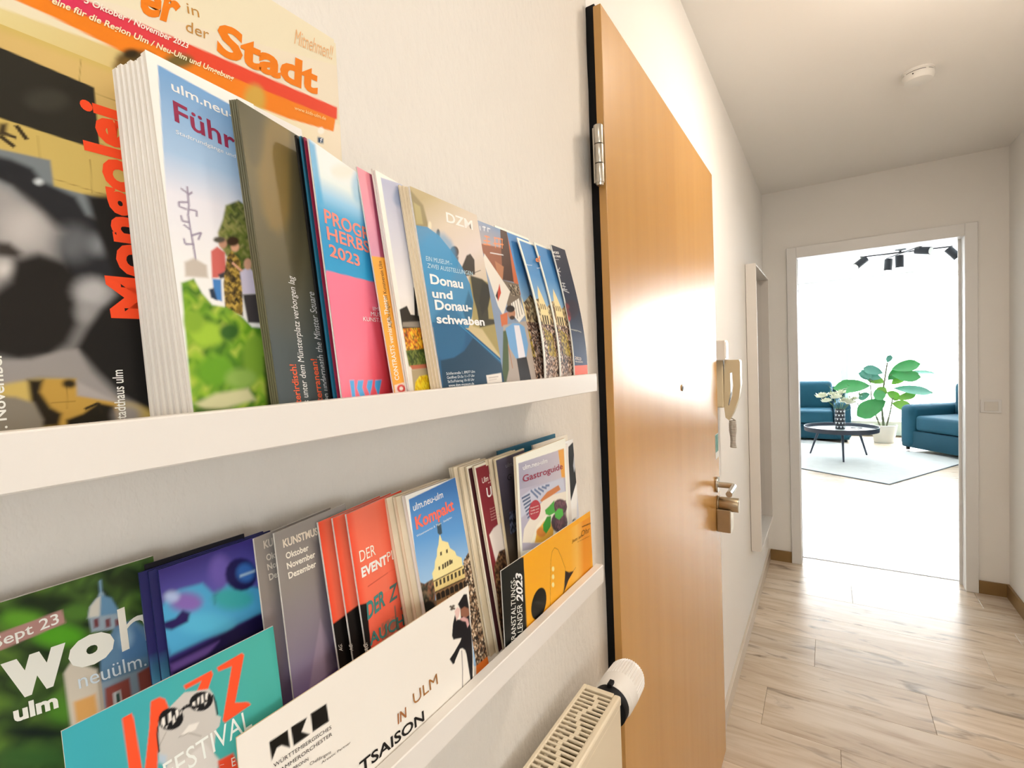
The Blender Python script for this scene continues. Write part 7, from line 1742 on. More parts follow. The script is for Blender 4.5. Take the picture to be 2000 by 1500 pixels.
leaflet('leaflet', 'coral red event planner with white title and teal letters, front copy', 'leaflet', 'leaflets on the lower ledge', (0.0652, 0.2351, 1.1024), (-0.2425, 0.9701, 0.0), (-0.1386, 0.0, 0.9903), 0.074, 0.1837, 0.0012, [
    ('poly', ([(-5, -5), (79.0, -5), (79.0, 188.7), (-5, 188.7)], 'ea5f42', 0, 1)),
    ('grad', ([(-2, 60), (80, 60), (80, 185.7), (-2, 185.7)], [((0, 0), 'e0492c'), ((9, 0), 'ee6c52'), ((34, 0), 'ee7058'), ((58, 0), 'dc4a2c')], 0, 1)),
    ('poly', ([(-8.7, 118.9), (7.6, 114.1), (5.2, 77.8), (-7.1, 79.8)], '131110', 0.3, 1)),
    ('poly', ([(7.6, 114.1), (58.4, 108.9), (54.9, 57.4), (4.8, 76.3)], 'e8644c', 0, 1)),
    ('speck', ([(20.9, 91.5), (38.5, 89.1), (44.5, 72.7), (52.5, 68.5), (51.3, 64.3), (18.2, 74.9)], ['b0604c', '8a6a58', 'd8705c', '6a6a60'], 2.0, 1.0, 31, 0.5, 0.8)),
    ('line', ([(40.6, 96.6), (39.0, 78.4), (48.1, 72.7)], 1.4, '5a6e66', 0.8)),
    ('line', ([(47.7, 90.3), (53.5, 91.4)], 1.6, '4a6a66', 0.8)),
    ('poly', ([(6.2, 81.6), (54.6, 69.3), (55.9, 60.8), (4.5, 74.8)], 'c04a34', 1.16, 0.6)),
    ('line', ([(11.7, 124.8), (38.7, 124.6)], 0.5, 'a83a2a', 0)),
    ('line', ([(39.5, 124.7), (53.4, 123.9)], 0.4, 'd0503a', 0)),
], [
    ('DER', 'f6e0d4', (7.2, 145.1), (26.5, 143.9), (7.5, 153.4), {}),
    ('EVENT', 'f8ece0', (6.6, 133.9), (39.0, 132.3), (6.9, 141.0), {'bold': 0.04}),
    ('PLANER', 'f4d8cc', (40.0, 132.9), (82.0, 129.2), (40.0, 140.5), {}),
    ('DER', '3f7f7c', (5.5, 102.4), (28.8, 103.1), (7.0, 114.4), {'bold': 0.03}),
    ('Z', '4a6a66', (33.9, 102.1), (45.4, 101.5), (36.6, 113.6), {'bold': 0.02}),
    ('AUCH', '4a8480', (4.0, 83.7), (49.3, 76.9), (4.7, 92.4), {'bold': 0.02}),
    ('AG.', 'd8d4cc', (1.9, 81.0), (1.2, 87.8), (-2.5, 82.9), {'bold': 0.01}),
], res=0.7)
leaflet('booklet', 'cream page block, rear copy behind the blue town guide', 'booklet', 'leaflets on the lower ledge', (0.0648, 0.2808, 1.1024), (-0.0599, 0.9982, 0.0), (-0.1709, 0.0, 0.9853), 0.071, 0.1838, 0.004, (), (), res=0.6, pages=M_CREAM)
leaflet('booklet', 'cream page block, middle copy behind the blue town guide', 'booklet', 'leaflets on the lower ledge', (0.0692, 0.287, 1.1024), (-0.0599, 0.9982, 0.0), (-0.1709, 0.0, 0.9853), 0.071, 0.1838, 0.004, (), (), res=0.6, pages=M_CREAM)
leaflet('booklet', 'thick town guide with coral Kompakt title and stepped gable house, front copy', 'booklet', 'leaflets on the lower ledge', (0.0736, 0.2932, 1.1024), (-0.0599, 0.9982, 0.0), (-0.1709, 0.0, 0.9853), 0.071, 0.1838, 0.004, [
    ('poly', ([(-5, -5), (76.0, -5), (76.0, 188.79999999999998), (-5, 188.79999999999998)], 'ece6de', 0, 1)),
    ('grad', ([(3.4, 179.7), (75.6, 184.2), (79.1, 7.2), (71.4, 2.1), (-12.8, 48.6), (-3.5, 86.5)], [((37.0, 180.6), '3f74b4'), ((37.0, 138.7), '5a93cc'), ((22.8, 105.8), '93b8da')], 0, 1)),
    ('poly', ([(-2.9, 116.1), (2.1, 107.2), (7.6, 107.7), (18.7, 107.4), (13.7, 89.7), (63.6, 81.7), (55.4, 56.2), (-4.6, 78.9)], '6a5c48', 0.86, 1)),
    ('speck', ([(-2.8, 112.6), (5.3, 107.2), (18.7, 107.4), (11.9, 83.5), (-3.9, 85.3)], ['4a4638', '7a6650', '2c2a24', '8a5a44'], 2.5, 0.6, 41, 0.5, 1)),
    ('poly', ([(34.5, 140.7), (36.1, 133.8), (43.8, 129.7), (45.1, 124.0), (51.2, 118.8), (52.4, 114.5), (59.0, 110.1), (58.2, 100.9), (15.8, 105.1), (15.9, 112.1), (19.9, 114.8), (22.3, 120.4), (25.6, 123.5), (27.5, 128.6), (30.3, 132.0)], 'e6d69a', 0.3, 1)),
    ('poly', ([(15.8, 105.1), (58.9, 102.9), (70.0, 101.9), (68.7, 89.0), (15.5, 96.0)], 'd9c483', 0.3, 1)),
    ('poly', ([(15.5, 96.0), (69.2, 90.4), (69.7, 79.2), (15.0, 86.3)], '8a6a48', 0.3, 1)),
    ('poly', ([(15.9, 105.7), (58.0, 102.5), (57.9, 101.6), (15.6, 104.7)], '5a4a38', 0, 1)),
    ('poly', ([(15.6, 96.5), (69.2, 90.4), (69.0, 89.2), (15.3, 95.5)], '4a3c2c', 0, 1)),
    ('poly', ([(30.8, 125.3), (33.1, 125.1), (32.5, 122.0), (30.1, 122.3)], '4a4030', 0, 1)),
    ('poly', ([(39.2, 124.5), (41.6, 124.3), (41.0, 121.2), (38.6, 121.5)], '4a4030', 0, 1)),
    ('poly', ([(30.5, 114.4), (32.8, 114.2), (32.1, 110.1), (29.7, 110.2)], '4a4030', 0, 1)),
    ('poly', ([(33.9, 114.5), (36.3, 114.3), (35.5, 110.1), (33.1, 110.2)], '4a4030', 0, 1)),
    ('poly', ([(37.3, 114.5), (39.7, 114.4), (39.0, 110.2), (36.5, 110.2)], '4a4030', 0, 1)),
    ('poly', ([(40.8, 114.6), (43.2, 114.4), (42.5, 110.2), (40.0, 110.2)], '4a4030', 0, 1)),
    ('poly', ([(25.2, 114.2), (27.5, 114.1), (26.9, 111.1), (24.7, 111.4)], '4a4030', 0, 1)),
    ('poly', ([(43.2, 113.4), (45.6, 113.2), (45.0, 110.1), (42.5, 110.5)], '4a4030', 0, 1)),
    ('poly', ([(18.2, 104.1), (20.9, 103.8), (20.3, 99.4), (17.6, 99.6)], '3f3628', 0, 1)),
    ('poly', ([(23.4, 103.6), (26.1, 103.3), (25.5, 98.8), (22.8, 99.1)], '3f3628', 0, 1)),
    ('poly', ([(28.6, 103.0), (31.4, 102.8), (30.8, 98.2), (28.0, 98.5)], '3f3628', 0, 1)),
    ('poly', ([(34.0, 102.5), (36.9, 102.2), (36.2, 97.6), (33.4, 97.9)], '3f3628', 0, 1)),
    ('poly', ([(39.5, 101.9), (42.4, 101.7), (41.8, 97.0), (38.8, 97.3)], '3f3628', 0, 1)),
    ('poly', ([(45.1, 101.4), (48.1, 101.1), (47.4, 96.4), (44.4, 96.7)], '3f3628', 0, 1)),
    ('poly', ([(50.8, 100.8), (53.9, 100.5), (53.2, 95.8), (50.2, 96.1)], '3f3628', 0, 1)),
    ('poly', ([(56.7, 100.2), (59.8, 99.9), (59.1, 95.1), (56.0, 95.4)], '3f3628', 0, 1)),
    ('poly', ([(16.5, 93.4), (19.5, 94.3), (21.8, 92.4), (21.2, 87.9), (16.1, 88.7)], '241e18', 0.2, 1)),
    ('poly', ([(22.6, 92.7), (25.6, 93.5), (27.9, 91.7), (27.3, 87.1), (22.1, 87.9)], '241e18', 0.2, 1)),
    ('poly', ([(28.7, 91.9), (31.9, 92.8), (34.2, 90.9), (33.6, 86.2), (28.3, 87.1)], '241e18', 0.2, 1)),
    ('poly', ([(35.0, 91.2), (38.3, 92.1), (40.7, 90.2), (40.0, 85.4), (34.6, 86.3)], '241e18', 0.2, 1)),
    ('poly', ([(41.5, 90.4), (44.8, 91.3), (47.3, 89.4), (46.6, 84.5), (41.0, 85.4)], '241e18', 0.2, 1)),
    ('poly', ([(48.2, 89.6), (51.6, 90.5), (54.1, 88.5), (53.4, 83.7), (47.7, 84.6)], '241e18', 0.2, 1)),
    ('poly', ([(55.0, 88.8), (58.5, 89.7), (61.1, 87.7), (60.4, 82.8), (54.5, 83.7)], '241e18', 0.2, 1)),
    ('poly', ([(62.0, 87.9), (65.6, 88.8), (68.3, 86.8), (67.5, 81.8), (61.5, 82.8)], '241e18', 0.2, 1)),
    ('poly', ([(32.8, 148.9), (39.0, 149.7), (37.9, 139.9), (34.4, 139.5), (32.2, 141.7)], '3a4c58', 0.3, 1)),
    ('line', ([(35.9, 148.0), (37.9, 153.4)], 0.4, '5a6a74', 0)),
    ('poly', ([(15.0, 86.3), (70.0, 79.9), (69.4, 65.2), (14.9, 78.0)], 'a8764c', 0.86, 1)),
    ('poly', ([(12.1, 84.8), (11.0, 83.2), (9.1, 82.2), (6.7, 82.2), (4.0, 83.0), (1.7, 84.5), (-0.1, 86.5), (-1.1, 88.7), (-1.1, 90.8), (-0.1, 92.4), (1.7, 93.4), (4.1, 93.5), (6.8, 92.8), (9.2, 91.3), (11.1, 89.2), (12.1, 87.0)], '1c1a16', 1.16, 1)),
    ('speck', ([(28.9, 85.9), (45.9, 84.6), (45.7, 75.7), (31.3, 77.6)], ['2a241e', '6a4a34', 'b08058'], 1.8, 0.6, 44, 0.5, 1)),
    ('speck', ([(60.4, 106.2), (73.4, 112.5), (81.9, 103.1), (81.9, 67.7), (75.9, 15.2), (76.0, 2.7), (52.2, 12.7), (53.3, 49.6), (58.3, 82.4)], ['1c1816', '3a2e26', 'a88a6c', 'd8c4a8', '5a4434', '8a6a50', '14110f'], 1.5, 0.4, 43, 0.3, 1)),
    ('poly', ([(52.2, 12.7), (74.5, 11.3), (77.7, 3.3), (68.7, -5.6), (48.1, 0.2)], 'd9742c', 0.3, 1)),
], [
    ('ulm.neu-ulm', 'eef0f4', (6.5, 168.9), (48.2, 170.2), (6.8, 175.0), {'bold': 0.01}),
    ('Kompakt', 'ee6a58', (6.2, 153.4), (60.9, 155.2), (6.4, 163.8), {'bold': 0.03}),
    ('Wissenswertes & Tipps · Stadtplan', 'dce6f0', (4.7, 147.1), (55.0, 148.8), (4.8, 148.9), {}),
], res=0.6, pages=M_PAPER)
leaflet('booklet', 'thick white booklet block between the town guide and the burgundy booklets', 'booklet', 'leaflets on the lower ledge', (0.0575, 0.374, 1.1024), (-0.0797, 0.9968, 0.0), (-0.1522, 0.0, 0.9883), 0.05, 0.19, 0.006, (), (), res=0.7, pages=M_CREAM)
leaflet('booklet', 'cream booklet edge just left of the dark burgundy one', 'booklet', 'leaflets on the lower ledge', (0.0605, 0.38, 1.1024), (-0.0797, 0.9968, 0.0), (-0.1522, 0.0, 0.9883), 0.05, 0.1892, 0.0022, (), (), res=0.7, pages=M_CREAM)
leaflet('booklet', 'dark burgundy booklet, mostly hidden behind its lighter front copy', 'booklet', 'leaflets on the lower ledge', (0.0632, 0.387, 1.1024), (-0.0797, 0.9968, 0.0), (-0.1522, 0.0, 0.9883), 0.05, 0.1884, 0.0018, [
    ('poly', ([(-5, -5), (55.0, -5), (55.0, 193.4), (-5, 193.4)], 'e6dccb', 0, 1)),
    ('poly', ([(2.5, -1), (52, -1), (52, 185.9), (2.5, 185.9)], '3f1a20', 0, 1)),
], (), res=0.7, pages=M_CREAM)
leaflet('booklet', 'burgundy booklet with white Ulm title beside the food guide', 'booklet', 'leaflets on the lower ledge', (0.0662, 0.3952, 1.1024), (-0.0797, 0.9968, 0.0), (-0.1522, 0.0, 0.9883), 0.05, 0.1876, 0.0022, [
    ('poly', ([(-5, -5), (55.0, -5), (55.0, 192.6), (-5, 192.6)], 'e6dccb', 0, 1)),
    ('poly', ([(2.5, -1), (52, -1), (52, 185.1), (2.5, 185.1)], '7d2a33', 0, 1)),
    ('poly', ([(6.9, 114.7), (16.7, 118.7), (34.8, 120.4), (43.8, 66.9), (16.8, -7.8), (-3.9, 3.1), (11.7, 78.5)], 'd8cfc8', 0.86, 1)),
    ('speck', ([(6.0, 81.5), (20.2, 93.3), (52.0, 89.3), (16.8, -7.8), (-3.9, 3.1)], ['3a2a22', '6a4a34', '241a16', '9a7450'], 2.2, 1, 51, 0.5, 1)),
], [
    ('Ulm Neu-Ulm', 'e8d8d0', (9.9, 167.4), (53.6, 169.7), (10.6, 173.0), {'bold': 0.01}),
    ('entdecken', 'd8bcb4', (20.7, 164.9), (55.9, 165.5), (20.9, 166.8), {}),
    ('Ulm', 'f2e8e0', (14.6, 151.4), (39.9, 151.3), (15.5, 161.4), {'bold': 0.02}),
    ('Stadtrundgang kurz', 'd4a8a0', (15.4, 138.4), (49.9, 137.4), (15.5, 139.9), {}),
    ('Stadtrundgang kurz', 'd4a8a0', (15.1, 135.6), (49.6, 134.4), (15.3, 137.1), {}),
    ('Stadtrundgang kurz', 'd4a8a0', (14.9, 132.7), (49.3, 131.4), (15.0, 134.2), {}),
    ('Stadtrundgang kurz', 'd4a8a0', (14.6, 129.9), (49.0, 128.3), (14.7, 131.4), {}),
    ('Stadtrundgang kurz', 'd4a8a0', (14.3, 127.0), (48.7, 125.3), (14.5, 128.5), {}),
], res=0.7, pages=M_CREAM)
leaflet('booklet', 'cream page edge of a food guide, rear copy beside the burgundy booklet', 'booklet', 'leaflets on the lower ledge', (0.0588, 0.4175, 1.1024), (-0.0797, 0.9968, 0.0), (-0.1191, 0.0, 0.9929), 0.06, 0.189, 0.0016, (), (), pages=M_CREAM)
leaflet('booklet', 'cream page edge of a food guide, second copy beside the burgundy booklet', 'booklet', 'leaflets on the lower ledge', (0.0606, 0.4215, 1.1024), (-0.0797, 0.9968, 0.0), (-0.1191, 0.0, 0.9929), 0.06, 0.189, 0.0016, (), (), pages=M_CREAM)
leaflet('booklet', 'dim copy of the food guide behind the front one, shade painted into its inks', 'booklet', 'leaflets on the lower ledge', (0.0625, 0.4262, 1.1024), (-0.0797, 0.9968, 0.0), (-0.1093, 0.0, 0.994), 0.07, 0.1885, 0.0014, [
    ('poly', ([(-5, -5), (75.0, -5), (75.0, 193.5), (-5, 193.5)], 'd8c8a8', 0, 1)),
    ('grad', ([(2.5, -1), (75, -1), (75, 186.5), (2.5, 186.5)], [((0, 190), '565060'), ((0, 120), '3a3438'), ((0, 60), '6a5c48')], 0, 1)),  # darker inks put the shade into this copy of the cover
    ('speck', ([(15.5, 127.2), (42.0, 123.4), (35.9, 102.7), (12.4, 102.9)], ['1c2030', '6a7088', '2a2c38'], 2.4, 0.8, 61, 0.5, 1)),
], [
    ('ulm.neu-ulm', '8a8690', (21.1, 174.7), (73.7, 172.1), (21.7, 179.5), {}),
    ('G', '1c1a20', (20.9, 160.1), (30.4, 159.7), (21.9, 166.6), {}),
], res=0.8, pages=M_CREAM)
leaflet('leaflet', 'teal leaflet lying back against the wall above the food guide', 'leaflet', 'leaflets on the lower ledge', (0.026, 0.47, 1.1024), (0.0, 1.0, 0.0), (-0.0499, 0.0, 0.9988), 0.145, 0.187, 0.002, [
    ('poly', ([(-5, -5), (150.0, -5), (150.0, 192.0), (-5, 192.0)], '1c5a74', 0, 1)),
], (), res=2.5, pages=mat('stock_teal', hexc('1a5a74'), 0.35))
leaflet('leaflet', 'pale grey leaflet behind the food guide, curling at the top', 'leaflet', 'leaflets on the lower ledge', (0.044, 0.53, 1.1024), (0.0, 1.0, 0.0), (-0.0797, 0.0, 0.9968), 0.098, 0.185, 0.002, [
    ('poly', ([(-5, -5), (103.0, -5), (103.0, 190.0), (-5, 190.0)], 'e4dccf', 0, 1)),
], (), res=2.5)
leaflet('leaflet', 'black and white leaflet beyond the food guide, last but one on the lower ledge', 'leaflet', 'leaflets on the lower ledge', (0.0515, 0.53, 1.1024), (-0.0, 1.0, 0.0), (-0.0499, 0.0, 0.9988), 0.088, 0.18, 0.0015, [
    ('poly', ([(-5, -5), (93.0, -5), (93.0, 185.0), (-5, 185.0)], 'e9e6e2', 0, 1)),
    ('poly', ([(72.4, 171.4), (108.7, 180.8), (102.1, 132.3), (66.1, 96.9), (55.7, 68.4)], '16171a', 0.86, 1)),
    ('poly', ([(105.8, 165.8), (114.0, 164.5), (104.7, 59.6), (78.3, 65.0)], 'c4c8d4', 1.01, 1)),
    ('poly', ([(82.6, 143.2), (93.3, 171.4), (90.7, 144.0), (84.0, 133.8)], 'b8bcc4', 0.86, 1)),
    ('speck', ([(58.7, 70.8), (79.8, 72.6), (77.3, 59.6), (56.7, 60.3)], ['3a3a3c', 'c8c8c8'], 3, 1, 3, 0.5, 1)),
], (), res=0.9)
leaflet('leaflet', 'white leaflet edge standing just right of the food guide', 'leaflet', 'leaflets on the lower ledge', (0.0562, 0.55, 1.1024), (0.0, 1.0, 0.0), (-0.02, 0.0, 0.9998), 0.032, 0.1795, 0.0015, (), ())
leaflet('booklet', 'white-bordered food guide with plated dish and Gastroguide title', 'booklet', 'leaflets on the lower ledge', (0.0655, 0.4345, 1.1024), (-0.0599, 0.9982, 0.0), (-0.0071, 0.0, 1.0), 0.1335, 0.1893, 0.003, [
    ('poly', ([(-5, -5), (138.5, -5), (138.5, 194.2558353030615), (-5, 194.2558353030615)], 'ece4d8', 0, 1)),
    ('poly', ([(4.9, 181.6), (127.6, 176.6), (128.1, 120.8), (124.7, 54.1), (4.7, 86.4)], 'a9a6b8', 0, 1)),
    ('grad', ([(4.9, 181.6), (127.6, 176.6), (127.4, 139.2), (4.9, 153.4)], [((14.0, 179.1), '9a98ac'), ((119.4, 162.2), 'bab2bc')], 0, 1)),
    ('poly', ([(109.5, 177.6), (127.6, 176.6), (127.4, 139.2), (116.9, 139.5)], 'd99a3c', 1.16, 1)),
    ('poly', ([(30.4, 147.1), (80.1, 143.8), (122.2, 140.4), (125.3, 120.5), (53.5, 127.0), (4.6, 122.3), (4.9, 144.5)], 'b8bccc', 1.46, 1)),
    ('line', ([(8.5, 142.6), (27.9, 142.6)], 2.2, '4a5878', 0.5)),
    ('line', ([(10.4, 138.6), (28.7, 138.9)], 2.2, '4a5878', 0.5)),
    ('line', ([(12.2, 134.4), (29.6, 135.2)], 2.2, '4a5878', 0.5)),
    ('line', ([(14.1, 130.3), (30.4, 131.4)], 2.2, '4a5878', 0.5)),
    ('line', ([(16.0, 126.1), (31.2, 127.6)], 2.2, '4a5878', 0.5)),
    ('line', ([(17.9, 121.9), (32.1, 123.9)], 2.2, '4a5878', 0.5)),
    ('line', ([(19.8, 117.7), (32.9, 120.1)], 2.2, '4a5878', 0.5)),
    ('line', ([(21.7, 113.5), (33.7, 116.3)], 2.2, '4a5878', 0.5)),
    ('line', ([(23.7, 109.2), (34.6, 112.5)], 2.2, '4a5878', 0.5)),
    ('line', ([(30.3, 146.2), (47.6, 133.3)], 2.6, '5f6f92', 0.8)),
    ('line', ([(39.4, 145.2), (55.4, 134.9)], 2.6, '5f6f92', 0.8)),
    ('line', ([(48.8, 144.3), (63.3, 136.6)], 2.6, '5f6f92', 0.8)),
    ('line', ([(58.5, 143.3), (71.4, 138.4)], 2.6, '5f6f92', 0.8)),
    ('line', ([(68.4, 142.2), (79.7, 140.1)], 2.6, '5f6f92', 0.8)),
    ('poly', ([(52.5, 128.6), (72.1, 133.8), (106.0, 134.2), (111.6, 127.1), (90.2, 126.2), (59.8, 124.3)], 'bd7440', 0.86, 1)),
    ('poly', ([(5.6, 95.1), (10.8, 108.7), (33.7, 120.1), (60.0, 126.2), (90.2, 126.2), (128.1, 120.6), (128.6, 52.8)], 'ddd6c9', 0.8, 1)),
    ('poly', ([(24.4, 88.6), (42.4, 103.4), (74.0, 108.5), (118.1, 103.2), (124.7, 54.1)], 'e8e0d0', 1.46, 1)),
    ('poly', ([(34.2, 85.2), (41.7, 96.9), (59.6, 101.9), (75.5, 101.0), (85.7, 84.8), (81.6, 68.9)], 'd9a83c', 1.46, 1)),
    ('poly', ([(64.9, 87.5), (63.6, 85.6), (60.6, 84.7), (56.3, 84.9), (51.3, 86.1), (46.6, 88.1), (42.7, 90.7), (40.2, 93.3), (39.5, 95.7), (40.6, 97.5), (43.5, 98.5), (47.7, 98.4), (52.5, 97.3), (57.4, 95.3), (61.5, 92.8), (64.1, 90.0)], 'c47c34', 2.06, 1)),
    ('poly', ([(129.8, 99.9), (127.7, 96.6), (122.5, 94.8), (115.2, 94.7), (106.9, 96.4), (99.0, 99.4), (92.6, 103.4), (88.5, 107.7), (87.4, 111.7), (89.3, 114.9), (94.0, 116.8), (100.9, 117.1), (109.0, 115.7), (117.2, 112.8), (124.1, 108.7), (128.5, 104.2)], '4a2834', 1.46, 1)),
    ('poly', ([(128.9, 79.7), (126.3, 75.1), (120.2, 72.6), (111.6, 72.3), (101.9, 74.4), (92.8, 78.4), (85.4, 83.7), (80.8, 89.4), (79.6, 94.8), (81.9, 99.1), (87.4, 101.8), (95.4, 102.3), (104.8, 100.6), (114.3, 96.9), (122.3, 91.6), (127.5, 85.5)], '3a2430', 1.76, 1)),
    ('speck', ([(91.6, 116.7), (126.8, 109.4), (125.1, 70.1), (90.2, 81.3)], ['2c1a24', '5a2c3c', '3a2230', '7a4a58'], 3, 1.0, 71, 0.5, 0.8)),
    ('poly', ([(64.3, 114.2), (74.7, 115.3), (91.8, 118.7), (89.8, 111.1), (92.6, 103.1), (75.9, 104.0), (66.0, 108.8)], '3f9a34', 0.86, 1)),
    ('poly', ([(91.4, 103.5), (102.8, 105.4), (115.2, 100.8), (116.9, 92.9), (103.7, 90.5), (91.9, 97.2)], '4aa83c', 0.86, 1)),
    ('poly', ([(57.1, 98.8), (69.0, 105.0), (80.4, 102.6), (77.9, 90.3), (64.7, 85.6), (57.5, 91.9)], '2f8a2c', 1.01, 1)),
    ('poly', ([(53.1, 119.3), (52.3, 116.5), (50.4, 114.0), (47.8, 112.0), (44.4, 110.8), (40.7, 110.3), (36.9, 110.5), (33.1, 111.6), (29.7, 113.3), (27.0, 115.5), (24.9, 118.2), (23.8, 121.0), (23.6, 123.9), (24.4, 126.7), (26.1, 129.1), (28.6, 131.1), (31.7, 132.4), (35.3, 133.0), (39.2, 132.9), (43.0, 132.0), (46.5, 130.3), (49.4, 128.1), (51.6, 125.4), (52.9, 122.4)], 'a83844', 0.3, 1)),
], [
    ('Restaurants,', 'f0d8d0', (27.8, 126.0), (48.3, 123.4), (28.0, 127.5), {'bold': 0.01}),
    ('Cafés und', 'f0d8d0', (27.5, 122.7), (48.0, 120.0), (27.6, 124.3), {'bold': 0.01}),
    ('Bars & mehr', 'f0d8d0', (27.2, 119.5), (47.6, 116.7), (27.3, 121.0), {'bold': 0.01}),
    ('ulm.neu-ulm', 'f0eef0', (14.3, 172.5), (76.5, 168.5), (13.9, 177.8), {'bold': 0.01}),
    ('Gastroguide', '8c2c44', (13.0, 159.3), (120.8, 151.8), (12.4, 166.8), {'bold': 0.01}),
], res=0.6, pages=M_CREAM)
leaflet('postcard', 'orange-yellow event calendar 2023 card with black band at the ledge lip', 'postcard', 'leaflets on the lower ledge', (0.0782, 0.38, 1.1024), (0.0, 1.0, 0.0), (-0.015, 0.0, 0.9999), 0.2115, 0.0895, 0.0009, [
    ('poly', ([(-5, -5), (216.5, -5), (216.5, 94.5), (-5, 94.5)], 'e6a022', 0, 1)),
    ('grad', ([(43.3, 89.2), (225.9, 81.1), (204.0, 10.6), (37.3, 12.5)], [((54.2, 57.7), 'e2a020'), ((149.7, 56.1), 'e6a42c'), ((166.3, 52.9), 'eab050'), ((187.0, 52.1), 'd98a1c'), ((218.2, 45.7), 'dc9020')], 0, 1)),
    ('poly', ([(-4.8, 100.6), (41.6, 88.2), (40.8, 4.5), (-9.1, 6.3)], '151816', 0, 1)),
    ('line', ([(41.6, 88.2), (39.6, 6.1)], 0.5, 'c9a050', 0)),
    ('poly', ([(82.4, 21.1), (79.8, 17.5), (76.4, 14.7), (72.3, 12.8), (68.0, 12.0), (63.6, 12.3), (59.6, 13.6), (56.1, 15.8), (53.3, 18.8), (51.5, 22.4), (50.8, 26.4), (51.1, 30.4), (52.5, 34.3), (54.9, 37.7), (58.1, 40.6), (62.0, 42.6), (66.3, 43.6), (70.6, 43.5), (74.8, 42.4), (78.5, 40.3), (81.5, 37.2), (83.5, 33.5), (84.3, 29.4), (84.0, 25.1)], '12140f', 0.2, 1)),
    ('line', ([(91.3, 13.3), (94.9, 41.3), (98.9, 64.8), (102.6, 72.6), (108.9, 75.0), (117.0, 70.1), (123.4, 59.4), (132.0, 43.2), (132.2, 33.5), (127.1, 23.5), (123.1, 15.7)], 0.45, '3a2c14', 0)),
    ('line', ([(132.7, 38.1), (141.6, 33.9), (152.3, 30.6), (161.0, 32.2)], 0.45, '3a2c14', 0)),
    ('line', ([(197.8, 12.4), (161.7, 14.4), (128.9, 15.6), (84.4, 13.6)], 0.4, '7a5414', 0)),
    ('poly', ([(132.3, 39.2), (141.5, 33.2), (154.4, 30.0), (139.2, 24.7), (127.6, 16.2), (123.9, 13.2), (128.4, 23.0)], '231616', 0.2, 1)),
    ('poly', ([(105.8, 51.3), (105.5, 50.4), (104.7, 49.7), (103.6, 49.5), (102.5, 49.7), (101.3, 50.4), (100.4, 51.3), (99.9, 52.5), (99.8, 53.6), (100.1, 54.6), (100.9, 55.2), (101.9, 55.5), (103.1, 55.2), (104.2, 54.6), (105.1, 53.6), (105.7, 52.5)], 'f6d89a', 0.4, 1)),
    ('poly', ([(104.8, 42.5), (104.5, 41.5), (103.7, 40.9), (102.7, 40.7), (101.5, 40.9), (100.4, 41.6), (99.5, 42.6), (98.9, 43.7), (98.8, 44.8), (99.2, 45.8), (99.9, 46.4), (100.9, 46.7), (102.1, 46.4), (103.2, 45.8), (104.1, 44.8), (104.7, 43.6)], 'f6d89a', 0.4, 1)),
    ('poly', ([(103.8, 33.6), (103.5, 32.7), (102.7, 32.1), (101.7, 31.9), (100.5, 32.1), (99.4, 32.8), (98.5, 33.8), (98.0, 34.9), (97.8, 36.1), (98.2, 37.0), (98.9, 37.7), (100.0, 37.9), (101.1, 37.6), (102.3, 36.9), (103.2, 35.9), (103.7, 34.8)], 'f6d89a', 0.4, 1)),
], [
    ('VERANSTALTUNGS-', 'e4e4dc', (18.1, 4.8), (24.0, 73.9), (9.9, 7.2), {'bold': 0.0}),
    ('KALENDER', 'e4e4dc', (31.1, 4.2), (33.6, 42.8), (21.7, 7.1), {'bold': 0.0}),
    ('2023', 'f2f2ea', (35.1, 44.2), (36.1, 72.7), (23.5, 50.3), {'bold': 0.03}),
    ('Jazz am', '6a4a14', (153.0, 65.8), (183.8, 63.5), (152.9, 69.6), {'shear': 0.2}),
    ('Ohr', '6a4a14', (180.9, 64.4), (207.8, 62.6), (180.3, 71.7), {'shear': 0.15}),
    ('KONZERTE', '4a3410', (184.3, 75.5), (211.5, 72.1), (184.2, 77.2), {'bold': 0.02}),
    ('im Kulturzentrum', '6a4a14', (168.7, 61.1), (206.5, 57.1), (168.6, 62.5), {}),
], res=0.7)
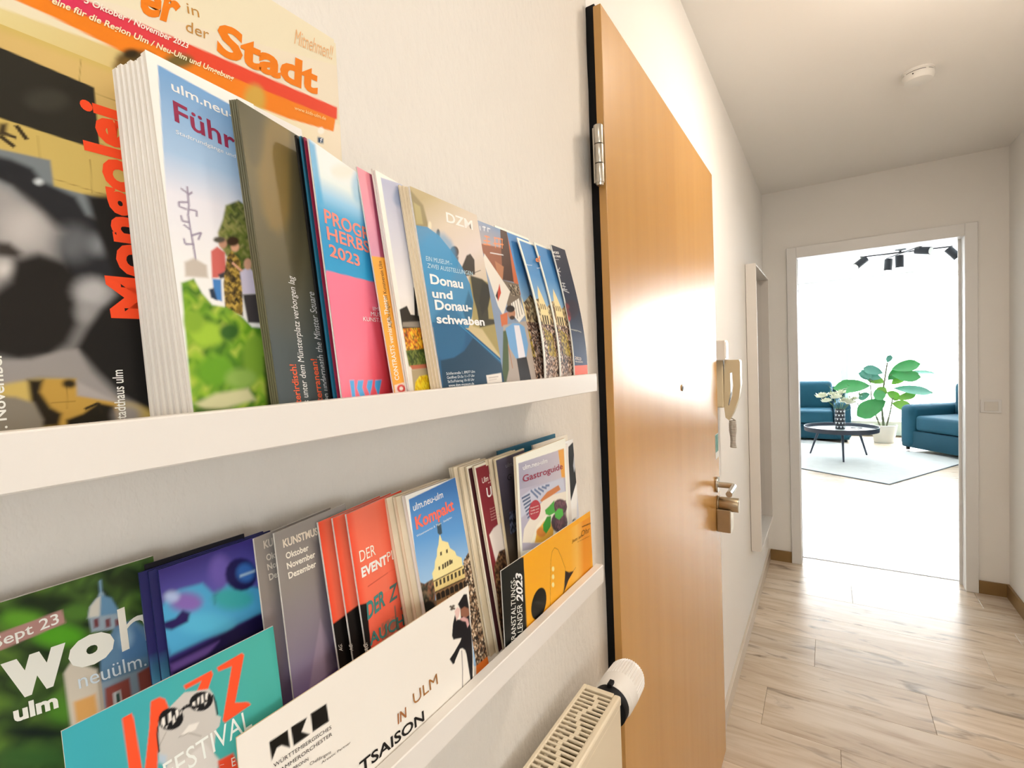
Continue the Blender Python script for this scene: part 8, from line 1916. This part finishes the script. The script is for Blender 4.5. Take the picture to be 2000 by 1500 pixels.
leaflet('postcard', 'long white orchestra card with black logo and violinist at the lip', 'postcard', 'leaflets on the lower ledge', (0.0791, 0.1285, 1.1024), (0.0, 1.0, 0.0), (-0.024, 0.0, 0.9997), 0.2008, 0.0962, 0.0007, [
    ('poly', ([(-5, -5), (205.8, -5), (205.8, 101.19999999999999), (-5, 101.19999999999999)], 'e8ded6', 0, 1)),
    ('poly', ([(17.0, 82.3), (28.3, 81.7), (29.0, 70.5), (23.9, 75.6), (21.1, 76.0), (17.7, 70.7)], '131210', 0, 1)),
    ('poly', ([(30.2, 82.0), (40.9, 81.2), (36.7, 75.0), (42.0, 69.9), (31.1, 70.2)], '131210', 0, 1)),
    ('poly', ([(43.2, 81.7), (54.4, 81.2), (55.4, 69.2), (43.8, 70.1)], '131210', 0, 1)),
    ('poly', ([(193.7, 91.4), (197.8, 89.9), (199.5, 78.0), (199.4, 63.4), (201.0, 55.4), (200.4, 44.7), (200.1, 32.6), (198.0, 13.0), (195.2, 14.3), (192.0, 39.3), (190.6, 43.7), (187.2, 47.3), (184.0, 48.3), (177.0, 42.1), (175.9, 40.3), (173.8, 40.6), (170.2, 46.9), (176.4, 49.4), (185.1, 54.3), (186.7, 56.4), (179.2, 59.3), (176.6, 60.0), (175.1, 64.0), (177.1, 72.9), (180.4, 79.5), (182.6, 74.4), (187.9, 71.9), (187.9, 80.8), (185.2, 86.4)], '14141a', 0.15, 1)),
    ('poly', ([(180.3, 82.5), (183.7, 84.5), (187.9, 81.4), (185.5, 75.9), (182.1, 73.4)], 'd8b8b0', 0.3, 1)),
    ('poly', ([(188.3, 80.6), (193.5, 80.7), (198.8, 76.5), (199.7, 70.6), (194.4, 70.7), (188.2, 74.7)], '8a5c48', 0.4, 1)),
    ('poly', ([(185.7, 73.5), (191.7, 72.5), (197.0, 68.2), (198.4, 62.7), (195.7, 61.0), (194.0, 67.2), (189.5, 69.9)], 'c89a98', 0.4, 1)),
    ('poly', ([(177.7, 87.7), (177.5, 87.4), (177.1, 87.3), (176.5, 87.4), (175.9, 87.6), (175.3, 87.9), (174.7, 88.4), (174.4, 88.8), (174.3, 89.2), (174.5, 89.5), (174.9, 89.6), (175.4, 89.6), (176.1, 89.4), (176.7, 89.0), (177.2, 88.6), (177.6, 88.1)], '4a4238', 0.3, 1)),
    ('poly', ([(181.2, 86.7), (181.0, 86.5), (180.6, 86.3), (180.0, 86.4), (179.4, 86.6), (178.7, 87.0), (178.2, 87.4), (177.8, 87.9), (177.7, 88.3), (177.9, 88.6), (178.3, 88.7), (178.9, 88.6), (179.5, 88.4), (180.2, 88.0), (180.7, 87.6), (181.1, 87.1)], '4a4238', 0.3, 1)),
    ('poly', ([(178.3, 85.1), (178.1, 84.8), (177.7, 84.7), (177.2, 84.8), (176.5, 85.0), (175.9, 85.4), (175.3, 85.8), (175.0, 86.2), (174.9, 86.6), (175.1, 86.9), (175.5, 87.0), (176.0, 87.0), (176.7, 86.8), (177.3, 86.4), (177.9, 86.0), (178.2, 85.5)], '4a4238', 0.3, 1)),
    ('poly', ([(181.4, 84.3), (181.2, 84.0), (180.8, 83.9), (180.2, 84.0), (179.6, 84.2), (178.9, 84.6), (178.4, 85.0), (178.0, 85.5), (177.9, 85.9), (178.1, 86.1), (178.5, 86.3), (179.1, 86.2), (179.7, 86.0), (180.4, 85.6), (180.9, 85.2), (181.3, 84.7)], '4a4238', 0.3, 1)),
    ('poly', ([(179.3, 86.1), (179.1, 85.8), (178.7, 85.7), (178.2, 85.8), (177.5, 86.0), (176.9, 86.4), (176.3, 86.8), (176.0, 87.3), (175.9, 87.6), (176.1, 87.9), (176.5, 88.1), (177.0, 88.0), (177.7, 87.8), (178.3, 87.4), (178.9, 87.0), (179.2, 86.5)], '4a4238', 0.3, 1)),
    ('line', ([(186.1, 46.0), (185.6, 29.7), (183.9, 14.0)], 0.8, '4a3f42', 0)),
    ('line', ([(194.3, 15.4), (189.5, 14.9), (186.6, 14.2)], 0.6, '5a5048', 0)),
], [
    ('WÜRTTEMBERGISCHES', '2c2824', (18.5, 66.4), (56.6, 63.6), (18.4, 68.7), {}),
    ('KAMMERORCHESTER', '2c2824', (19.9, 61.2), (56.7, 59.3), (19.8, 63.5), {}),
    ('HEILBRONN', '2c2824', (24.1, 57.3), (39.6, 55.5), (24.0, 59.3), {}),
    ('Chefdirigent', '4a4440', (40.2, 51.8), (55.0, 49.0), (40.2, 53.7), {}),
    ('Artistic Partner', '4a4440', (47.9, 47.2), (69.7, 45.2), (47.9, 48.7), {}),
    ('TSAISON', '121010', (75.3, 20.5), (136.8, 17.3), (75.1, 28.3), {'bold': 0.02}),
    ('IN', '9a6238', (110.3, 31.3), (119.6, 31.4), (109.9, 38.7), {'bold': 0.02, 'shear': 0.1}),
    ('ULM', '9a6a3a', (127.4, 35.2), (155.3, 35.8), (125.8, 43.8), {'bold': 0.0, 'shear': 0.1}),
], res=0.7, pages=M_CREAM)
